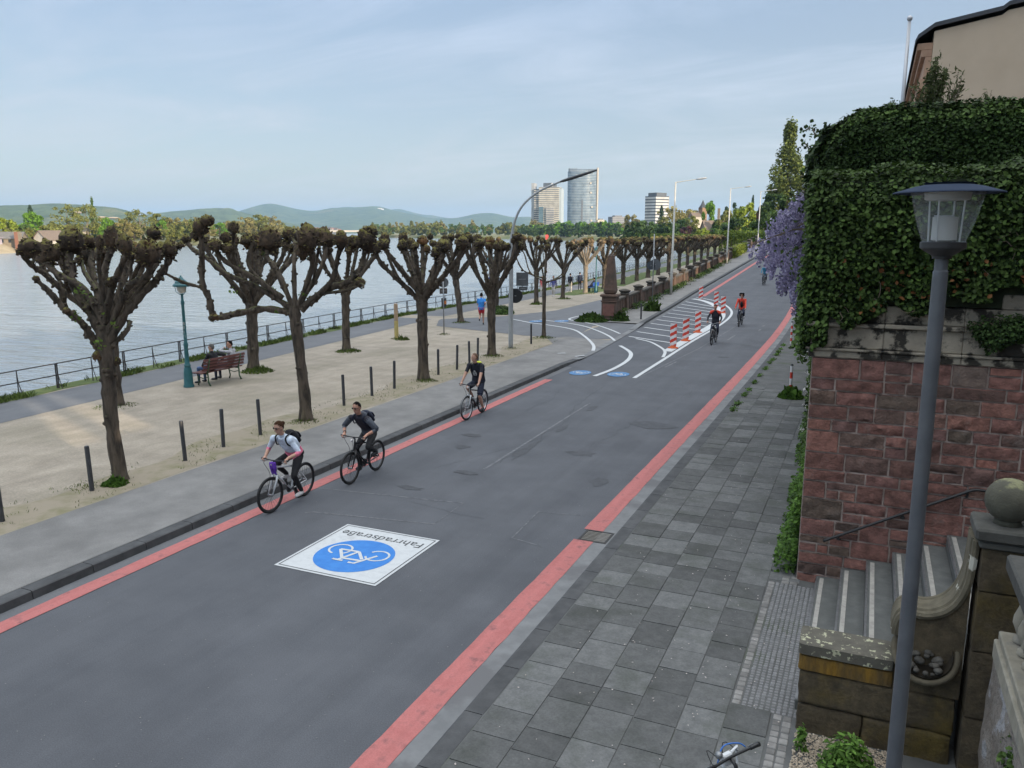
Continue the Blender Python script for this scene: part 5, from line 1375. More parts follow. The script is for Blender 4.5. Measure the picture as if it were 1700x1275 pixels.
auto_pollard((-23.8, 69.6, zprom(69.6)), 'pollarded lime with full sun painted into its pale bark, beside the walker in dark blue', 'pollarded trees along the riverside path', 320, 4.95, 2.5, 1.75, 9, .22, m_barkpale, M('sunlight painted burr', (.12, .085, .05), (.20, .145, .085), scale=9, rough=.95, bump=1, bscale=16, island=.2, dist=.04), br=.20, seg=7, dens=.8)  # sunlight on this tree is put into its paler bark and burr colours
protos = []
far = [(77.3, -24.45), (86.5, -25.2), (93.6, -25.6), (100.4, -26.0), (106.8, -26.3), (114.5, -26.7), (122.5, -26.95), (130, -27.3), (139, -28.0), (149, -28.8), (159, -29.5), (170, -30.2), (182, -31.2), (195, -32.2)]
KIDS = None
flabs = ['pollarded lime directly behind the obelisk column']
for i, (y, x) in enumerate(far):
    lab = 'pollarded lime behind the obelisk pillar' if i == 0 else 'far pollarded lime in the closed row behind the balustrade'
    if i < 3:
        o = auto_pollard((x, y, zprom(y)), lab, 'pollarded trees behind the balustrade', 330 + i, 5.0, 2.3, 2.0, 11, .26, br=.30, seg=6, dens=.6); protos.append(o)
    else:
        if KIDS is None:
            KIDS = {}
            for q in bpy.data.objects:
                if q.parent: KIDS.setdefault(q.parent.name, []).append(q)
        o = copy_tree(protos[i % 3], None, KIDS); o.location = (x, y, zprom(y)); o.rotation_euler = (0, 0, i * 1.9); o.scale = (1.15, 1.15, 1.0); o['label'] = lab
protos[1]['label'] = protos[2]['label'] = 'far pollarded lime in the closed row behind the balustrade'

# sprouts of fresh leaves on the second tree and grass tufts round the trunks
rs = np.random.RandomState(5)
def spr(par, cs, n, seed):
    rs = np.random.RandomState(seed); idx = rs.randint(0, len(cs), n); P = np.array([tuple(cs[i]) for i in idx]) + rs.normal(size=(n, 3)) * .055
    U, W_ = leaf_frames(rs, n, rnd_unit(rs, n), .035, .9, .3); quads('leaves', P, U, W_, m_bud, par)
def at2(px, py, d=0): return CR * ((px - 508) / 61.0) + CF * d + V((0, 0, (697 - py) / 61.0))
spr(T2, [at2(402, 485, -.1), at2(462, 480, .1), at2(470, 515, -.2), at2(415, 445, -.2), at2(447, 425, .3), at2(527, 428, -.3), at2(515, 488, -.2)], 60, 1)
spr(T1, [CR * ((px - 200) / 82.5) + V((0, 0, (797 - py) / 82.5)) + CF * -.3 for px, py in ((185, 480), (223, 523), (165, 512), (175, 470), (200, 560))], 50, 2)
tl = [(-13.78, 11.0, .36, .20, 420, 'tuft of bright weeds round the foot of the nearest pollarded tree'), (-13.75, 17.0, .6, .13, 420, 'grass tuft at the foot of the second front tree'), (-13.8, 23.6, .6, .14, 420, 'grass tuft at the foot of the third front tree'), (-14.1, 29.6, .7, .15, 420, 'grass tuft at the foot of the fourth front tree'), (-14.3, 35.8, .8, .16, 400, 'grass tuft at the foot of the slim dark tree'),
      (-20.1, 16.3, .9, .14, 450, 'grass tuft round the foot of the hidden back tree'), (-20.4, 22.7, .85, .28, 800, 'tall weed tuft round the gnarled tree behind the bench'), (-20.3, 28.2, .8, .22, 700, 'grass tuft round the back tree behind the second front tree'), (-21.0, 40.0, .8, .16, 450, 'grass tuft round the tree with the bent trunk'), (-22.4, 54.7, .8, .30, 500, 'weed tuft round the tree beside the two walkers'), (-22.8, 61.4, 1.0, .22, 500, 'grass tuft round the tree where the sunlit gravel begins'), (-23.6, 69.4, 1.2, .15, 450, 'grass tuft round the pale sunlit tree'), (-19.39, 35.0, .5, .12, 200, 'grass tuft at the foot of the round sign post'), (-20.7, 32.6, .45, .12, 160, 'grass tuft at the foot of the yellow post'), (-14.3, 31.9, .6, .1, 200, 'thin grass tuft at the foot of the curved lamp'), (-14.2, 10.65, .5, .09, 260, 'thin grass patch between the first bollards and the nearest tree'), (-20.2, 32.4, .5, .3, 260, 'dark grass clump right of the yellow post')]
for i, (x, y, r, h, n, lab) in enumerate(tl):
    tuft_at('grass_tuft', lab, (x, y, zprom(y) - .005), r * .72, h, int(n * .6), 600 + i, m_weed if i == 0 else None, 'grass tufts round trunks and posts', asp=.16 if i else .5)
# sparse blades over the verge strip of the bollards and the river verge: one uncountable cover each
rs = np.random.RandomState(77)
def cover(name, label, y0, y1, xa, xb, n, h, seed, zf):
    rs = np.random.RandomState(seed)
    y = rs.uniform(y0, y1, n); a = np.array([xa(v) for v in y]); b = np.array([xb(v) for v in y]); x = a + (b - a) * rs.uniform(0, 1, n)
    k = np.array([nz2(p * .9, q * .9, seed) + .5 * nz2(p * 3, q * 3, seed) for p, q in zip(x, y)]) > .02
    x, y = x[k], y[k]; m = len(x)
    P = np.stack([x, y, np.array([zf(p, q) for p, q in zip(x, y)])], 1)
    U = np.stack([rs.normal(size=m) * .5, rs.normal(size=m) * .5, np.ones(m)], 1) * (h * rs.uniform(.4, 1.2, (m, 1)) / 2)
    W_ = np.cross(U, rnd_unit(rs, m)); W_ /= np.linalg.norm(W_, axis=1, keepdims=True) + 1e-9; W_ *= h * .09
    return tag(quads(name, P + U, U, W_, m_tuft), label, 'grass', kind='stuff')
cover('grass', 'sparse grass blades in the gravel strip along the bollards', 5, 36, lambda y: -14.7, lambda y: -13.2, 3200, .06, 3, zleft)
cover('grass', 'grass verge under the riverside railing', 8, 90, lambda y: xrail(y) - .25, lambda y: xrail(y) + .5, 26000, .17, 4, zleft)
# ------------------------------------------------------------------ street furniture
m_boll = M('dark grey bollard paint', (.035, .037, .042), (.06, .062, .068), scale=14, rough=.5, bump=.1)
m_green = M('teal lamp paint', (.018, .10, .115), (.03, .135, .15), scale=8, detail=8, rough=.45, c3=(.14, .17, .17), scale3=5, lo3=.68, hi3=.72)
m_galv = MATS['galvanised grey steel']
m_signback = M('grey sign back', (.075, .085, .095), (.11, .12, .13), scale=6, rough=.5)
m_creampole = M('cream painted mast', (.42, .42, .39), (.52, .51, .47), scale=4, detail=8, rough=.5)
m_greymast = M('light grey mast', (.30, .32, .33), (.38, .40, .41), scale=4, detail=8, rough=.5)
m_wrapred = M('reflective red', (.55, .035, .02), (.62, .06, .03), scale=20, rough=.5)
m_wrapwhite = M('reflective white', (.72, .72, .72), (.62, .62, .62), scale=14, rough=.45)
m_rust = M('brown iron railing', (.028, .024, .023), (.05, .04, .036), scale=12, rough=.7)

# bollards in the gravel strip
bp = [(-13.79, 7.15), (-13.80, 8.66), (-13.85, 10.52), (-13.80, 12.87), (-13.87, 14.12), (-13.86, 15.39), (-14.0, 19.14), (-14.05, 20.68), (-14.05, 21.98), (-14.0, 24.83), (-13.9, 26.07), (-13.95, 27.2), (-14.1, 28.2), (-14.05, 33.59)]
blab = ['bollard at the left edge of the photo, beside the gravel', 'bollard cut by the left border, nearest of the row in the gravel strip', 'bollard just left of the nearest pollarded tree', 'first bollard right of the nearest pollarded tree', 'second bollard right of the nearest pollarded tree', 'third bollard right of the nearest pollarded tree', 'first bollard right of the second front tree', 'second bollard right of the second front tree', 'third bollard right of the second front tree, before the third tree', 'first bollard right of the third front tree', 'second bollard right of the third front tree', 'bollard above the rearmost left cyclist', 'bollard just left of the fourth front tree', 'bollard near the slim dark tree and the ramp']
first = None
for (x, y), lab in zip(bp[1:], blab[1:]):
    if first is None:
        mb = MB(); mb.lathe([(.045, -.1), (.045, .90), (.040, .925), (.030, .93)], (0, 0, 0), 14)
        first = mb.build('bollard', m_boll, smooth=True, sharp=40); o = first
    else:
        o = first.copy(); COL.objects.link(o)
    o.location = (x, y, zprom(y)); tag(o, lab, 'bollard', 'dark bollards along the gravel strip'); o.rotation_euler = (random.Random(y).uniform(-.03, .03), random.Random(x + y).uniform(-.03, .03), 0)

# riverside railing: A-frame posts with two rails, one fence of many posts
rl = empty('river_railing', (xrail(16), 16, .1)); tag(rl, 'brown iron railing with splayed double posts along the river edge', 'railing')
yv = 9.0; posts = []; k = 0
while yv < 232:
    posts.append((yv, k)); yv += 1.42; k += 1
def post_mesh(two, dense):
    mb = MB()
    for s in ((-.10, .10) if not two else (-.03, .05)):
        mb.box(s - .018 if two else -.014, -.014, 0, (s + .018) if two else .014, .014, .82) if two else None
    if not two:
        mb.tube([(0, .0, 0), (0, 0, .82)], .017, 5); mb.tube([(.24, -.02, -.02), (.05, -.01, .45), (.0, 0, .80)], .013, 5)
    else:
        mb.tube([(.22, 0, -.02), (.05, 0, .5)], .013, 5)
    mb.lathe([(.045, 0), (.045, .015)], (0, 0, 0), 8)
    return mb
PM = [post_mesh(False, 0).build('post', m_rust, rl), post_mesh(True, 0).build('post', m_rust, rl)]
used = [False, False]
stuffmb = MB()
for yv, k in posts:
    two = 1 if k % 2 == 0 else 0
    loc = V((xrail(yv) - .02, yv, zprom(yv))) - V(rl.location)
    if k < 96:
        if not used[two]: o = PM[two]; used[two] = True
        else:
            o = PM[two].copy(); COL.objects.link(o)
        o.location = loc
    else:
        stuffmb.tube([loc, loc + V((0, 0, .82))], .02, 4)
        stuffmb.tube([loc + V((.24, 0, 0)), loc + V((0, 0, .8))], .014, 4)
o = stuffmb.build('far_posts', m_rust, rl); o['kind'] = 'stuff'
for h, nm in ((.82, 'top_rail'), (.44, 'middle_rail')):
    mb = MB(); mb.tube([V((xrail(y) - .02, y, zprom(y) + h)) - V(rl.location) for y in frange(4, 232, 2)], .018, 6); mb.build(nm, m_rust, rl, smooth=True)

# the bench and its teal lamp
bn = empty('park_bench', (-20.16, 20.55, .13), math.radians(90)); tag(bn, 'red brown slatted bench with green iron legs, two people sitting on it facing the river', 'bench')
m_bwood = M('red brown bench wood', (.085, .028, .022), (.14, .045, .035), scale=7, detail=8, rough=.55, stretch=(.6, 6, 6))
m_bgreen = M('green iron bench legs', (.03, .075, .035), (.05, .11, .05), scale=10, rough=.5)
# local: x along the bench, +y the way sitters face (towards -X world after rotation)
for k in range(5):
    mb = MB(); mb.box(-.95, -.18 + k * .095, .425, .95, -.10 + k * .095, .46, 0, .008); mb.build('seat_slat', m_bwood, bn)
for k in range(4):
    mb = MB(); X = Matrix.Translation((0, -.235 - k * .025, .52 + k * .105)) @ Matrix.Rotation(math.radians(-13), 4, 'X'); mb.X = X; mb.box(-.95, -.017, 0, .95, .017, .085, 0, .008); mb.build('back_slat', m_bwood, bn)
for x in (-.72, .72):
    mb = MB()
    mb.tube([(x, .24, 0), (x, .19, .12), (x, .23, .30), (x, .25, .42)], [.028, .022, .022, .028], 7)
    mb.tube([(x, -.30, 0), (x, -.22, .14), (x, -.22, .32), (x, -.20, .46), (x, -.28, .70), (x, -.34, .92)], [.03, .024, .024, .028, .022, .02], 7)
    mb.tube([(x, .25, .405), (x, -.22, .405)], .022, 6); mb.tube([(x, .24, .30), (x, .02, .24), (x, -.22, .30)], .014, 6)
    mb.build('leg', m_bgreen, bn, smooth=True)

def park_lamp(loc, label, H=3.05):
    t = empty('park_lamp', loc); tag(t, label, 'street lamp', 'teal park lamps on the promenade')
    mb = MB(); mb.lathe([(.17, -.05), (.17, .05), (.15, .08), (.135, .40), (.12, .52), (.10, .56), (.095, .60), (.11, .63), (.075, .68), (.062, 1.15), (.075, 1.18), (.075, 1.24), (.055, 1.28), (.045, 2.35), (.06, 2.38), (.06, 2.44), (.04, 2.47), (.038, 2.62), (.07, 2.66)], (0, 0, 0), 16)
    mb.build('post', m_green, t, smooth=True, sharp=35)
    mb = MB(); mb.lathe([(.075, 2.68), (.12, 2.72), (.15, 2.80), (.15, 2.86)], (0, 0, 0), 16, cap=False); mb.build('globe', M('milky lamp glass', (.55, .53, .47), rough=.25), t, smooth=True)
    mb = MB(); mb.lathe([(.255, 2.855), (.265, 2.87), (.255, 2.91), (.20, 2.945), (.185, 2.97), (.19, 2.985), (.14, 3.03), (.085, 3.07), (.07, 3.10), (.03, 3.125), (.02, 3.16), (.0, 3.17)], (0, 0, 0), 18)
    mb.build('lamp_hood', m_green, t, smooth=True, sharp=35)
    mb = MB()
    for k in range(3):
        a = k * 2 * PI / 3; mb.tube([(.06 * math.cos(a), .06 * math.sin(a), 2.63), (.18 * math.cos(a), .18 * math.sin(a), 2.72), (.2 * math.cos(a), .2 * math.sin(a), 2.87)], .01, 5)
    mb.build('bracket', m_green, t)
    return t
l1 = park_lamp((-20.43, 19.45, .13), 'teal park lamp standing right beside the bench'); l1.scale = (1.0, 1.0, 1.16)
st_ = MB()
rngs = random.Random(3)
for k in range(5):
    z = 1.30 + k * .12; a = rngs.uniform(-.6, .6) - 1.2
    w_ = .05
    st_.add([(.056 * math.cos(a + q), .056 * math.sin(a + q), z + h) for q, h in ((-.5, 0), (.5, 0), (.5, .09), (-.5, .09))], [(0, 1, 2, 3)])
st_.build('sticker', M('old stickers', (.45, .45, .43), (.3, .32, .3), scale=20), l1)
park_lamp((-22.3, 46.6, zprom(46.6)), 'teal park lamp behind the fourth front tree, carrying a round blue sign').scale = (1, 1, 1.18)
park_lamp((-23.25, 71.0, zprom(71)), 'teal park lamp beside the blue bench near the obelisk').scale = (1, 1, 1.35)
# blue round sign and plate on the second park lamp
bs = empty('blue_round_sign', (-22.12, 46.45, 0)); tag(bs, 'round blue mandatory sign mounted on the lamp pole behind the fourth tree', 'road sign')
zc = 2.05; nrm = V((.55, -.83, 0)).normalized()
mb = MB(); mb.disc((0, 0, zc), nrm, .34, 28, .02); mb.build('disc', M('sign blue', (.012, .09, .50), rough=.4), bs)
mb = MB(); 
R3 = nrm.to_track_quat('Z', 'Y').to_matrix()
mb.tube([V((0, 0, zc)) + nrm * .015 + V((.09 * math.cos(a) * .83, .09 * math.cos(a) * .55, .12 * math.sin(a) - .05)) for a in [2 * PI * k / 14 for k in range(15)]], .014, 4)
mb.tube([V((0, 0, zc + .12)) + nrm * .015, V((.03, .02, zc - .02)) + nrm * .015], .018, 4)
mb.build('pictogram', m_wrapwhite, bs)
mb = MB(); mb.X = Matrix.Translation((-.12, -.08, 2.48)) @ nrm.to_track_quat('Y', 'Z').to_matrix().to_4x4(); mb.box(-.25, -.01, -.09, .25, .01, .09); mb.build('plate', m_wrapwhite, bs)
# far bench beside the third lamp
fbn = empty('blue_bench', (-23.9, 72.2, zprom(72)), math.radians(80)); tag(fbn, 'blue seat under the far park lamp with a dark clad sitter', 'bench')
mb = MB(); mb.box(-.6, -.22, .42, .6, .22, .47, 0, .01); mb.build('seat', M('blue bench paint', (.02, .07, .30), rough=.5), fbn)
mb = MB(); mb.box(-.6, -.30, .55, .6, -.26, .9, 0, .01); mb.build('backrest', MATS['blue bench paint'], fbn)
for x in (-.5, .5):
    mb = MB(); mb.box(x - .03, -.25, 0, x + .03, -.20, .9); mb.box(x - .03, .15, 0, x + .03, .2, .42); mb.build('leg', m_bgreen, fbn)
fb2 = empty('park_bench', (-22.2, 71.6, zprom(72)), math.radians(80)); tag(fb2, 'dark green slatted bench between far park lamp and obelisk', 'bench')
for k in range(3):
    mb = MB(); mb.box(-.8, -.32 - k * .03, .52 + k * .13, .8, -.28 - k * .03, .62 + k * .13); mb.build('back_slat', m_bgreen, fb2)
mb = MB(); mb.box(-.8, -.22, .42, .8, .22, .46); mb.build('seat', m_bgreen, fb2)
for x in (-.6, .6):
    mb = MB(); mb.box(x - .03, -.34, 0, x + .03, -.27, .9); mb.box(x - .03, .15, 0, x + .03, .2, .42); mb.build('leg', m_bgreen, fb2)

# curved tall street lamp with sign backs
cl = empty('curved_street_lamp', (-14.35, 31.98, .13)); tag(cl, 'tall grey lamp mast with a long curved arm and slim dark head over the road', 'street lamp')
arm = V((.905, .25, 0)).normalized()
mb = MB()
pts = [V((0, 0, -.1)), V((0, 0, 1.5)), V((.03, 0, 4.3)), V((.05, 0, 4.75)), V((.10, 0, 5.15)), V((.22, .02, 5.6)), V((.45, .05, 6.05)), V((.80, .1, 6.42)), V((1.25, .18, 6.74)), V((1.8, .26, 6.98)), V((2.16, .32, 7.12))]
mb.tube(smooth_pts(pts, 3), list(np.interp(np.linspace(0, 1, 31), [0, .12, .13, .33, .34, .5, 1], [.105, .105, .095, .085, .06, .05, .04])), 12)
mb.build('mast', m_greymast, cl, smooth=True)
mb = MB(); d = V((.92, .14, .27)).normalized()
p = V((2.12, .31, 7.10)); mb.tube([p, p + d * .12, p + d * .5, p + d * 1.1, p + d * 1.55, p + d * 1.62], [(.05, .03), (.10, .055), (.13, .07), (.12, .06), (.07, .04), (.02, .02)], 10, ell=((-d.y, d.x, 0), 1)); mb.build('lamp_head', M('dark lamp head', (.05, .055, .06), rough=.5), cl, smooth=True)
def sign_back(name, label, loc, nrm, parts, pole=None, mats=None):
    o = empty(name, loc); tag(o, label, 'road sign')
    q = V(nrm).to_track_quat('Y', 'Z').to_matrix().to_4x4()
    if pole:
        mb = MB(); mb.tube([(0, 0, -.1), (pole[2] if len(pole) > 2 else 0, 0, pole[0])], pole[1], 8); mb.build('pole', m_galv, o, smooth=True)
    for kind, x, z, a, b, mt in parts:
        mb = MB(); mb.X = Matrix.Translation((0, 0, 0)) @ q
        if kind == 'disc': mb.disc((x, .05, z), (0, 1, 0), a, 28, .015); nm = 'round_panel'
        else: mb.box(x - a, .042, z - b, x + a, .057, z + b, 0); nm = 'panel'
        mb.build(nm, mt, o)
        mb = MB(); mb.X = q; mb.box(x - .04 if kind == 'disc' else x - a * .6, .03, z - .02, x + .04 if kind == 'disc' else x + a * .6, .041, z + .02); mb.build('clamp', m_galv, o)
    return o
sign_back('sign_panels', 'three dark sign backs on the curved lamp mast: square, small plate and disc', (-14.22, 32.1, .13), (-.35, .93, 0), [('box', .33, 3.02, .26, .29, m_signback), ('box', .36, 2.62, .19, .085, m_signback), ('disc', .03, 2.30, .32, 0, M('black sign back', (.02, .021, .024), rough=.45))])
s1 = sign_back('round_sign', 'grey round sign back with small plate on a post among the riverside trees', (-19.39, 35.04, .13), (-.4, .92, 0), [('disc', 0, 2.58, .26, 0, m_signback), ('box', 0, 2.16, .19, .14, M('brown plate back', (.07, .06, .055), rough=.6))], (2.85, .03))
# litter bin on the railing
lb = empty('litter_bin', (-24.6, 44.5, .35)); tag(lb, 'small dark litter bin with an orange mark hanging at the railing', 'litter bin')
mb = MB(); mb.tube([(0, 0, .15), (0, 0, .20), (0, 0, .68), (0, 0, .72)], [.13, .15, .17, .15], 12); mb.build('bin', m_boll, lb, smooth=True, sharp=40)
mb = MB(); mb.box(.12, -.16, .35, .18, .02, .55); mb.build('sticker', M('orange sticker', (.5, .15, .03), rough=.5), lb)
# yellow post
yp = empty('yellow_post', (-20.7, 32.7, .13)); tag(yp, 'yellow painted marker post with an orange brown top on the gravel promenade', 'post')
mb = MB(); mb.box(-.075, -.075, -.1, .075, .075, .85, 0, .012); mb.build('lower_post', M('faded yellow paint', (.50, .40, .13), (.42, .34, .14), scale=5, rough=.7), yp)
mb = MB(); mb.box(-.072, -.072, .853, .072, .072, 1.68, 0, .012); mb.build('upper_post', M('faded orange paint', (.40, .28, .17), (.34, .25, .18), scale=6, rough=.7), yp)
# dark green bush round the back tree and a green post
bu = empty('round_bush', (-21.3, 46.0, zprom(46))); tag(bu, 'dark green bush round the foot of a riverside tree', 'bush')
def bf(rs, n):
    d = rnd_unit(rs, n); d[:, 2] = np.abs(d[:, 2]); return d * rs.uniform(.55, 1, (n, 1)) * np.array([[.85, .85, .55]]), d
leaf_sheet('leaves', 2600, bf, .05, MATS['mid ivy leaf'], 91, bu)
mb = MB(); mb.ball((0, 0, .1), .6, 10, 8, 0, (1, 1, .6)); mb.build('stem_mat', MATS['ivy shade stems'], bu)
gp = MB(); gp.lathe([(.06, -.1), (.06, 1.0), (.05, 1.03)], (0, 0, 0), 10); o = gp.build('green_post', m_green, smooth=True, sharp=40); o.location = (-20.9, 44.1, .1); tag(o, 'short dark green post left of the round bush', 'post')
# dark lumps at the fork of tree 4
# tall cream lamps along the right bend
def mast(loc, label, H, arm_, head):
    t = empty('road_lamp', loc); tag(t, label, 'street lamp', 'tall cream road lamps')
    mb = MB(); mb.tube([(0, 0, -.1), (0, 0, 2.0), (0, 0, 2.05), (.05, 0, H)], [.105, .10, .085, .06], 12); mb.build('mast', m_creampole, t, smooth=True)
    a = V(arm_)
    mb = MB(); mb.tube([V((.05, 0, H - .03)), V((.05, 0, H - .03)) + a], [.03, .025], 8); mb.build('arm', m_creampole, t)
    mb = MB(); p = V((.05, 0, H - .03)) + a; d = a.normalized(); mb.tube([p - d * .15, p, p + d * .35, p + d * .62, p + d * .68], [(.04, .03), (.10, .06), (.15, .085), (.09, .05), (.02, .02)], 10, ell=((-d.y, d.x, 0), 1)); mb.build('lamp_head', m_greymast, t, smooth=True)
    return t
mast((-14.38, 62.8, zup(62.8)), 'nearest of the three tall cream road lamps, behind the hatched field', 8.6, (1.62, .3, .22), 0)
mast((-15.85, 97.5, zup(97.5)), 'middle one of the three tall cream road lamps along the balustrade', 8.6, (1.62, .3, .18), 0)
mast((-17.1, 134, zup(134)), 'farthest of the three tall cream road lamps, in front of the poplar', 8.6, (1.7, .3, .2), 0)
# sign post and bollard on the upper pavement
s2 = sign_back('round_sign', 'sign post with two dark round sign backs standing behind the balustrade end', (-12.9, 51.1, zup(51) - .02), (-.3, .95, 0), [('disc', .12, 2.95, .36, 0, m_signback), ('disc', -.14, 2.9, .27, 0, M('blue black sign back', (.045, .06, .075), rough=.5))], (4.9, .035))
o = first.copy(); COL.objects.link(o); o.name = 'bollard'; o.location = (-12.2, 45.8, .1); o.scale = (1.1, 1.1, 1.05); tag(o, 'grey bollard standing alone at the tip of the junction island', 'bollard')
tuft_at('weed_tuft', 'dense weed tuft at the foot of the sign post by the balustrade', (-12.85, 50.9, .1), .5, .75, 700, 801, MATS['mid ivy leaf'], None, .45)
tuft_at('weed_tuft', 'low green shrub left of the obelisk base', (-14.6, 43.9, .1), .95, .55, 1300, 802, MATS['mid ivy leaf'], None, .45)
tuft_at('weed_tuft', 'green shrub right of the obelisk base', (-13.15, 44.6, .1), .55, .6, 900, 803, MATS['mid ivy leaf'], None, .45)
# red-white flexible delineators on orange feet
dp = [(-8.0, 35.75), (-8.0, 38.4), (-8.12, 41.9), (-11.75, 61.3), (-9.75, 56.4), (-8.6, 52.4)]
dl = ['red white delineator nearest the camera in the hatched field', 'second red white delineator from the near tip of the hatched field', 'third red white delineator, just left of the cyclist in black', 'red white delineator at the far kerb end of the hatched field', 'red white delineator behind the head of the cyclist in black', 'red white delineator at the outer bend of the hatched field']
dfirst = None; KD = {}
for (x, y), lab in zip(dp, dl):
    if dfirst is None:
        dfirst = empty('delineator', (x, y, 0)); t = dfirst
        mb = MB(); mb.lathe([(.24, .012), (.23, .05), (.13, .08), (.10, .13), (.06, .14)], (0, 0, 0), 16); mb.build('foot', M('orange rubber foot', (.50, .09, .02), rough=.7), t, smooth=True, sharp=40)
        mb = MB(); hw = .15; n = 10; z0 = .12; z1 = 1.12
        # flat panel with slightly bowed face, diagonal stripes cut into the faces
        def pan(sg):
            S = 9; per = .30
            for i in range(60):
                za = z0 + (z1 - z0) * i / 60; zb = z0 + (z1 - z0) * (i + 1) / 60
                for j in range(8):
                    xa = -hw + 2 * hw * j / 8; xb = xa + 2 * hw / 8
                    f = lambda x: sg * (.035 - .02 * (x / hw) ** 2)
                    m = 0 if (((za + zb) / 2 - (xa + xb) / 2 * .55 * sg * -1) / per) % 1 < .5 else 1
                    q = [(xa, f(xa), za), (xb, f(xb), za), (xb, f(xb), zb), (xa, f(xa), zb)]
                    mb.add(q if sg < 0 else q[::-1], [(0, 1, 2, 3)], m)
        pan(-1); pan(1)
        for sx in (-1, 1): mb.add([(sx * hw, -.015, z0), (sx * hw, .015, z0), (sx * hw, .015, z1), (sx * hw, -.015, z1)], [(0, 1, 2, 3)], 0)
        mb.add([(-hw, -.015, z1), (hw, -.015, z1), (hw, .015, z1), (-hw, .015, z1)], [(0, 1, 2, 3)], 0)
        mb.build('panel', [m_wrapred, m_wrapwhite], t)
    else:
        t = copy_tree(dfirst); t.location = (x, y, 0)
    t.rotation_euler = (0, 0, random.Random(x * y).uniform(-.15, .3)); tag(t, lab, 'delineator', 'red white delineators round the hatched field')
# small red-white posts on the right pavement
def rwpost(loc, lab, n=7):
    t = empty('striped_post', loc); tag(t, lab, 'striped post', 'red white posts on the right pavement')
    mb = MB()
    h = 1.0 / n
    for k in range(n): mb.lathe([(.042, k * h), (.042, (k + 1) * h - .001)], (0, 0, 0), 10, (1 if k % 2 == 0 else 0), cap=(k == n - 1))
    mb.build('post', [m_wrapred, m_wrapwhite], t, smooth=True, sharp=50)
    mb = MB(); mb.lathe([(.043, 1.0), (.043, 1.04), (.03, 1.06)], (0, 0, 0), 10); mb.build('cap', m_boll, t)
    return t
rwpost((-3.2, 38.6, zright(38.6)), 'farther red white striped post on the right pavement beside the thin brown stem')
rwpost((-2.08, 26.0, zright(26)), 'nearer red white striped post on the right pavement, weeds at its foot', 5)
tuft_at('weed_tuft', 'leafy weed tuft at the foot of the nearer striped post', (-2.05, 25.95, .09), .34, .42, 420, 805, MATS['bright weed leaf'], None, .55)
tuft_at('weed_tuft', 'weed tuft at the foot of the thin brown sapling', (-3.05, 43.2, .09), .5, .45, 420, 806, MATS['bright weed leaf'], None, .45)
sp_ = empty('sapling', (-3.15, 43.0, zright(43))); tag(sp_, 'thin brown sapling stem rising from the pavement into the wisteria', 'young tree')
mb = MB(); mb.tube([(0, 0, -.1), (.05, 0, 1.2), (.12, .0, 2.6), (.2, 0, 3.6)], [.07, .06, .05, .02], 8); mb.build('trunk', m_bark, sp_, smooth=True)
def sf(rs, n): return np.array([[.18, 0, 3.4]]) + rs.normal(size=(n, 3)) * np.array([[.35, .35, .45]]), rnd_unit(rs, n)
leaf_sheet('crown', 500, sf, .05, MATS['mid ivy leaf'], 92, sp_)

# ------------------------------------------------------------------ balustrade wall with pillars and the obelisk
m_redstone = M('dark red weathered sandstone', (.085, .056, .042), (.14, .088, .066), scale=2.2, detail=10, rough=.92, bump=.6, bscale=14, c3=(.06, .05, .038), scale3=.9, lo3=.5, hi3=.62, dist=.03)
m_capst = M('dark sandstone cap', (.055, .048, .040), (.09, .08, .066), scale=3, detail=9, rough=.92, bump=.5, bscale=20)
ob = empty('obelisk', (-13.75, 44.72, .08)); tag(ob, 'dark red sandstone obelisk on a square pedestal where the balustrade begins', 'obelisk')
ob.rotation_euler = (0, 0, .05)
mb = MB(); mb.box(-.52, -.52, -.1, .52, .52, .22, 0, .03); mb.box(-.42, -.42, .223, .42, .42, 1.12, 0, .02); mb.box(-.46, -.46, 1.123, .46, .46, 1.20, 0, .02); mb.box(-.41, -.41, 1.203, .41, .41, 1.42, 0, .02); mb.box(-.50, -.50, 1.423, .50, .50, 1.56, 0, .03); mb.build('pedestal', m_redstone, ob)
mb = MB(); mb.box(-.33, -.433, .34, .33, -.423, 1.0, 0); mb.box(-.433, -.33, .34, -.423, .33, 1.0, 0); mb.build('relief_panel', M('red relief stone', (.16, .075, .06), (.21, .10, .08), scale=4, rough=.9, bump=.7), ob)
mb = MB(); q = math.sqrt(2)
mb.lathe([(.24 * q, 1.563), (.31 * q, 1.66), (.335 * q, 1.80), (.31 * q, 1.95), (.275 * q, 2.4), (.235 * q, 2.9), (.19 * q, 3.4), (.15 * q, 3.75), (.03 * q, 3.9)], (0, 0, 0), 4); mb.X = None
o = mb.build('shaft', m_redstone, ob); o.rotation_euler = (0, 0, PI / 4)
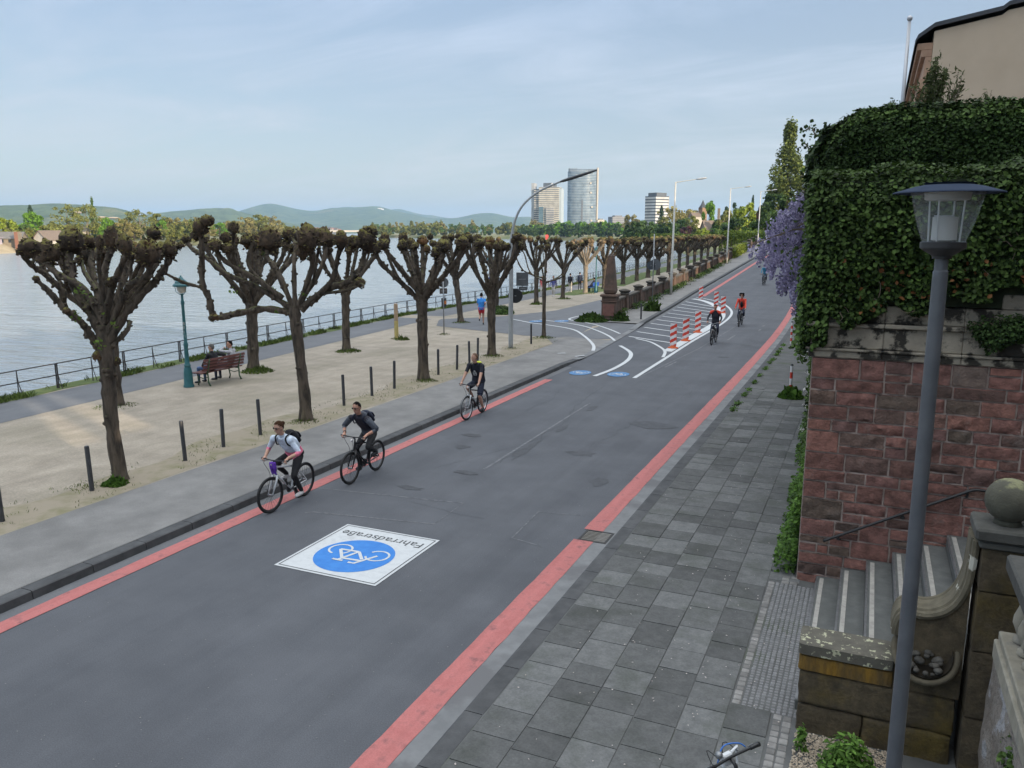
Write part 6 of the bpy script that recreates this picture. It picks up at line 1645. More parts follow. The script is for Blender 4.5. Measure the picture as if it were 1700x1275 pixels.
# walls between pillars; each bay and pillar stands on the ground along the line
bal = empty('balustrade', (xbal(46), 46, .1)); tag(bal, 'long red sandstone balustrade wall with square piers dropping to the promenade', 'balustrade')
piers = []
yv = 46.1
while yv < 152: piers.append(yv); yv += 4.3 if yv < 110 else 6.5
B0 = V(bal.location)
for i, y in enumerate(piers):
    x = xbal(y); zb = zup(y) - .02; zt = zb + 1.02
    mb = MB(); mb.X = Matrix.Translation(V((x - .15, y, 0)) - B0) @ Matrix.Rotation(.05, 4, 'Z')
    mb.box(-.24, -.24, min(zprom(y), zb) - .3, .24, .24, zt + .04, 0, .02); mb.build('pier', m_redstone, bal)
    mb = MB(); mb.X = Matrix.Translation(V((x - .15, y, 0)) - B0) @ Matrix.Rotation(.05, 4, 'Z')
    mb.box(-.27, -.27, zt + .043, .27, .27, zt + .12, 0, .02); mb.lathe([(.17 * q, zt + .123), (.22 * q, zt + .17), (.28 * q, zt + .26), (.28 * q, zt + .30), (.1, zt + .39)], (0, 0, 0), 4); mb.build('cap', m_capst, bal)
    if i + 1 < len(piers):
        y2 = piers[i + 1]; x2 = xbal(y2); zb2 = zup(y2) - .02
        mb = MB()
        L = []
        for (xx, yy, zz) in ((x, y + .25, zb), (x2, y2 - .25, zb2)):
            lo = min(zprom(yy), zz) - .3
            c = V((xx - .15, yy, 0)) - B0
            L += [c + V((.11, 0, lo)), c + V((.11, 0, zz + .86)), c + V((-.11, 0, zz + .86)), c + V((-.11, 0, lo))]
        mb.add(L, [(0, 4, 5, 1), (1, 5, 6, 2), (2, 6, 7, 3), (3, 2, 1, 0), (4, 5, 6, 7)])
        # shallow pilaster strips on the street face
        for k in range(7):
            f = (k + .5) / 7; c = L[0].lerp(L[4], f); c2 = L[1].lerp(L[5], f)
            mb.box(c.x, c.y - .05, c.z, c.x + .03, c.y + .05, c2.z - .06)
        mb.build('parapet', m_redstone, bal)
        mb = MB(); L2 = []
        for (xx, yy, zz) in ((x, y + .25, zb), (x2, y2 - .25, zb2)):
            c = V((xx - .15, yy, 0)) - B0
            L2 += [c + V((.17, 0, zz + .863)), c + V((.17, 0, zz + .97)), c + V((.10, 0, zz + 1.0)), c + V((-.17, 0, zz + .99)), c + V((-.17, 0, zz + .863))]
        mb.add(L2, [(i_, 5 + i_, 5 + (i_ + 1) % 5, (i_ + 1) % 5) for i_ in range(5)] + [(4, 3, 2, 1, 0), (5, 6, 7, 8, 9)]); mb.build('rail', m_capst, bal)
def wbf(rs, n):
    y = rs.uniform(48, 100, n); P = np.stack([np.array([xbal(a) for a in y]) + .12 + np.abs(rs.normal(size=n)) * .25, y, np.array([zup(a) for a in y]) + rs.uniform(0, .35, n)], 1)
    k = np.array([nz2(a * .35, 5.0) for a in y]) > -.05; return P[k], np.tile(np.array([[.3, 0, 1.0]]), (int(k.sum()), 1))
bw = empty('balustrade_weeds', (-14.5, 60, .1)); tag(bw, 'weeds growing along the street side foot of the balustrade', 'weeds')
place(leaf_sheet('leaves', 5200, wbf, .06, MATS['mid ivy leaf'], 93), bw)
def cb(rs, n):
    y = rs.uniform(106, 122, n); P = np.stack([np.array([xbal(a) for a in y]) + .1 + rs.normal(size=n) * .22, y, np.array([zup(a) for a in y]) + rs.uniform(0, 1.35, n)], 1); return P, rnd_unit(rs, n)
cbo = empty('creeper', (-17, 112, 1.9)); tag(cbo, 'yellow green creeper covering the balustrade beyond the middle road lamp', 'creeper')
place(leaf_sheet('leaves', 4500, cb, .09, leafmat('yellow green creeper leaf', (.10, .14, .02), (.18, .22, .04), .25, .5, .3), 94), cbo)
# ------------------------------------------------------------------ distance
def farp(px, D, z=0.0):
    p = CF * D + CR * (D * (px - 850) / 1353.9); return V((p.x, p.y, z))
def zat(py, D): return CAMH + (384 - py) / 1378.0 * D

# hills: ranges of wooded ridges, each a real ridge with front and back slopes
def hills(name, prof, D, depth, mat, seed, rough=1.0):
    pxs = np.linspace(prof[0][0], prof[-1][0], 130)
    top = np.interp(pxs, [p[0] for p in prof], [p[1] for p in prof])
    top = np.convolve(np.pad(top, 2, 'edge'), [.12, .23, .3, .23, .12], 'valid')
    vs = []; rows = [-1.0, -.8, -.62, -.45, -.3, -.17, -.07, 0, .1, .3, .6, 1.0]
    for r in rows:
        for px, py in zip(pxs, top):
            h = max(0.0, zat(py, D) + 5); k = max(0, 1 - abs(r)); k = k ** 1.15 if r < 0 else k
            p = farp(px, D + r * depth)
            n = mnoise.noise(V((px * .03, r * 2.2, seed))) * .16 + mnoise.noise(V((px * .11, r * 6, seed + 3))) * .07 + (mnoise.noise(V((px * .7, r * 30, seed + 7))) * .012)
            z = -5.5 + h * (k * (1 + n * rough * (1 if abs(r) > .02 else .12)) if k > 0 else 0) * (D + r * depth * 0) / D
            vs.append((p.x, p.y, max(-5.8, z)))
    n = len(pxs); mb = MB()
    mb.add(vs, [(j * n + i, j * n + i + 1, (j + 1) * n + i + 1, (j + 1) * n + i) for j in range(len(rows) - 1) for i in range(n - 1)])
    return tag(mb.build(name, mat, smooth=True), kind='structure')
m_hill = M('wooded hill', (.030, .062, .024), (.10, .14, .05), scale=.010, detail=12, lo=.35, hi=.65, rough=.95, bump=1.0, bscale=.05, c3=(.13, .14, .055), scale3=.0035, lo3=.58, hi3=.66, dist=14)
hills('hills', [(-700, 378), (-300, 352), (-100, 347), (0, 341), (60, 340), (90, 337), (140, 340), (185, 344), (215, 348), (235, 357), (260, 366), (310, 378), (360, 384)], 3300, 1100, m_hill, 1)
hills('hills', [(120, 384), (180, 368), (235, 357), (280, 352), (330, 347), (368, 345), (395, 350), (440, 361), (490, 372), (540, 379), (600, 384)], 4700, 1500, m_hill, 2)
hills('hills', [(250, 384), (330, 366), (395, 352), (428, 342), (445, 337.5), (456, 337.5), (480, 344), (510, 350), (528, 350), (560, 345), (600, 344), (632, 342), (652, 349), (690, 357), (720, 363), (760, 362), (790, 355), (806, 353), (822, 354), (850, 361), (880, 359), (905, 366), (960, 376), (1010, 381), (1060, 385)], 8200, 2400, m_hill, 3)
hills('hills', [(430, 384), (520, 356), (555, 346), (580, 343), (600, 346), (640, 350), (662, 346), (700, 356), (740, 361), (780, 368), (850, 372), (900, 378), (980, 384)], 11200, 2000, m_hill, 4)

# ---- tree kinds for the distance: leaf clumps on limbs, thousands of leaf-sized faces per crown
rs0 = np.random.RandomState(42)
def crown_pts(rs, n, H, Rr, shape, gaps=.5, nc=26):
    """clump centres filling a crown, then leaves on the clumps"""
    C = []; S = []
    for k in range(nc):
        t_ = rs.uniform(0, 1); a = rs.uniform(0, 2 * PI)
        if shape == 'round': z = H * (.28 + .66 * t_); w_ = Rr * math.sqrt(max(.05, 1 - ((t_ - .42) / .62) ** 2))
        elif shape == 'cone': z = H * (.12 + .88 * t_); w_ = Rr * (1 - t_) ** .9 + .05 * Rr
        elif shape == 'column': z = H * (.10 + .9 * t_); w_ = Rr * (math.sin(min(1, t_ * 1.1 + .12) * PI)) ** .6 * .95 + .02
        else: z = H * (.22 + .72 * t_); w_ = Rr * math.sqrt(max(.05, 1 - ((t_ - .5) / .6) ** 2))
        r = w_ * math.sqrt(rs.uniform(.15, 1)); C.append((r * math.cos(a), r * math.sin(a), z)); S.append(Rr * rs.uniform(.16, .34) if shape != 'column' else Rr * rs.uniform(.2, .4))
    C = np.array(C); S = np.array(S)
    idx = rs.randint(0, nc, n); d = rnd_unit(rs, n); k = rs.uniform(.55, 1.0, (n, 1))
    st = np.array([[1, 1, 1.6]]) if shape == 'column' else np.array([[1, 1, .72]])
    P = C[idx] + d * k * S[idx][:, None] * st
    return P, d * .6 + (P - np.array([[0, 0, H * .5]])) / H + np.array([[0, 0, .25]]), C
def tree_proto(kind, H, Rr, mat, n, leaf, seed, nc=26, trunk=.35, bark=None, loc=(0, 0, 0)):
    rs = np.random.RandomState(seed)
    t = empty('tree', loc)
    P, N, C = crown_pts(rs, n, H, Rr, kind, nc=nc)
    U, W_ = leaf_frames(rs, n, N, leaf, .75, .6)
    quads('crown', P, U, W_, mat, t)
    mb = MB(); mb.tube([(0, 0, -1.5), (0, 0, H * .2), (.1, 0, H * .5), (.1, .1, H * .85)], [trunk * 1.2, trunk, trunk * .6, trunk * .12], 6)
    for c in C[:: max(1, nc // 12)]:
        c = V(c); a = V((0, 0, max(H * .12, c.z * .55))); mb.tube([a, a.lerp(c, .5) + V((0, 0, .02 * H)), c], [trunk * .4, trunk * .22, trunk * .06], 4, cap=False)
    mb.build('trunk', bark or MATS['grey brown bark'], t, smooth=True)
    return t
g_bright = leafmat('bright spring leaf', (0.094, 0.200, 0.022), (0.150, 0.288, 0.037), .3, .6, .3)
g_olive = leafmat('olive spring leaf', (0.125, 0.144, 0.037), (0.213, 0.225, 0.062), .3, .6, .3)
g_tan = leafmat('tan budding leaf', (.175, .16, .055), (.28, .25, .095), .3, .6, .3)
g_mid = leafmat('mid green leaf', (0.056, 0.106, 0.025), (0.106, 0.175, 0.043), .3, .6, .25)
g_dark = leafmat('dark green leaf', (0.027, 0.056, 0.018), (0.062, 0.106, 0.030), .3, .6, .2)
g_blue = leafmat('blue green needle', (0.025, 0.053, 0.033), (0.048, 0.081, 0.048), .3, .7, .1)
g_yel = leafmat('yellow green leaf', (0.163, 0.213, 0.025), (0.263, 0.325, 0.044), .3, .6, .3)
g_purple = leafmat('purple copper leaf', (0.062, 0.027, 0.033), (0.106, 0.050, 0.053), .3, .6, .2)
KINDS = {}
def kind(name, *a, **k): KINDS[name] = (a, k)
kind('bright', 'round', 14, 7, g_bright, 2600, .55, 1)
kind('olive', 'round', 16, 7, g_olive, 2000, .5, 2, nc=30)
kind('tan', 'round', 13, 6.5, g_tan, 2200, .45, 3, nc=34)
kind('mid', 'round', 15, 7.5, g_mid, 2600, .6, 4)
kind('dark', 'round', 15, 7.5, g_dark, 2600, .6, 5)
kind('airy', 'airy', 20, 7, g_olive, 1700, .42, 6, nc=40, bark=m_barkpale)
kind('conifer', 'cone', 18, 4.5, g_blue, 2200, .5, 7, nc=60)
kind('pine', 'airy', 17, 5.5, g_blue, 1300, .5, 8, nc=16)
kind('column', 'column', 22, 3.2, g_mid, 2600, .4, 9, nc=60)
kind('yellow', 'round', 14, 7, g_yel, 2400, .55, 10)
kind('purple', 'round', 11, 6, g_purple, 2200, .5, 11)
PROTO = {}
def far_tree(kd, px, top, D, base_z=-.6, wpx=None, label='', group=None, rz=None):
    H = zat(top, D) - base_z
    (a, k) = KINDS[kd]
    if kd not in PROTO:
        PROTO[kd] = tree_proto(*a, **k); t = PROTO[kd]
    else:
        t = copy_tree(PROTO[kd], None, {PROTO[kd].name: children(PROTO[kd])})
    p = farp(px, D, base_z); t.location = p
    s = H / a[1]; w_ = (wpx / 1353.9 * D / 2 / a[2]) if wpx else s
    t.scale = (w_, w_, s); t.rotation_euler = (0, 0, rz if rz is not None else (px * 1.7) % 6.28)
    tag(t, label, 'tree', group); return t
Dl = lambda px: float(np.interp(px, [-80, 0, 300, 440, 500], [330, 372, 525, 760, 1010]))
LB = [('yellow', -20, 364, 40, 'yellow green tree at the left edge on the far bank'), ('yellow', 12, 362, 34, 'low yellow green tree behind the grey roofed house on the far bank'), ('conifer', 54, 343, 18, 'dark conifer tip behind the bright green tree on the far bank'), ('bright', 56, 353, 42, 'brightest green round tree on the far bank, near the left edge'),
      ('olive', 90, 367, 30, 'low olive tree beside the white gabled house on the far bank'), ('airy', 113, 337, 48, 'tall airy olive tree with forked pale trunks on the far bank'), ('airy', 146, 337, 40, 'second tall airy tree on the far bank, just left of a pointed top'), ('column', 157, 330, 12, 'pointed dark poplar top on the far bank'), ('bright', 178, 362, 30, 'green tree at the right foot of the pointed poplar on the far bank'), ('tan', 205, 362, 32, 'tan budding tree left of the wide airy tree on the far bank'), ('airy', 233, 346, 52, 'wide airy tree with a clear pale trunk on the far bank'), ('olive', 262, 354, 36, 'dense olive green dome right of the wide airy tree'), ('bright', 268, 366, 22, 'small bright green tree under the olive dome on the far bank'), ('tan', 291, 361, 36, 'round tan tree in the middle of the far bank grove'), ('bright', 312, 368, 22, 'bright green tree under the dark pine on the far bank'), ('pine', 318, 360, 16, 'small dark pine top on the far bank'), ('tan', 347, 376, 30, 'low tan tree between two pollard crowns on the far bank'), ('bright', 364, 370, 26, 'green tree peeping over the second front tree'), ('tan', 384, 366, 30, 'tan tree on the far bank left of the big golden dome'), ('tan', 408, 360, 34, 'golden tan tree, left part of the big dome'), ('olive', 430, 356, 44, 'olive crown in the middle of the big golden dome'), ('tan', 450, 358, 34, 'golden tan tree, right part of the big dome'), ('olive', 462, 366, 26, 'olive tree closing the big dome on its right'), ('tan', 482, 377, 26, 'low tan tree at the left end of the bridge'), ('dark', 118, 384, 30, 'dark bush at the water side of the far bank'), ('mid', 40, 372, 30, 'mid green tree behind the brightest tree'), ('olive', 190, 372, 36, 'olive thicket left of the wide airy tree'), ('tan', 325, 374, 34, 'tan thicket under the small pine'), ('tan', 222, 372, 30, 'tan thicket at the foot of the wide airy tree')]
for i, (kd, px, top, wp, lab) in enumerate(LB):
    far_tree(kd, px, top, Dl(px) + (45 if kd in ('conifer', 'column', 'pine') else (i * 37 % 23) + 6), -.6, wp, lab, 'trees on the far bank')
# houses on the far bank
def simple_house(name, label, loc, rz, w_, d_, h_, rh, wall, roof, wins=0, chim=False, cat='house', group=None):
    t = empty(name, loc, rz); tag(t, label, cat, group)
    mb = MB(); mb.add([(-w_ / 2, -d_ / 2, -3), (w_ / 2, -d_ / 2, -3), (w_ / 2, d_ / 2, -3), (-w_ / 2, d_ / 2, -3), (-w_ / 2, -d_ / 2, h_), (w_ / 2, -d_ / 2, h_), (w_ / 2, d_ / 2, h_), (-w_ / 2, d_ / 2, h_), (-w_ / 2, 0, h_ + rh - .05), (w_ / 2, 0, h_ + rh - .05)], [(0, 1, 5, 4), (2, 3, 7, 6), (1, 2, 6, 9, 5), (3, 0, 4, 8, 7)]); mb.build('wall', wall, t)
    e = .5
    mb = MB(); sl = rh / (d_ / 2)
    for sg in (-1, 1):
        a = [(-w_ / 2 - e, sg * (d_ / 2 + e), h_ - e * sl), (w_ / 2 + e, sg * (d_ / 2 + e), h_ - e * sl), (w_ / 2 + e, 0, h_ + rh), (-w_ / 2 - e, 0, h_ + rh)]
        bb = [(x, y, z + .25) for x, y, z in a]; mb.add(a + bb, [(0, 1, 2, 3), (7, 6, 5, 4), (0, 4, 5, 1), (1, 5, 6, 2), (3, 7, 4, 0)])
    rf = mb.build('roof', roof, t)
    if chim: mb = MB(); mb.box(w_ * .2, -.5, h_ + rh * .5, w_ * .2 + 1, .5, h_ + rh + 1.2); mb.build('chimney', wall, rf)
    mg = M('dark window glass', (.03, .035, .04), rough=.1)
    for k in range(wins):
        x = -w_ / 2 + w_ * (k + .5) / wins
        for fl in range(max(1, int(h_ // 2.9))):
            mb = MB(); mb.box(x - .55, -d_ / 2 - .03, .9 + fl * 2.9, x + .55, -d_ / 2 - .003, 2.3 + fl * 2.9); mb.build('window', mg, t)
    return t
w_white = M('white house render', (.50, .46, .40), (.42, .39, .34), scale=.8, rough=.9)
w_cream = M('cream house render', (.23, .19, .14), (.19, .16, .12), scale=.8, rough=.9)
w_brick = M('brick house wall', (.26, .12, .08), (.20, .10, .07), scale=3, rough=.9)
r_grey = M('grey tile roof', (.11, .105, .10), (.16, .15, .14), scale=2, rough=.85)
r_brown = M('brown tile roof', (.13, .10, .08), (.19, .145, .11), scale=2, rough=.85)
r_red = M('red tile roof', (.24, .09, .06), (.31, .13, .085), scale=2, rough=.85)
p = farp(8, 362, -.6); simple_house('house', 'low grey roofed house on the far bank at the left edge', p, YAW + .2, 15, 8, 2.8, 2.6, w_cream, r_grey, 5)
p = farp(29, 355, -.6); t = empty('brick_pillar', p, YAW); tag(t, 'red brick pier with a pale right side at the far bank wall', 'pillar')
mb = MB(); mb.box(-1.1, -1, -2, .5, 1, 5.6); mb.build('brick_body', w_brick, t); mb = MB(); mb.box(.503, -1, -2, 1.1, 1, 5.4); mb.build('pale_side', w_cream, t)
p = farp(82, 372, -.6); simple_house('house', 'white gabled house half hidden by the brightest tree on the far bank', p, YAW + 1.2, 11, 9, 2.0, 4.0, w_white, r_brown, 0)
p = farp(128, 470, -.6); simple_house('house', 'small house with a pale roof edge between the two airy trees', p, YAW + .1, 12, 8, 6, 3, w_white, r_grey, 3)
# long bank wall with wisteria-coloured growth and a sandy slope
p0, p1 = farp(-60, 352, -.6), farp(34, 362, -.6)
mb = MB(); d = (p1 - p0); q = V((-d.y, d.x, 0)).normalized() * .5
mb.add([p0 - q, p1 - q, p1 + q, p0 + q] + [p + V((0, 0, 3.3)) for p in (p0 - q, p1 - q, p1 + q, p0 + q)], [(0, 1, 5, 4), (1, 2, 6, 5), (2, 3, 7, 6), (3, 0, 4, 7), (4, 5, 6, 7)])
tag(mb.build('bank_wall', M('lilac grey bank wall', (.26, .22, .27), (.40, .36, .40), scale=.5, detail=9, rough=.9)), 'lilac grey garden wall along the far bank at the left edge', 'wall')
mb = MB(); L = []
for px in range(-80, 60, 5):
    a = farp(px, Dl(px) - 34, -4.3); b = farp(px, Dl(px) - 16, -.4); L += [a, b]
mb.add(L, [(2 * i, 2 * i + 2, 2 * i + 3, 2 * i + 1) for i in range(len(L) // 2 - 1)])
tag(mb.build('sandy_bank_slope_ground', M('sandy bank', (.30, .24, .15), (.38, .31, .20), scale=.3, rough=.95)), kind='structure')
# pale quarry patches on the left hill: bare sandy scars, modelled as low mounds on the slope
for i, (px, py, wpx, hpx) in enumerate(((130, 351, 9, 5), (172, 359, 12, 4), (190, 360, 16, 4))):
    p = farp(px, 2420, zat(py + 2, 2420)); mb = MB(); mb.ball((0, 0, 0), 1, 12, 8, 0, (wpx / 1354 * 2420 / 2, 30, hpx / 1378 * 2420 / 2)); o = mb.build('bare_hillside_patch_terrain', M('bare sandstone scar', (.30, .24, .155), (.40, .31, .21), scale=.05, rough=.95)); o.location = p; o.rotation_euler = (0, 0, YAW); tag(o, kind='structure')

# far woods upstream on the near bank: uncountable masses
def wood(name, label, spec, seed, leaf, per):
    """many crowns in one mass; spec = list of (px0, px1, top0, top1, D, n, mats index)"""
    rs = np.random.RandomState(seed); PP = []; NN = []; SZ = []
    for px0, px1, t0, t1, D, n in spec:
        for k in range(n):
            px = rs.uniform(px0, px1); Dk = D + rs.uniform(-.06, .06) * D; H = zat(rs.uniform(t0, t1), Dk) + .6; Rr = H * rs.uniform(.32, .5)
            P, N, C = crown_pts(rs, per, H, Rr, rs.choice(['round', 'round', 'airy', 'column']), nc=16)
            b = farp(px, Dk, -.6); PP.append(P + np.array([tuple(b)])); NN.append(N)
    P = np.concatenate(PP); N = np.concatenate(NN); U, W_ = leaf_frames(rs, len(P), N, leaf, .8, .6)
    return P, U, W_
def wood_obj(name, label, spec, seed, leaf, per, mat):
    P, U, W_ = wood(name, label, spec, seed, leaf, per); return tag(quads(name, P, U, W_, mat), label, 'wood', kind='stuff')
wood_obj('far_wood', 'mixed tan and yellow green far off wood along the river bend, left of the towers', [(606, 890, 369, 379, 1150, 48)], 1, 1.25, 330, g_olive)
wood_obj('far_wood', 'dark green crowns within the far off wood along the river bend', [(600, 905, 371, 381, 1180, 48)], 2, 1.25, 330, g_mid)
wood_obj('far_wood', 'tan crowns within the far off wood along the river bend', [(606, 900, 367, 378, 1200, 30)], 3, 1.25, 330, g_tan)
wood_obj('far_bank_thicket', 'olive thicket filling the far bank behind its single trees', [(-30, 130, 372, 380, 400, 26), (130, 330, 368, 380, 520, 34), (330, 490, 370, 381, 800, 30)], 14, .7, 330, g_olive)
wood_obj('far_bank_thicket', 'tan budding thicket filling the far bank behind its single trees', [(190, 330, 366, 380, 560, 22), (330, 495, 366, 381, 830, 30)], 15, .7, 330, g_tan)
wood_obj('far_wood', 'bright green park wood at the feet of the two towers', [(925, 1060, 367, 376, 900, 34), (880, 930, 372, 380, 980, 12)], 4, 1.0, 330, g_bright)
wood_obj('far_wood', 'dark green park wood at the feet of the two towers', [(870, 1075, 370, 381, 860, 40), (1040, 1240, 366, 382, 420, 26)], 5, .9, 330, g_dark)
wood_obj('far_wood', 'tan and olive park trees right of the taller tower', [(955, 1075, 368, 382, 940, 18), (1110, 1150, 342, 352, 620, 7)], 6, .9, 330, g_tan)
for i, (kd, px, top, D, wp, lab) in enumerate((('tan', 1048, 356, 640, 30, 'round tan tree between the dark office block and the pale high rise'), ('mid', 1075, 366, 560, 34, 'mid green tree in front of the pale high rise foot'), ('conifer', 1097, 343, 560, 14, 'small dark conifer in front of the pale high rise'), ('olive', 1100, 360, 520, 34, 'olive tree left of the nearest cream lamp'), ('bright', 1085, 372, 480, 20, 'bright green tree below the pale high rise'), ('tan', 1128, 352, 520, 26, 'tan tree just right of the nearest cream lamp mast'), ('mid', 1132, 362, 440, 36, 'green tree under the turret'), ('olive', 1150, 358, 420, 28, 'olive tree below the brown turret'), ('purple', 1140, 376, 400, 26, 'purple leaved tree between the cream lamps'), ('bright', 1176, 336, 430, 24, 'bright green round tree right of the church turret'), ('olive', 1203, 348, 330, 36, 'olive tree behind the middle cream lamp'), ('yellow', 1236, 338, 300, 44, 'big yellow green tree right of the middle cream lamp'), ('pine', 1208, 330, 360, 26, 'flat topped dark pine behind the middle cream lamp'), ('conifer', 1247, 328, 330, 12, 'thin conifer tip above the yellow green tree'), ('dark', 1222, 362, 240, 46, 'dark green tree right of the middle cream lamp mast'), ('mid', 1195, 370, 260, 36, 'green tree left of the middle cream lamp mast'), ('mid', 1250, 366, 210, 36, 'green tree behind the farthest cream lamp'), ('purple', 1262, 342, 230, 16, 'dark red leaved tree beside the farthest cream lamp'), ('yellow', 1166, 378, 380, 24, 'small yellow green tree below the barn roof'),
                                                 ('dark', 1285, 322, 190, 52, 'dark green tree left of the poplar foot'), ('dark', 1328, 326, 185, 46, 'dark green tree right of the poplar foot'), ('mid', 1300, 350, 165, 60, 'dense green tree under the poplar'), ('yellow', 1345, 312, 175, 26, 'yellow green tree behind the ivy edge'), ('dark', 1268, 352, 175, 34, 'dark tree behind the farthest lamp arm'))):
    far_tree(kd, px, top, D, -.6 if D > 200 else 3.0, wp, lab, 'trees upstream on the near bank')
t = tree_proto('column', 26, 4.6, leafmat('poplar leaf', (.075, .10, .028), (.15, .185, .05), .3, .6, .3), 11000, .30, 77, nc=150, trunk=.35); t.name = 'poplar_tree'; t.location = farp(1302, 196, 3.0); tag(t, 'tall slender poplar with an airy pointed crown above the end of the street', 'tree')
# upper road hedge of leafy limes
hd = empty('leafy_hedge', farp(1235, 150, 0)); tag(hd, 'long yellow green clipped tree hedge beyond the balustrade end', 'hedge')
def hf(rs, n):
    k = rs.uniform(0, 1, n); px = 1196 + 70 * k; D = 176 - 36 * k; P = np.stack([[*farp(a, b + c)] for a, b, c in zip(px, D, rs.uniform(-2, 2, n))]); P[:, 2] = rs.uniform(-.5, 1, n) * .5 + 4.9 - np.abs(rs.normal(size=n)) * 1.7
    return P, rnd_unit(rs, n) + np.array([[0, 0, .6]])
place(leaf_sheet('leaves', 7000, hf, .16, leafmat('hedge leaf', (.06, .10, .018), (.13, .18, .03), .3, .6, .3), 95), hd)
def hf2(rs, n):
    k = rs.uniform(0, 1, n); px = 1080 + 150 * k; D = 300 - 110 * k; P = np.stack([[*farp(a, b + c)] for a, b, c in zip(px, D, rs.uniform(-2, 2, n))]); P[:, 2] = 4.3 - np.abs(rs.normal(size=n)) * 1.0
    return P, rnd_unit(rs, n) + np.array([[0, 0, .6]])
hd2 = empty('leafy_hedge', farp(1150, 250, 0)); tag(hd2, 'low green hedge line just above the far pollard crowns', 'hedge')
place(leaf_sheet('leaves', 6000, hf2, .26, MATS['hedge leaf'], 96), hd2)
for h_, rng_ in ((hd, (1200, 1262, 172, 142)), (hd2, (1085, 1225, 296, 195))):
    mb = MB()
    for k in range(9):
        p = farp(rng_[0] + (rng_[1] - rng_[0]) * k / 8, rng_[2] + (rng_[3] - rng_[2]) * k / 8); mb.tube([p + V((0, 0, -1)), p + V((0, 0, 3.6))], .12, 5)
    place(mb.build('stem', MATS['grey brown bark'], None), h_)

# ---- towers
def bands(name, glass, slab, ratio, period, rough=.25):
    """facade: storeys of glass between spandrel strips"""
    mt = bpy.data.materials.new(name); mt.use_nodes = True; t = mt.node_tree; t.nodes.clear()
    o = nd(t, 'ShaderNodeOutputMaterial'); b = nd(t, 'ShaderNodeBsdfPrincipled'); t.links.new(b.outputs[0], o.inputs[0])
    tcx = nd(t, 'ShaderNodeTexCoord'); sx = nd(t, 'ShaderNodeSeparateXYZ'); t.links.new(tcx.outputs['Object'], sx.inputs[0])
    dv = nd(t, 'ShaderNodeMath', operation='DIVIDE'); dv.inputs[1].default_value = period; t.links.new(sx.outputs['Z'], dv.inputs[0])
    fr = nd(t, 'ShaderNodeMath', operation='FRACT'); t.links.new(dv.outputs[0], fr.inputs[0])
    gt = nd(t, 'ShaderNodeMath', operation='GREATER_THAN'); gt.inputs[1].default_value = ratio; t.links.new(fr.outputs[0], gt.inputs[0])
    n = nd(t, 'ShaderNodeTexNoise'); n.inputs['Scale'].default_value = .09; n.inputs['Detail'].default_value = 6; t.links.new(tcx.outputs['Object'], n.inputs['Vector'])
    mr = nd(t, 'ShaderNodeMapRange'); mr.inputs['From Min'].default_value = .3; mr.inputs['From Max'].default_value = .7; mr.inputs['To Min'].default_value = .7; mr.inputs['To Max'].default_value = 1.25; t.links.new(n.outputs['Fac'], mr.inputs['Value'])
    m1 = nd(t, 'ShaderNodeMixRGB'); m1.inputs[1].default_value = (*glass, 1); m1.inputs[2].default_value = (*slab, 1); t.links.new(gt.outputs[0], m1.inputs[0])
    m2 = nd(t, 'ShaderNodeMixRGB', blend_type='MULTIPLY'); m2.inputs[0].default_value = 1; t.links.new(m1.outputs[0], m2.inputs[1]); t.links.new(mr.outputs[0], m2.inputs[2])
    t.links.new(m2.outputs[0], b.inputs['Base Color']); b.inputs['Roughness'].default_value = rough
    return mt
m_tg = bands('tower glass', (.10, .145, .19), (.29, .33, .36), .62, 3.7, .18)
m_lb = bands('cream banded facade', (.13, .14, .145), (.50, .46, .39), .40, 4.2, .5)
m_ls = bands('dark banded facade', (.05, .055, .065), (.60, .56, .48), .62, 4.2, .5)
m_cf = M('cream facade panel', (.50, .45, .37), (.45, .41, .34), scale=.1, rough=.7)
m_df = M('dark facade panel', (.07, .08, .095), (.10, .11, .125), scale=.1, rough=.5)
pt = farp(965, 2000, -1); pt = empty('glass_tower', pt, YAW + .12); tag(pt, 'tall curved glass high rise with light vertical fin on its right edge', 'tower')
mb = MB(); n = 28; Ht = zat(286, 2000); a_, b_ = 35.5, 21
half = [(a_ * math.cos(PI + PI * k / n), b_ * math.sin(PI + PI * k / n)) for k in range(n + 1)]
mb.prism(half, 0, Ht); mb.build('front_shell', m_tg, pt, smooth=True, sharp=40)
mb = MB(); mb.prism([(a_ * math.cos(PI * k / n) + 2.5, 4 + b_ * math.sin(PI * k / n)) for k in range(n + 1)], 0, zat(281, 2000)); mb.build('rear_shell', m_tg, pt, smooth=True, sharp=40)
mb = MB(); mb.box(a_ + 1.2, -3, 0, a_ + 4.6, 5, zat(279, 2000)); mb.build('edge_fin', m_cf, pt)
mb = MB()
for k in range(17):
    ang = PI + PI * (.5 + k) / 17; mb.box(a_ * .93 * math.cos(ang) - .6, b_ * .93 * math.sin(ang) - .5, Ht + .05, a_ * .93 * math.cos(ang) + .6, b_ * .93 * math.sin(ang) + .5, Ht + (8 if k < 6 else 5))
mb.build('roof_screen', m_df, pt)
mb = MB(); mb.box(-5.5, -b_ - .35, 0, -1.5, -b_ + 2, Ht * .55); mb.build('dark_front_strip', m_df, pt)  # dark strip standing slightly proud of the front shell
mb = MB()
for k, (x, z) in enumerate(((16, 96), (19, 62), (15, 118), (18, 30))): mb.box(x, -21.2, z, x + 4, -12, z + 4)
mb.build('pale_panel', m_cf, pt)  # plain cream panels on the tower front
le = empty('office_tower', farp(911, 1850, -1), YAW - .28); tag(le, 'older cream banded office high rise left of the glass tower', 'tower')
H1 = zat(311, 1850)
mb = MB(); mb.box(-20, -16, 0, 26, 16, H1); mb.build('wall', m_lb, le)
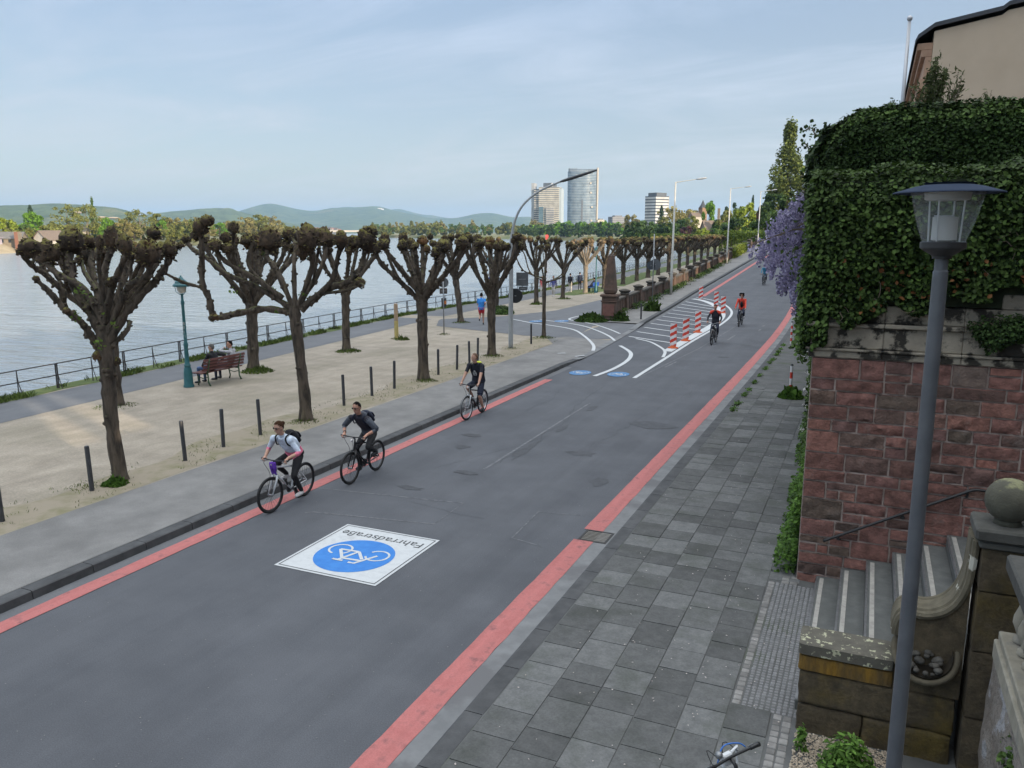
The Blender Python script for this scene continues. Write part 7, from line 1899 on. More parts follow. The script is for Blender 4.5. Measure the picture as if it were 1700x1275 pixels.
mb = MB(); mb.box(-32, -12, 0, -20.05, 14, H1 - 4); mb.build('side_wing', m_ls, le)
mb = MB(); mb.box(-39, -8, 0, -32.05, 14, zat(304, 1850)); mb.build('stair_tower', M('grey concrete tower', (.30, .31, .32), (.36, .37, .38), scale=.1, rough=.8), le)
mb = MB(); mb.box(-11, -10, H1 + .05, 15, 10, H1 + 9); mb.build('roof_plant', m_df, le)
mb = MB(); mb.disc((10, -10.4, H1 + 5), (0, -1, 0), 3.6, 20, .5); mb.build('round_emblem', m_wrapwhite, le)
mb = MB(); mb.box(-18, -22, 0, -8.5, -16.05, H1 * .58); mb.build('glass_annex', bands('teal annex glass', (.08, .14, .17), (.14, .19, .21), .7, 3.6, .2), le)
mb = MB(); mb.box(-2, -19, 0, 16, -16.05, H1 * .56); mb.build('front_bay', bands('grey bay windows', (.12, .13, .15), (.48, .45, .40), .5, 3.9, .3), le)
mb = MB(); mb.box(26.05, -12, 0, 31, 14, H1 * .97); mb.build('pale_wing', M('pale glass wing', (.38, .44, .48), (.44, .49, .52), scale=.1, rough=.3), le)
hr3 = empty('pale_high_rise', farp(1089, 1000, -1), YAW + .62); tag(hr3, 'smaller pale high rise with dark roof storey above the hillside trees', 'tower')
H3 = zat(325, 1000)
mb = MB(); mb.box(-11, -9, 0, 11, 9, H3); mb.build('wall', bands('grey white banded facade', (.09, .10, .12), (.50, .50, .50), .42, 3.6, .5), hr3)
mb = MB(); mb.box(11.03, -9.05, 0, 11.4, 5, H3 + .3); mb.build('painted_sunlit_side', m_cf, hr3)  # cream slab paints in the sunlit right face
mb = MB(); mb.box(-8, -7, H3 + .05, 9, 7, H3 + 4); mb.build('roof_storey', m_df, hr3)
for nm, lab, px, top, D, w_, d_, mt in (('dark_office_block', 'low dark office block right of the glass tower', 1023.5, 359, 1500, 26, 20, bands('dark office facade', (.05, .06, .085), (.12, .13, .15), .6, 3.5, .3)), ('white_building', 'small white building at the foot of the glass tower', 996, 364, 1500, 14, 10, m_cf), ('low_pale_hall', 'low pale hall between glass tower and office block', 975, 372, 1500, 46, 12, m_cf)):
    t = empty(nm, farp(px, D, -1), YAW + .3); tag(t, lab, 'building')
    Hh = zat(top, D); mb = MB(); mb.box(-w_ / 2, -d_ / 2, 0, w_ / 2, d_ / 2, Hh); mb.build('wall', mt, t)
    mb = MB(); mb.box(-w_ * .25, -d_ * .3, Hh + .05, w_ * .3, d_ * .3, Hh + 2.2); mb.build('roof_plant', m_df, t)
    if nm == 'white_building': mb = MB(); mb.box(-2, -d_ / 2 - .1, Hh * .35, 2.5, -d_ / 2 - .01, Hh * .8); mb.build('window', m_df, t)
# turret house and barn
th = empty('turret_house', farp(1158, 460, -1), YAW + .3); tag(th, 'white house with a brown turret and dark pointed spire among the trees', 'house')
mb = MB(); mb.box(-4.5, -3, 0, 1.2, 3, zat(357, 460)); mb.build('wall', w_white, th)
mb = MB(); mb.add([(-4.9, -3.4, zat(357, 460)), (1.4, -3.4, zat(357, 460)), (1.4, 3.4, zat(357, 460)), (-4.9, 3.4, zat(357, 460)), (-4.9, 0, zat(350, 460)), (1.4, 0, zat(350, 460))], [(0, 1, 5, 4), (2, 3, 4, 5), (3, 0, 4), (1, 2, 5)]); mb.build('roof', r_brown, th)
mb = MB(); mb.box(1.25, -2.2, 0, 4.2, 2.2, zat(342, 460)); mb.build('turret', M('brown turret wall', (.26, .17, .11), rough=.9), th)
mb = MB(); mb.lathe([(2.4, zat(342.2, 460)), (1.2, zat(337, 460)), (.02, zat(329, 460))], (2.7, 0, 0), 8); mb.build('spire', M('slate spire', (.05, .055, .065), rough=.6), th)
p = farp(1184, 400, -.6); simple_house('barn_house', 'house with a big brown tiled roof among the trees right of the turret', p, YAW + .15, 10.5, 9, 5.6, 5.2, w_cream, r_brown, 3)
p = farp(1192, 420, -.6); mb = MB(); mb.box(-.6, -.6, 0, .6, .6, zat(344, 420)); o = mb.build('tall_chimney', w_cream); o.location = p; tag(o, 'pale chimney stack beside the brown tiled roof', 'chimney')
# bridge, town and boat
br = empty('road_bridge', farp(548, 2600, 0), YAW); tag(br, 'long beige girder bridge crossing the river in the distance', 'bridge')
mb = MB(); mb.box(-118, -8, zat(385.2, 2600), 112, 8, zat(382.2, 2600)); mb.build('deck', M('beige bridge girder', (.56, .49, .38), (.50, .44, .35), scale=.02, rough=.7), br)
for x in (-60, 45): mb = MB(); mb.box(x - 5, -7, -5, x + 5, 7, zat(385.4, 2600)); mb.build('pier', MATS['grey concrete tower'], br)
rng = random.Random(31)
hpro = None
for k in range(26):
    px = 490 + k * 3.0 + rng.uniform(-1, 1); D = rng.uniform(3000, 3300); loc = farp(px, D, 0)
    if hpro is None or k == 1:
        hp = simple_house('town_house', 'one of the tiny pale houses of the far town beyond the bridge', loc, YAW + rng.uniform(-.5, .5), 16, 11, 7, 6, w_white if k == 0 else w_cream, r_red if k == 0 else r_brown, 0, False, 'house', 'tiny houses beyond the bridge')
        if hpro is None: hpro = [hp]
        else: hpro.append(hp)
    else:
        q = hpro[k % 2]; t = copy_tree(q, None, {q.name: children(q)}); t.location = loc; t.rotation_euler = (0, 0, YAW + rng.uniform(-.7, .7)); t.scale = (1, 1, rng.uniform(.9, 1.6)); t['label'] = 'one of the tiny pale houses of the far town beyond the bridge'
ht = empty('hilltop_hotel', farp(633, 7900, zat(347.5, 7900)), YAW); tag(ht, 'white hotel shining on the ridge of the middle hill', 'hotel')
mb = MB(); mb.box(-28, -12, -30, 12, 12, 10); mb.build('wall', m_wrapwhite, ht); mb = MB(); mb.box(12.5, -10, -30, 30, 10, 4); mb.build('wing', m_wrapwhite, ht); mb = MB(); mb.box(-22, -8, 10.5, -6, 8, 15); mb.build('roof', r_grey, ht)
bo = empty('white_boat', farp(864, 880, -4), YAW + .1); tag(bo, 'small white motor boat on the river near the distant bend', 'boat')
mb = MB(); mb.add([(-6.5, -1.8, -.2), (5, -1.8, -.2), (8, 0, .1), (5, 1.8, -.2), (-6.5, 1.8, -.2), (-6.7, -2, 1.4), (5.4, -2, 1.6), (9, 0, 2.0), (5.4, 2, 1.6), (-6.7, 2, 1.4)], [(0, 1, 6, 5), (1, 2, 7, 6), (2, 3, 8, 7), (3, 4, 9, 8), (4, 0, 5, 9), (5, 6, 7, 8, 9)]); mb.build('hull', m_wrapwhite, bo)
mb = MB(); mb.box(-4.5, -1.4, 1.5, 2, 1.4, 3.2, 0, .1); mb.build('cabin', m_wrapwhite, bo); mb = MB(); mb.box(-4.3, -1.43, 2.2, 1.9, 1.43, 2.8); mb.build('window', m_df, bo)
rb = empty('red_marker_board', farp(908, 520, -1.2)); rb.rotation_euler = (0, 0, YAW); tag(rb, 'small red board on a post at the river bank below the office tower', 'marker board')
mb = MB(); mb.tube([(0, 0, -2), (0, 0, 4)], .12, 6); mb.build('post', m_galv, rb); mb = MB(); mb.disc((0, -.2, 3.3), (0, -1, 0), 1.15, 20, .1); mb.box(-.9, -.3, 1.2, .8, -.1, 2.4); mb.build('board', M('signal red', (.50, .04, .03), (.55, .10, .08), scale=.6, rough=.5), rb)

gw = MB(); gw.box(5, -40, -1.0, 5.4, 11.8, 5.75); gw.box(4.9, -40, 5.753, 5.5, 11.8, 5.83)  # unseen wall added to keep low sun rays off the road
tag(gw.build('sun_block_wall', m_redstone), 'unseen red sandstone wall added right of the viewer to block low sun', 'wall')
# unseen villas added along the terrace to shade the street, spaced for a sun beam
for i, (x, y, w_, d_, h_, rh, wl_m, rf_m, lab) in enumerate(((17, -20.0, 32, 13, 9.5, 4, w_cream, r_grey, 'unseen cream villa added farthest behind the viewer to cast shade'), (17, 10.8, 14, 13, 9.5, 4, w_white, r_brown, 'unseen white villa added directly right of the viewer to cast shade'), (19, 21.5, 5, 10, 8.5, 4, w_cream, r_brown, 'unseen narrow cream villa added before the beige one to cast shade'), (15, 45.5, 9.5, 13, 7.5, 3, w_white, r_grey, 'unseen white villa added beyond the beige one to cast shade'))):
    simple_house('shade_villa', lab, (x, y, 4.5), PI / 2, w_, d_, h_, rh, wl_m, rf_m, 5, True)
for i, (x, y, H, lab) in enumerate(((18, -.5, 26, 'unseen tree added between the two villas to cap the sun beam'), (5, 72, 9, 'garden tree on the terrace above the far garden wall'), (6, 84, 10, 'second garden tree on the terrace above the far garden wall'), (6, 98, 10, 'third garden tree on the terrace above the far garden wall'), (7, 114, 11, 'fourth garden tree on the terrace above the far garden wall'), (7, 130, 11, 'last garden tree on the terrace above the far garden wall'))):  # first tree is unseen, added so its crown limits the sun beam
    q = PROTO['dark']; t = copy_tree(q, None, {q.name: children(q)}); t.location = (x, y, 4.5); t.scale = (.8, .8, H / 15); t.rotation_euler = (0, 0, i * 1.3); tag(t, lab, 'tree', 'garden trees on the terrace')
# ------------------------------------------------------------------ people and bicycles
m_skin = M('skin', (.42, .235, .165), (.50, .29, .21), scale=7, rough=.55)
m_skin2 = M('tanned skin', (.40, .20, .135), (.46, .25, .175), scale=7, rough=.55)
def cloth(name, c, k=1.25, rough=.85):
    return M(name, c, tuple(min(.9, x * k) for x in c), scale=16, detail=6, rough=rough, bump=.7, bscale=11, dist=.03, grain=.22, gscale=7)
m_hairb = M('brown hair', (.035, .018, .010), (.06, .032, .018), scale=60, rough=.95, spec=.1, stretch=(1, 1, .2))
m_hairk = M('black hair', (.006, .005, .005), (.014, .012, .011), scale=60, rough=.95, spec=.1)
m_hairr = M('light brown hair', (.10, .05, .025), (.14, .07, .035), scale=60, rough=.6)
m_glasses = M('dark lenses', (.006, .006, .007), rough=.12)
m_blackcloth = cloth('black cloth', (.010, .010, .012), 1.7)
m_navy = cloth('navy cloth', (.012, .016, .032), 1.6)
m_shoew = M('white shoe', (.60, .58, .58), rough=.6)
m_shoek = M('dark shoe', (.014, .014, .016), (.03, .03, .034), rough=.6)

def ik(a, b, l1, l2, pole):
    """joint between a and b with bone lengths l1, l2, bent towards pole"""
    a, b, pole = V(a), V(b), V(pole); d = b - a; L = min(d.length, (l1 + l2) * .999); u = d.normalized()
    x = (l1 * l1 - l2 * l2 + L * L) / (2 * L); h = math.sqrt(max(0, l1 * l1 - x * x))
    p = pole - u * pole.dot(u); p.normalize()
    return a + u * x + p * h

def person(label, loc, rz, J, mats, hair=None, res=.011, bulk=1.0, group=None, grip=None, sleeve=1.0, legs=1.0, cat='person', hat=None, glasses=False, ponytail=False, hairlen=.1):
    """one continuous body grown from the posed joints; mats: skin, top, trousers, shoes (+ second top colour)"""
    SK, TOP, LEG, SHOE, TOP2 = 0, 1, 2, 3, 4
    mb = MB(); seg = []
    def cap(p0, p1, r0, r1, m):
        p0, p1 = V(p0), V(p1)
        mb.tube([p0 - (p1 - p0).normalized() * r0 * .6, p0 - (p1 - p0).normalized() * r0 * .25, p0, p0.lerp(p1, .35), p0.lerp(p1, .7), p1, p1 + (p1 - p0).normalized() * r1 * .25, p1 + (p1 - p0).normalized() * r1 * .6], [r0 * .6, r0 * .93, r0, r0 * .66 + r1 * .34 + r0 * .05, r0 * .3 + r1 * .7 + r0 * .02, r1, r1 * .93, r1 * .6], 12)
        seg.append((p0, p1, r0, r1, m))
    P = {k: V(v) for k, v in J.items()}
    side = (P['shR'] - P['shL']).normalized(); b = bulk
    pel, nk = P['pelvis'], P['neck']; ax = nk - pel
    bend = V(J.get('bend', (0, -.03, .0)))
    c = [pel + V((0, 0, -.09)), pel, pel + ax * .30 + bend, pel + ax * .62 + bend, pel + ax * .88 + bend * .4, nk + ax * .02]
    rr = [(.12, .10), (.172 * b, .128 * b), (.152 * b, .118 * b), (.178 * b, .128 * b), (.165 * b, .095), (.07, .066)]
    mb.tube(c, rr, 16, ell=(side, 1))
    for i in range(len(c) - 1):
        m = LEG if i == 0 else TOP
        if i == 1 and len(mats) > 4: m = TOP2
        seg.append((c[i], c[i + 1], (rr[i][0] + rr[i][1]) / 2, (rr[i + 1][0] + rr[i + 1][1]) / 2, m))
    hd = P['head']; hf = V(J.get('look', (0, 1, -.1))).normalized(); hu = (V((0, 0, 1)) - hf * hf.z).normalized(); hs = hf.cross(hu)
    R = Matrix((hs, hf, hu)).transposed()
    cap(nk - ax.normalized() * .05, hd - hu * .06 - hf * .01, .056, .054, SK)
    mb.ball(hd + hu * .02, .105, 16, 12, 0, (.74, .93, 1.02), R); seg.append((hd, hd + hu * .03, .09, .09, SK))
    mb.ball(hd - hu * .055 + hf * .022, .07, 12, 9, 0, (.80, .95, .95), R); seg.append((hd - hu * .055 + hf * .02, hd - hu * .05 + hf * .03, .07, .06, SK))
    mb.tube([hd + hf * .085 + hu * .02, hd + hf * .108 - hu * .018, hd + hf * .085 - hu * .028], [.012, .018, .012], 6)
    for s in (-1, 1): mb.ball(hd + hs * s * .078 - hu * .005 - hf * .005, .03, 8, 6, 0, (.4, .7, 1.1), R)
    for S in 'LR':
        sh, el, wr = P['sh' + S], P['el' + S], P['wr' + S]
        mb.ball(sh, .070 * (b * .5 + .5), 12, 8); seg.append((sh, sh + (el - sh) * .1, .07, .065, TOP))
        cap(sh, el, .054 * (b * .5 + .5), .045, TOP)
        if sleeve < .75:
            seg[-1] = (sh, sh.lerp(el, sleeve), .058, .056, TOP); seg.append((sh.lerp(el, sleeve + .05), el, .042, .042, SK)); cap(el, wr, .042, .029, SK)
        elif sleeve < 1.9:
            q = el.lerp(wr, max(0.0, sleeve - 1)); cap(el, wr, .044, .030, SK)
            seg[-1] = (el, q, .05, .05, TOP2 if len(mats) > 4 else TOP); seg.append((q + (wr - q) * .08, wr, .035, .03, SK))
        else: cap(el, wr, .047, .036, TOP2 if len(mats) > 4 else TOP)
        hdv = V(J.get('hand' + S, (wr - el))).normalized()
        palm = wr + hdv * .055
        mb.tube([wr, wr + hdv * .03, palm, palm + hdv * .035], [(.022, .018), (.036, .017), (.042, .017), (.036, .013)], 10, ell=(hs, 1)); seg.append((wr, palm + hdv * .03, .034, .034, SK))
        hp, kn, an, to = P['hip' + S], P['kn' + S], P['an' + S], P['to' + S]
        cap(hp, kn, .088 * (b * .6 + .4), .060, LEG)
        if legs < 1.0: 
            q = hp.lerp(kn, legs); seg[-1] = (hp, q, .09, .085, LEG); seg.append((q + (kn - q) * .1, kn, .055, .055, SK)); cap(kn, an, .056, .036, SK)
            mb.tube([hp, hp.lerp(kn, legs * .5), q], [.09, .094, .088], 12)
        else: cap(kn, an, .060, .042, LEG)
        fd = (to - an); fl = V((fd.x, fd.y, 0)).normalized()
        heel = an - V((0, 0, .055)) - fd.normalized() * .05
        mb.tube([heel, an + V((0, 0, -.045)) + fd * .15, an.lerp(to, .6) + V((0, 0, -.02)), to], [(.034, .034), (.042, .046), (.044, .034), (.030, .022)], 10)
        seg.append((heel, to, .045, .035, SHOE)); seg.append((an, an + V((0, 0, -.03)), .040, .04, SHOE))
    tmp = mb.build('tmp_body', [m_skin])
    md = tmp.modifiers.new('r', 'REMESH'); md.mode = 'VOXEL'; md.voxel_size = res
    sm = tmp.modifiers.new('s', 'SMOOTH'); sm.factor = .5; sm.iterations = 4
    dg = bpy.context.evaluated_depsgraph_get(); dg.update()
    me = bpy.data.meshes.new_from_object(tmp.evaluated_get(dg)); tm = tmp.data
    bpy.data.objects.remove(tmp); bpy.data.meshes.remove(tm)
    # colour by the nearest limb
    nf = len(me.polygons); cen = np.empty(nf * 3, np.float32); me.polygons.foreach_get('center', cen); cen = cen.reshape(-1, 3)
    best = np.full(nf, 1e9); mi = np.zeros(nf, np.int32)
    for p0, p1, r0, r1, m in seg:
        a = np.array(p0); d = np.array(p1) - a; L = max(1e-9, d @ d); t_ = np.clip((cen - a) @ d / L, 0, 1)
        dist = np.linalg.norm(cen - a - t_[:, None] * d, axis=1) / (r0 + (r1 - r0) * t_)
        k = dist < best; best[k] = dist[k]; mi[k] = m
    # fingers: five bent chains on each palm, part of the same skin mesh
    fm = MB()
    for S in 'LR':
        wr, el = P['wr' + S], P['el' + S]; hdv = V(J.get('hand' + S, (wr - el))).normalized(); palm = wr + hdv * .055
        sd = 1 if S == 'R' else -1
        curl = V(J.get('curl', (0, .4, -1))).normalized(); across = hdv.cross(curl).normalized()
        curl = across.cross(hdv).normalized()
        for k in range(4):
            L = (.066, .076, .072, .056)[k]; b0 = palm + across * (.027 - .018 * k) * sd + hdv * .025
            p1 = b0 + (hdv * .75 + curl * .45).normalized() * L * .45; p2 = p1 + (hdv * -.05 + curl).normalized() * L * .38; p3 = p2 + (curl * .5 - hdv * .85).normalized() * L * .30
            fm.tube([b0 - hdv * .02, b0, p1, p2, p3], [.009, .0092, .0085, .008, .0065], 6)
        b0 = wr + hdv * .03 + across * .032 * sd
        fm.tube([b0 - across * .01 * sd, b0 + (hdv * .5 + across * .5 * sd + curl * .3) * .04, b0 + (hdv * .6 + across * .2 * sd + curl * .9) * .065], [.012, .0105, .008], 6)
    n0 = len(me.vertices); vs = [tuple(v.co) for v in me.vertices] + list(fm.v)
    fs = [tuple(p.vertices) for p in me.polygons] + [tuple(i + n0 for i in f) for f in fm.f]
    me2 = bpy.data.meshes.new('person'); me2.from_pydata(vs, [], fs)
    for m in mats: me2.materials.append(m)
    me2.polygons.foreach_set('material_index', list(mi.clip(0, len(mats) - 1)) + [0] * len(fm.f)); me2.polygons.foreach_set('use_smooth', [True] * len(fs)); me2.update()
    bpy.data.meshes.remove(me)
    o = bpy.data.objects.new('person', me2); COL.objects.link(o); o.location = loc; o.rotation_euler = (0, 0, rz); tag(o, label, cat, group)
    if hair:
        hm = MB(); vs = []; seg_, rg = 18, 14
        ok = {}
        for i in range(rg + 1):
            ph = PI * i / rg
            for k in range(seg_):
                t_ = 2 * PI * k / seg_; d = V((math.sin(ph) * math.cos(t_), math.sin(ph) * math.sin(t_), math.cos(ph)))
                q = 1 + .05 * mnoise.noise(d * 4 + V((loc[1], 0, 0)))
                vs.append(hd + hu * .024 + R @ V((d.x * .105 * .80 * q, d.y * .105 * .99 * q - .003, d.z * .105 * 1.10 * q))); ok[len(vs) - 1] = d.z * .75 - d.y * .80 > (-.08 - hairlen)
        fs = []
        for i in range(rg):
            for k in range(seg_):
                f = (i * seg_ + k, (i + 1) * seg_ + k, (i + 1) * seg_ + (k + 1) % seg_, i * seg_ + (k + 1) % seg_)
                if all(ok[x] for x in f): fs.append(f)
        hm.add(vs, fs)
        if ponytail: hm.ball(hd - hf * .105 + hu * .055, .042, 10, 8)
        hm.build('hair', hair, o, smooth=True)
    if hat:
        hm = MB(); hm.ball(hd + hu * .045 - hf * .005, .125, 18, 10, 0, (.80, 1.0, .86), R); hm.build('helmet', hat, o, smooth=True)
    if glasses:
        gm = MB()
        for s in (-1, 1): gm.ball(hd + hf * .094 + hs * s * .034 + hu * .020, .027, 10, 8, 0, (1.0, .4, .8), R)
        gm.tube([hd + hf * .095 - hs * .02 + hu * .024, hd + hf * .1 + hu * .026, hd + hf * .095 + hs * .02 + hu * .024], .004, 5)
        for s in (-1, 1): gm.tube([hd + hf * .088 + hs * s * .06 + hu * .022, hd + hs * s * .082 + hu * .018], .004, 5)
        gm.build('sunglasses', m_glasses, o, smooth=True)
    elif res < .013:
        for s in (-1, 1):
            gm = MB(); gm.ball(hd + hf * .092 + hs * s * .032 + hu * .020, .009, 8, 6); gm.build('eye', m_glasses, o, smooth=True)
        gm = MB(); gm.tube([hd + hf * .093 - hs * .02 - hu * .060, hd + hf * .099 - hu * .058, hd + hf * .093 + hs * .02 - hu * .060], .005, 5); gm.build('mouth', M('lips', (.30, .10, .08), rough=.5), o)
    return o

def backpack(label, par, mats, top=None):
    """par: world matrix-like (loc, rz), joints; sits on the back"""
    loc, rz, J, b = par
    pel, nk = V(J['pelvis']), V(J['neck']); ax = (nk - pel); u = ax.normalized(); side = (V(J['shR']) - V(J['shL'])).normalized(); back = side.cross(u).normalized()
    if back.y > 0: back = -back
    o = empty('backpack', loc, rz); tag(o, label, 'backpack')
    ctr = pel + ax * .53 + back * (.145 * b + .025)
    mb = MB(); mb.X = Matrix.Translation(ctr) @ Matrix((side, -back, u)).transposed().to_4x4()
    mb.tube([(0, 0, -.18), (0, -.01, -.155), (0, -.02, -.02), (0, -.01, .12), (0, .01, .17), (0, .02, .185)], [(.09, .05), (.12, .075), (.125, .085), (.112, .07), (.075, .045), (.03, .02)], 14, ell=((1, 0, 0), 1))
    mb.build('bag', mats, o, smooth=True)
    mb = MB(); mb.X = Matrix.Translation(ctr) @ Matrix((side, -back, u)).transposed().to_4x4(); mb.tube([(0, -.075, -.14), (0, -.105, -.12), (0, -.11, -.02), (0, -.09, .0)], [(.08, .02), (.10, .03), (.10, .03), (.07, .015)], 10, ell=((1, 0, 0), 1)); mb.build('front_pocket', mats, o, smooth=True)
    for s in (-1, 1):
        sh = V(J['shR' if s > 0 else 'shL']); mb = MB(); a = ctr + u * .17 + side * s * .09; f = -back
        mb.tube(smooth_pts([a, sh.lerp(nk, .4) + u * .05 - f * .02, sh.lerp(nk, .4) + f * .05 + u * .015, sh.lerp(nk, .3) + f * .072 - u * .10, pel + ax * .60 + side * s * .15 * b + f * .03]), .014, 6)
        mb.build('strap', mats, o, smooth=True)
    if top: mb = MB(); mb.ball(ctr + u * .20, .07, 10, 8, 0, (1.3, .9, .6)); mb.build('top_cover', top, o, smooth=True)
    return o

WR = .345
def bicycle(label, loc, rz, frame, fork, tyre, rim, steer=0.0, lean=0.0, bag=None, crank=.6, step=False, saddle_z=.94, lights=True, group=None, mudguard=None, bar='flat', basket=None):
    o = empty('bicycle', loc, rz); o.rotation_euler = (0, lean, rz); tag(o, label, 'bicycle', group)
    RA, FA = V((0, -.46, WR)), V((0, .60, WR)); BB = V((0, -.03, .29)); ST = V((0, -.20, .72)); HT, HB = V((0, .385, .86)), V((0, .425, .70))
    SRot = Matrix.Translation(HB) @ Matrix.Rotation(steer, 4, (HT - HB).normalized()) @ Matrix.Translation(-HB)
    mb = MB(); t2 = .019
    mb.tube([BB, HB], .022, 8)
    mb.tube([ST - V((0, 0, .02 if not step else .28)), HT - V((0, 0, .03)) if not step else HB + V((0, -.02, .06))], .018, 8)
    mb.tube([BB, ST], .018, 8); mb.tube([HB - (HT - HB) * .2, HT], .024, 8)
    for s in (-1, 1):
        mb.tube([BB + V((s * .03, 0, 0)), RA + V((s * .06, 0, 0))], .010, 6); mb.tube([ST + V((s * .02, 0, -.03)), RA + V((s * .06, 0, 0))], .009, 6)
    mb.build('frame', frame, o, smooth=True, sharp=50)
    mb = MB(); mb.X = SRot
    for s in (-1, 1): mb.tube([HB + V((s * .055, .01, -.02)), HB + V((s * .055, .05, -.12)), FA + V((s * .055, 0, 0))], [.021, .019, .012], 8)
    mb.tube([HB + V((-.06, .01, -.02)), HB + V((.06, .01, -.02))], .018, 6); mb.build('fork', fork, o, smooth=True)
    mb = MB(); mb.X = SRot
    stem = HT + V((0, .0, .06)); mb.tube([HT, stem, stem + V((0, .06, .05))], .016, 8)
    b0 = stem + V((0, .06, .05))
    if bar == 'flat': pts = [b0 + V((x, -.03 * abs(x) / .3, .015 * abs(x) / .3)) for x in (-.32, -.2, -.06, .06, .2, .32)]
    else: pts = [b0 + V((x, y, z)) for x, y, z in ((-.29, -.15, .06), (-.27, -.05, .07), (-.15, .0, .05), (0, 0, 0), (.15, 0, .05), (.27, -.05, .07), (.29, -.15, .06))]
    mb.tube(pts, .012, 8); mb.build('handlebar', m_black if bar == 'flat' else m_galv, o, smooth=True)
    for s in (0, 1):
        g = MB(); g.X = SRot; a, c = (pts[0], pts[1]) if s == 0 else (pts[-1], pts[-2]); g.tube([a, a.lerp(c, .2), a.lerp(c, .85)], [.021, .019, .017], 8); g.build('grip', m_black, o, smooth=True)
        g = MB(); g.X = SRot; q = a.lerp(c, .85); g.tube([q, q + V((0, .04, -.02)), a + V((0, .06, -.03))], .006, 5); g.build('brake_lever', m_galv, o)
    mb = MB(); mb.X = SRot; 
    for s in (-1, 1): mb.tube(smooth_pts([pts[2 if s < 0 else -3] + V((s * .05, .02, 0)), b0 + V((s * .1, .16, .0)), HB + V((s * .04, .10, .02)), FA + V((s * .05, .02, .06))], 4), .004, 4)
    mb.build('brake_cable', m_black, o)
    mb = MB(); mb.tube([ST, V((0, -.235, saddle_z - .05))], .013, 8); mb.build('seatpost', m_galv, o, smooth=True)
    mb = MB(); mb.tube([V((0, -.36, saddle_z - .02)), V((0, -.34, saddle_z)), V((0, -.25, saddle_z + .01)), V((0, -.12, saddle_z)), V((0, -.05, saddle_z - .015))], [(.03, .02), (.075, .032), (.07, .03), (.028, .022), (.018, .014)], 10, ell=((1, 0, 0), 1)); mb.build('saddle', m_blackcloth, o, smooth=True)
    for nm, ctr, X in (('front_wheel', FA, SRot), ('rear_wheel', RA, None)):
        wE = empty(nm, (0, 0, 0), 0, o)
        n = 40
        def ring(rad, r, seg, mt, name, sq=1.0):
            g = MB(); g.X = X
            vs = []; fs = []
            for i in range(n):
                a = 2 * PI * i / n; c = ctr + V((0, rad * math.cos(a), rad * math.sin(a))); rd = V((0, math.cos(a), math.sin(a)))
                for k in range(seg): t_ = 2 * PI * k / seg; vs.append(c + rd * (r * math.cos(t_)) + V((r * sq * math.sin(t_), 0, 0)))
            for i in range(n):
                for k in range(seg): fs.append((i * seg + k, i * seg + (k + 1) % seg, ((i + 1) % n) * seg + (k + 1) % seg, ((i + 1) % n) * seg + k))
            g.add(vs, fs); return g
        ring(WR - .024, .024, 8, tyre, 'tyre').build('tyre', tyre, wE, smooth=True)
        g = ring(WR - .055, .011, 6, rim, 'rim', 1.1)
        for i in range(24):
            a = 2 * PI * i / 24 + .1; a2 = a + (.35 if i % 2 else -.35); g.tube([ctr + V(((.025 if i % 4 < 2 else -.025), .025 * math.cos(a2), .025 * math.sin(a2))), ctr + V((0, (WR - .05) * math.cos(a), (WR - .05) * math.sin(a)))], .0022, 3, cap=False)
        g.build('rim', rim, wE, smooth=True, sharp=60)
        g = MB(); g.X = X; g.lathe([(.018, -.05), (.028, -.04), (.02, 0), (.028, .04), (.018, .05)], ctr, 10, axis=(1, 0, 0)); g.build('hub', m_galv, wE, smooth=True)
        if mudguard:
            g = MB(); g.X = X; a0, a1 = ((-.25, 1.9) if nm[0] == 'f' else (.5, 3.5)); L = []
            for i in range(17):
                a = a0 + (a1 - a0) * i / 16
                for s in (-1, 0, 1): L.append(ctr + V((s * .026, (WR + .012 - abs(s) * .008) * math.cos(a), (WR + .012 - abs(s) * .008) * math.sin(a))))
            g.add(L, [(3 * i + k, 3 * i + k + 1, 3 * i + k + 4, 3 * i + k + 3) for i in range(16) for k in (0, 1)]); g.build('mudguard', mudguard, o, smooth=True)
    mb = MB(); mb.lathe([(.085, -.004), (.085, .004)], BB + V((.05, 0, 0)), 20, axis=(1, 0, 0)); mb.lathe([(.025, -.06), (.025, .06)], BB, 10, axis=(1, 0, 0))
    for s in (-1, 1):
        e = BB + V((s * .075, s * .17 * math.cos(crank), s * .17 * math.sin(crank))); mb.tube([BB + V((s * .06, 0, 0)), e], .012, 6)
    mb.build('crank', m_boll, o)
    for s in (-1, 1):
        e = BB + V((s * .075, s * .17 * math.cos(crank), s * .17 * math.sin(crank))); g = MB(); g.box(*(e + V((s * .06 - .045, -.045, -.012))), *(e + V((s * .06 + .045, .045, .012)))); g.build('pedal', m_black, o)
    mb = MB(); mb.tube([BB + V((.05, 0, .085)), RA + V((.05, 0, .045))], .006, 4); mb.tube([BB + V((.05, 0, -.085)), RA + V((.05, 0, -.05))], .006, 4); mb.build('chain', m_boll, o)
    if lights:
        g = MB(); g.X = SRot; g.ball(b0 + V((0, .05, -.06)), .03, 10, 8); g.build('headlight', m_shoew, o, smooth=True)
    if bag: bag(o, SRot, b0, BB, ST)
    return o, dict(BB=BB, crank=crank, pts=[SRot @ p for p in pts], saddle=saddle_z)

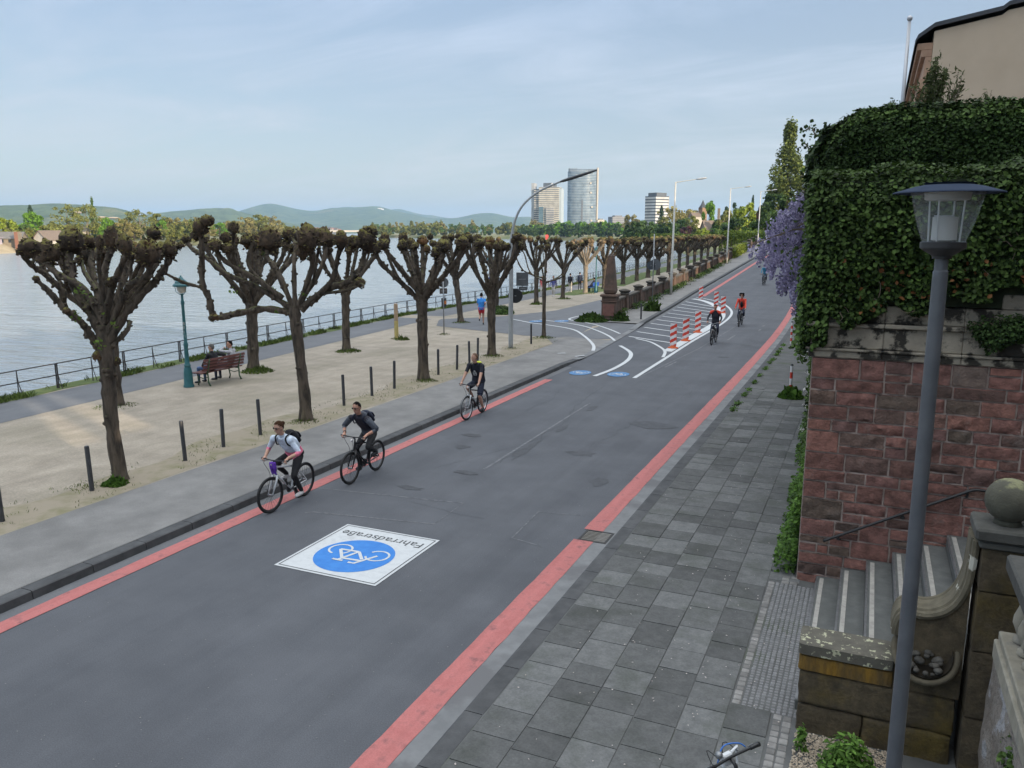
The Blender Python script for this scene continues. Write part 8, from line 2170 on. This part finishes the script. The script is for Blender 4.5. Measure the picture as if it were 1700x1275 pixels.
def rider_pose(B, fwd=.30, up=.50, hipz=.98, drop=0.0, look=(0, 1, -.1), elbow=.7, hip_y=-.21, shw=.19, head_up=.19):
    BB, cr = B['BB'], B['crank']; J = {}
    pel = V((0, hip_y, hipz)); nk = pel + V((0, fwd, up)); J['pelvis'] = pel; J['neck'] = nk; J['head'] = nk + V((0, .075, head_up)); J['look'] = look; J['bend'] = (0, -.035, .01)
    for S, s in (('L', -1), ('R', 1)):
        sh = nk + V((s * shw, .0, -.055)); J['sh' + S] = sh
        g = B['pts'][0 if s < 0 else -1].lerp(B['pts'][1 if s < 0 else -2], .45); wr = g + V((s * .005, -.065, .035)); J['wr' + S] = wr
        J['el' + S] = ik(sh, wr, .29, .265, V((s * elbow, -.2, -.7))); J['hand' + S] = (g + V((0, .01, .0)) - wr)
        hp = pel + V((s * .09, .01, -.04)); J['hip' + S] = hp
        ped = BB + V((s * .135, s * .17 * math.cos(cr), s * .17 * math.sin(cr))); an = ped + V((0, -.10, .095)); J['an' + S] = an; J['to' + S] = ped + V((0, .10, .035))
        J['kn' + S] = ik(hp, an, .43, .425, V((s * .12, 1, .3)))
    J['curl'] = (0, .5, -1)
    return J

DOWN = PI                                     # riders come towards the viewer
def rider(label, blabel, loc, rz, mats, frame, fork, tyre, rim, hair, bk={}, rk={}, pk={}):
    o, B = bicycle(blabel, loc, rz, frame, fork, tyre, rim, **bk)
    J = rider_pose(B, **rk); lean = bk.get('lean', 0)
    p = person(label, loc, rz, J, mats, hair, **pk); p.rotation_euler = (0, lean, rz)
    return o, p, (loc, rz, J, pk.get('bulk', 1.0))
m_tyre = M('tyre rubber', (.010, .010, .011), (.018, .018, .019), scale=30, rough=.75)
m_rimk = M('black rim', (.02, .02, .022), rough=.4); m_rims = M('silver rim', (.45, .46, .48), rough=.3, metal=.8)
m_fwhite = M('white bike paint', (.62, .64, .66), (.56, .58, .60), scale=8, rough=.3); m_fblack = M('black bike paint', (.012, .012, .014), rough=.3); m_fgrey = M('grey bike paint', (.10, .105, .11), rough=.35)
m_purple = cloth('purple cloth', (.11, .035, .34)); m_pink = cloth('pink knit', (.60, .16, .24)); m_pale = cloth('pale blue white knit', (.50, .57, .66)); m_grey = cloth('grey hoodie', (.060, .068, .085)); m_vest = cloth('dark vest', (.018, .018, .026)); m_redj = cloth('orange red jacket', (.58, .055, .03)); m_blue2 = cloth('blue teal jacket', (.03, .16, .26))
m_tshirt = cloth('dark navy tshirt', (.008, .009, .016), 1.7)

# 1 woman in the white and pink jumper
def lockbag(o, SR, b0, BB, ST):
    g = MB(); rr = random.Random(4)
    for k in range(5): g.tube(smooth_pts([b0 + V((rr.uniform(-.06, .06), .05, -.02)), b0 + V((rr.uniform(-.07, .07), .05, -.10)), b0 + V((rr.uniform(-.06, .06), .02, -.19)), b0 + V((rr.uniform(-.07, .07), .0, -.27))], 3), [.03, .028, .026, .025, .024, .022, .02, .016, .012, .01], 6)
    g.build('purple_cloth', m_purple, o, smooth=True)
    g = MB(); g.tube([BB + V((0, .12, .12)), BB + V((0, .22, .24))], .034, 8); g.build('bottle', m_fblack, o, smooth=True)
o, p, ctx = rider('woman cyclist in white jumper with pink hem, sunglasses and black leggings, hair in a bun', 'white mountain bike with black tyres and a purple cloth at the handlebar', (-10.02, 11.86, 0), DOWN + .06, [m_skin, m_pale, m_blackcloth, m_shoew, m_pink], m_fwhite, m_fwhite, m_tyre, m_rimk, m_hairb,
    dict(steer=-.10, bag=lockbag, crank=1.35), dict(fwd=.38, up=.42, hipz=.95, look=(.25, 1, -.18), elbow=.55), dict(bulk=1.14, glasses=True, ponytail=True, sleeve=1.25, res=.010, hairlen=.12))
backpack('black backpack on the back of the woman in white and pink', ctx, m_blackcloth)
# 2 man in the dark hoodie
o, p, ctx = rider('man cyclist in grey hoodie and dark vest with sunglasses, rolled sleeves, black trousers', 'black mountain bike ridden by the man in the grey hoodie', (-9.68, 13.92, 0), DOWN + .05, [m_skin2, m_vest, m_blackcloth, m_shoek, m_grey], m_fblack, m_fblack, m_tyre, m_rimk, m_hairk,
    dict(steer=-.05, crank=-1.0), dict(fwd=.40, up=.42, hipz=.95, look=(.15, 1, -.15), elbow=.75, shw=.20), dict(bulk=1.08, glasses=True, sleeve=1.30, res=.010, hairlen=.02))
backpack('small dark backpack on the back of the man in the grey hoodie', ctx, m_navy)
g = MB(); loc, rz, J, b_ = ctx
hd_ = empty('hood', (0, 0, 0), 0, p)
nk = V(J['neck']); g.tube([nk + V((-.13, -.02, -.02)), nk + V((-.08, -.10, .02)), nk + V((0, -.13, .02)), nk + V((.08, -.10, .02)), nk + V((.13, -.02, -.02))], [.035, .055, .065, .055, .035], 8); g.build('hood_cloth', m_grey, hd_, smooth=True)
for S in 'LR':
    sh, el = V(J['sh' + S]), V(J['el' + S]); g = MB(); g.tube([sh + (sh - el) * .05, sh.lerp(el, .3), sh.lerp(el, .8), sh.lerp(el, 1.02)], [.072, .068, .062, .056], 10); g.build('sleeve', m_grey, p, smooth=True)
wr = V(J['wrR']); el = V(J['elR']); g = MB(); d = (el - wr).normalized(); g.tube([wr + d * .02, wr + d * .05], .036, 10); g.build('watch', m_black, p)
# 3 man in navy t-shirt and shorts
def bottles(o, SR, b0, BB, ST):
    g = MB(); g.tube([BB + V((0, .12, .12)), BB + V((0, .24, .28))], .036, 8); g.build('bottle', m_galv, o, smooth=True)
    g = MB(); g.X = SR
    for s in (-1, 1): g.tube([b0 + V((s * .05, .06, -.02)), b0 + V((s * .06, .1, -.28)), b0 + V((s * .03, .03, -.36))], .008, 5)
    g.build('front_bracket', m_creampole, o)
o, p, ctx = rider('man cyclist in navy shirt with round white print and dark shorts, looking to his right', 'city bike with white fork and silver rims ridden by the man in shorts', (-10.1, 20.06, 0), DOWN + .03, [m_skin, m_tshirt, m_navy, m_shoek], m_fblack, m_fwhite, m_tyre, m_rims, m_hairr,
    dict(steer=-.06, crank=1.25, bag=bottles, mudguard=m_fgrey), dict(fwd=.20, up=.52, look=(.75, 1, .02), elbow=.6, shw=.20), dict(bulk=1.22, sleeve=.62, legs=.86, res=.010, hairlen=.0))
backpack('dark backpack with a bright yellow top on the man in shorts', ctx, m_tshirt, M('neon yellow cloth', (.55, .62, .05), rough=.7))
loc, rz, J, b_ = ctx
g = MB(); pel, nk = V(J['pelvis']), V(J['neck']); c = pel + (nk - pel) * .60; side = V((1, 0, 0)); f = V((0, .93, -.36)).normalized(); u = side.cross(f)
g.add([c + f * .155 + side * (.062 * math.cos(a)) + u * (.085 * math.sin(a) + (.02 if abs(math.sin(a)) > .9 else 0)) for a in [2 * PI * k / 20 for k in range(20)]], [tuple(range(20))]); 
g.build('shirt_print', M('white shirt print', (.45, .45, .43), (.10, .10, .11), scale=14, lo=.45, hi=.6, rough=.8), p)
# far riders
def redpack(o, SR, b0, BB, ST):
    g = MB(); g.X = SR; g.tube([b0 + V((-.05, .04, -.28)), b0 + V((.05, .04, -.26))], .02, 6); g.build('light_bracket', m_shoew, o)
    g = MB(); g.box(.06, -.60, .42, .20, -.30, .74, 0, .03); g.build('pannier', m_blackcloth, o)
o, p, ctx = rider('cyclist in black jacket with red shoulders beside the delineators', 'dark trekking bike with light handlebar ridden by the cyclist in black', (-6.6, 38.1, 0), DOWN + .0, [m_skin2, m_vest, m_navy, m_shoek, m_vest], m_fblack, m_fgrey, m_tyre, m_rimk, m_hairk,
    dict(crank=-1.2, bag=redpack, mudguard=m_fblack, bar='swept'), dict(fwd=.16, up=.54, look=(0, 1, -.3), elbow=.9), dict(bulk=1.12, sleeve=2, res=.016, hairlen=.0))
g = MB(); loc, rz, J, b_ = ctx
for S in 'LR':
    sh, el, nk = V(J['sh' + S]), V(J['el' + S]), V(J['neck']); g = MB(); g.tube([nk.lerp(sh, .3) + V((0, -.03, .03)), sh + V((0, 0, .012)), sh.lerp(el, .28)], [.05, .076, .062], 8); g.build('red_shoulder', m_redj, p, smooth=True)
o, p, ctx = rider('cyclist in orange red jacket with dark curly hair and sunglasses', 'dark bicycle ridden by the cyclist in the orange red jacket', (-6.55, 46.0, 0), DOWN + .0, [m_skin, m_redj, m_navy, m_shoew, m_redj], m_fblack, m_fblack, m_tyre, m_rimk, m_hairk,
    dict(crank=-1.3), dict(fwd=.18, up=.53, look=(.1, 1, -.1), elbow=.95), dict(bulk=1.1, sleeve=2, res=.016, glasses=True, hairlen=.35))
loc, rz, J, b_ = ctx
g = MB(); hd = V(J['head']); rr = random.Random(3)
for k in range(26):
    a = rr.uniform(0, 2 * PI); z = rr.uniform(-.10, .12)
    if math.sin(a) < .55: g.ball(hd + V((.105 * math.cos(a), .10 * math.sin(a) - .02, z)), rr.uniform(.03, .048), 7, 5)
g.build('curls', m_hairk, p, smooth=True)
g = MB(); pel, nk = V(J['pelvis']), V(J['neck']); g.tube([pel + (nk - pel) * .1 + V((0, .09, 0)), pel + (nk - pel) * .45 + V((0, .115, 0)), pel + (nk - pel) * .72 + V((0, .11, 0))], [(.07, .04), (.085, .04), (.05, .03)], 8, ell=((1, 0, 0), 1)); g.build('dark_front', m_blackcloth, p, smooth=True)
o, p, ctx = rider('farthest cyclist in a teal blue jacket riding up by the wisteria', 'bicycle with yellowish light ridden by the farthest cyclist in teal', (-8.72, 74.2, zroad(74.2)), DOWN - .02, [m_skin, m_blue2, m_navy, m_shoek, m_blue2], m_fgrey, m_fgrey, m_tyre, m_rimk, None,
    dict(crank=-1.0), dict(fwd=.16, up=.54, elbow=.8), dict(bulk=1.05, sleeve=2, res=.02, hat=M('blue grey helmet', (.10, .16, .22), rough=.4)))

# people on foot
def walk_pose(stride=.28, armswing=.22, lean=.03, h=1.0, phase=1, run=False):
    J = {}; pel = V((0, 0, .93 * h)); nk = pel + V((0, lean, .51)); J['pelvis'] = pel; J['neck'] = nk; J['head'] = nk + V((0, .03, .18)); J['bend'] = (0, -.02, 0); J['look'] = (0, 1, -.05)
    for S, s in (('L', -1), ('R', 1)):
        f = s * phase; sh = nk + V((s * .185, 0, -.055)); J['sh' + S] = sh
        if run: wr = sh + V((-s * .02, .16 - f * .16, -.30)); J['wr' + S] = wr; J['el' + S] = ik(sh, wr, .28, .25, V((s * .3, -1, -.3)))
        else: wr = sh + V((s * .07, -f * armswing, -.51)); J['wr' + S] = wr; J['el' + S] = ik(sh, wr, .28, .25, V((s * .2, -1, 0)))
        hp = pel + V((s * .085, 0, -.03)); J['hip' + S] = hp
        an = V((s * .08, f * stride - (.04 if f < 0 else 0), .09 + (.05 if f < 0 else 0) + (.20 if run and f < 0 else 0))); J['an' + S] = an; J['to' + S] = an + V((0, .17, -.065 if f > 0 else -.08)); J['kn' + S] = ik(hp, an, .43, .425, V((0, 1, .1)))
    return J
def at_z(x, y): return (x, y, zleft(x, y) + .012)
m_sport = cloth('bright blue sports shirt', (.03, .20, .55)); m_redsh = cloth('red shorts', (.50, .03, .04)); m_lightt = cloth('light trousers', (.42, .40, .37)); m_redtop = cloth('red and white top', (.50, .11, .10), 1.8); m_bluetop = cloth('violet blue top', (.10, .11, .30))
person('runner in bright blue shirt and red shorts, seen from behind next to the fourth tree', at_z(-19.45, 39.4), .35, walk_pose(.20, run=True, lean=.06), [m_skin, m_sport, m_redsh, m_shoek], m_hairk, .014, 1.05, sleeve=.6, legs=.45, hairlen=.05)
person('walker in red and white top and light trousers beside the slim dark tree', at_z(-25.5, 63.4), PI + .2, walk_pose(.2), [m_skin, m_redtop, m_lightt, m_shoek], m_hairr, .02, 1.05, sleeve=.7)
person('walker in violet blue top right of the slim dark tree trunk', at_z(-24.7, 63.9), PI + .2, walk_pose(.16, phase=-1), [m_skin, m_bluetop, m_lightt, m_shoew], m_hairb, .02, 1.05, sleeve=2)
person('dark clad person half hidden behind a riverside tree', at_z(-25.6, 70.5), .1, walk_pose(.1), [m_skin, m_vest, m_lightt, m_shoew], m_hairk, .02, 1.0, sleeve=2)
person('walker in dark blue jacket seen from behind left of the sunlit tree', at_z(-25.88, 74.0), .15, walk_pose(.14), [m_skin, m_navy, m_blackcloth, m_shoek], m_hairk, .02, 1.15, sleeve=2)
def sit_pose(seat=.46, back=.10, look=(0, 1, 0), arms=None, knee=.42, legx=.11):
    J = {}; pel = V((0, 0, seat + .09)); nk = pel + V((0, -back, .50)); J['pelvis'] = pel; J['neck'] = nk; J['head'] = nk + V((0, .035, .18)); J['look'] = look; J['bend'] = (0, -.05, 0)
    for S, s in (('L', -1), ('R', 1)):
        sh = nk + V((s * .19, 0, -.055)); J['sh' + S] = sh
        wr = V(arms[S]) if arms and S in arms else V((s * .12, .26, seat + .16)); J['wr' + S] = wr; J['el' + S] = ik(sh, wr, .28, .26, V((s * .8, -.4, -.3)))
        hp = pel + V((s * .09, .02, -.02)); J['hip' + S] = hp; an = V((s * legx * 1.3, knee + .02, .09)); J['an' + S] = an; J['to' + S] = an + V((s * .03, .17, -.06)); J['kn' + S] = ik(hp, an, .43, .425, V((0, .6, 1)))
    return J
bx, by, bz = -20.16, 20.55, .13
person('man in black jumper sitting on the bench, grey hair, seen from behind', (bx - .02, by - .32, bz), PI / 2, sit_pose(look=(-.4, 1, 0), arms={'R': (.36, -.10, .72), 'L': (-.16, .22, .62)}), [m_skin, cloth('black jumper', (.008, .008, .011), 1.6), cloth('blue jeans', (.06, .10, .20)), m_shoek], M('grey hair', (.06, .058, .055), (.11, .105, .10), scale=60, rough=.6), .012, 1.15, sleeve=2, hairlen=.08)
person('man in light grey shirt sitting on the right of the bench, hand at his face', (bx - .02, by + .52, bz), PI / 2 + .25, sit_pose(look=(-.9, 1, 0), arms={'L': (-.03, .16, 1.10), 'R': (.10, .24, .60)}), [m_skin2, cloth('light grey shirt', (.34, .34, .36)), cloth('dark jeans', (.04, .05, .08)), m_shoek], m_hairk, .012, 1.08, sleeve=2, hairlen=.02)
person('dark clad sitter on the blue bench by the far lamp', (-23.9, 72.2, zprom(72)), math.radians(80), sit_pose(), [m_skin, m_blackcloth, m_navy, m_shoek], m_hairk, .022, 1.1, sleeve=2, hairlen=.3)

# parked bicycle whose handlebar shows at the lower edge
o, B = bicycle('parked bicycle, only its handlebar with white bracket and blue cable showing at the lower edge', (-.38, 5.71, .09), 1.05, m_fwhite, m_fwhite, m_tyre, m_rims, steer=0, lean=.04, lights=False)
g = MB(); pts = B['pts']
c = pts[2].lerp(pts[3], .5)
g.box(c.x - .05, c.y + .02, c.z - .10, c.x + .05, c.y + .07, c.z + .01, 0, .01); g.tube([c + V((.05, .04, .0)), c + V((.13, .05, .02)), c + V((.13, .03, -.12)), c + V((.04, .05, -.09))], .012, 6); g.build('white_bracket', m_fwhite, o)
g = MB(); g.tube(smooth_pts([pts[-2] + V((0, .03, 0)), pts[-2] + V((-.05, .07, .03)), c + V((.02, .10, .03)), c + V((-.06, .08, -.08))], 5), .006, 5); g.build('blue_cable', M('blue cable sleeve', (.03, .15, .50), rough=.4), o, smooth=True)
g = MB(); g.ball(c + V((-.09, .05, .02)), .032, 10, 8); g.build('bell', m_galv, o, smooth=True)
# ------------------------------------------------------------------ haze over the valley
hz = bpy.data.materials.new('valley haze'); hz.use_nodes = True; t = hz.node_tree; t.nodes.clear()
o_ = nd(t, 'ShaderNodeOutputMaterial'); pv = nd(t, 'ShaderNodeVolumePrincipled')
pv.inputs['Color'].default_value = (.46, .70, 1.0, 1); pv.inputs['Density'].default_value = 8.0e-5; pv.inputs['Anisotropy'].default_value = .2
t.links.new(pv.outputs[0], o_.inputs['Volume'])
mb = MB(); mb.box(-15500, -15500, -7.2, 15500, 15500, 480)
tag(mb.build('haze', hz), 'thin blue haze lying over the river valley', 'haze', kind='stuff')
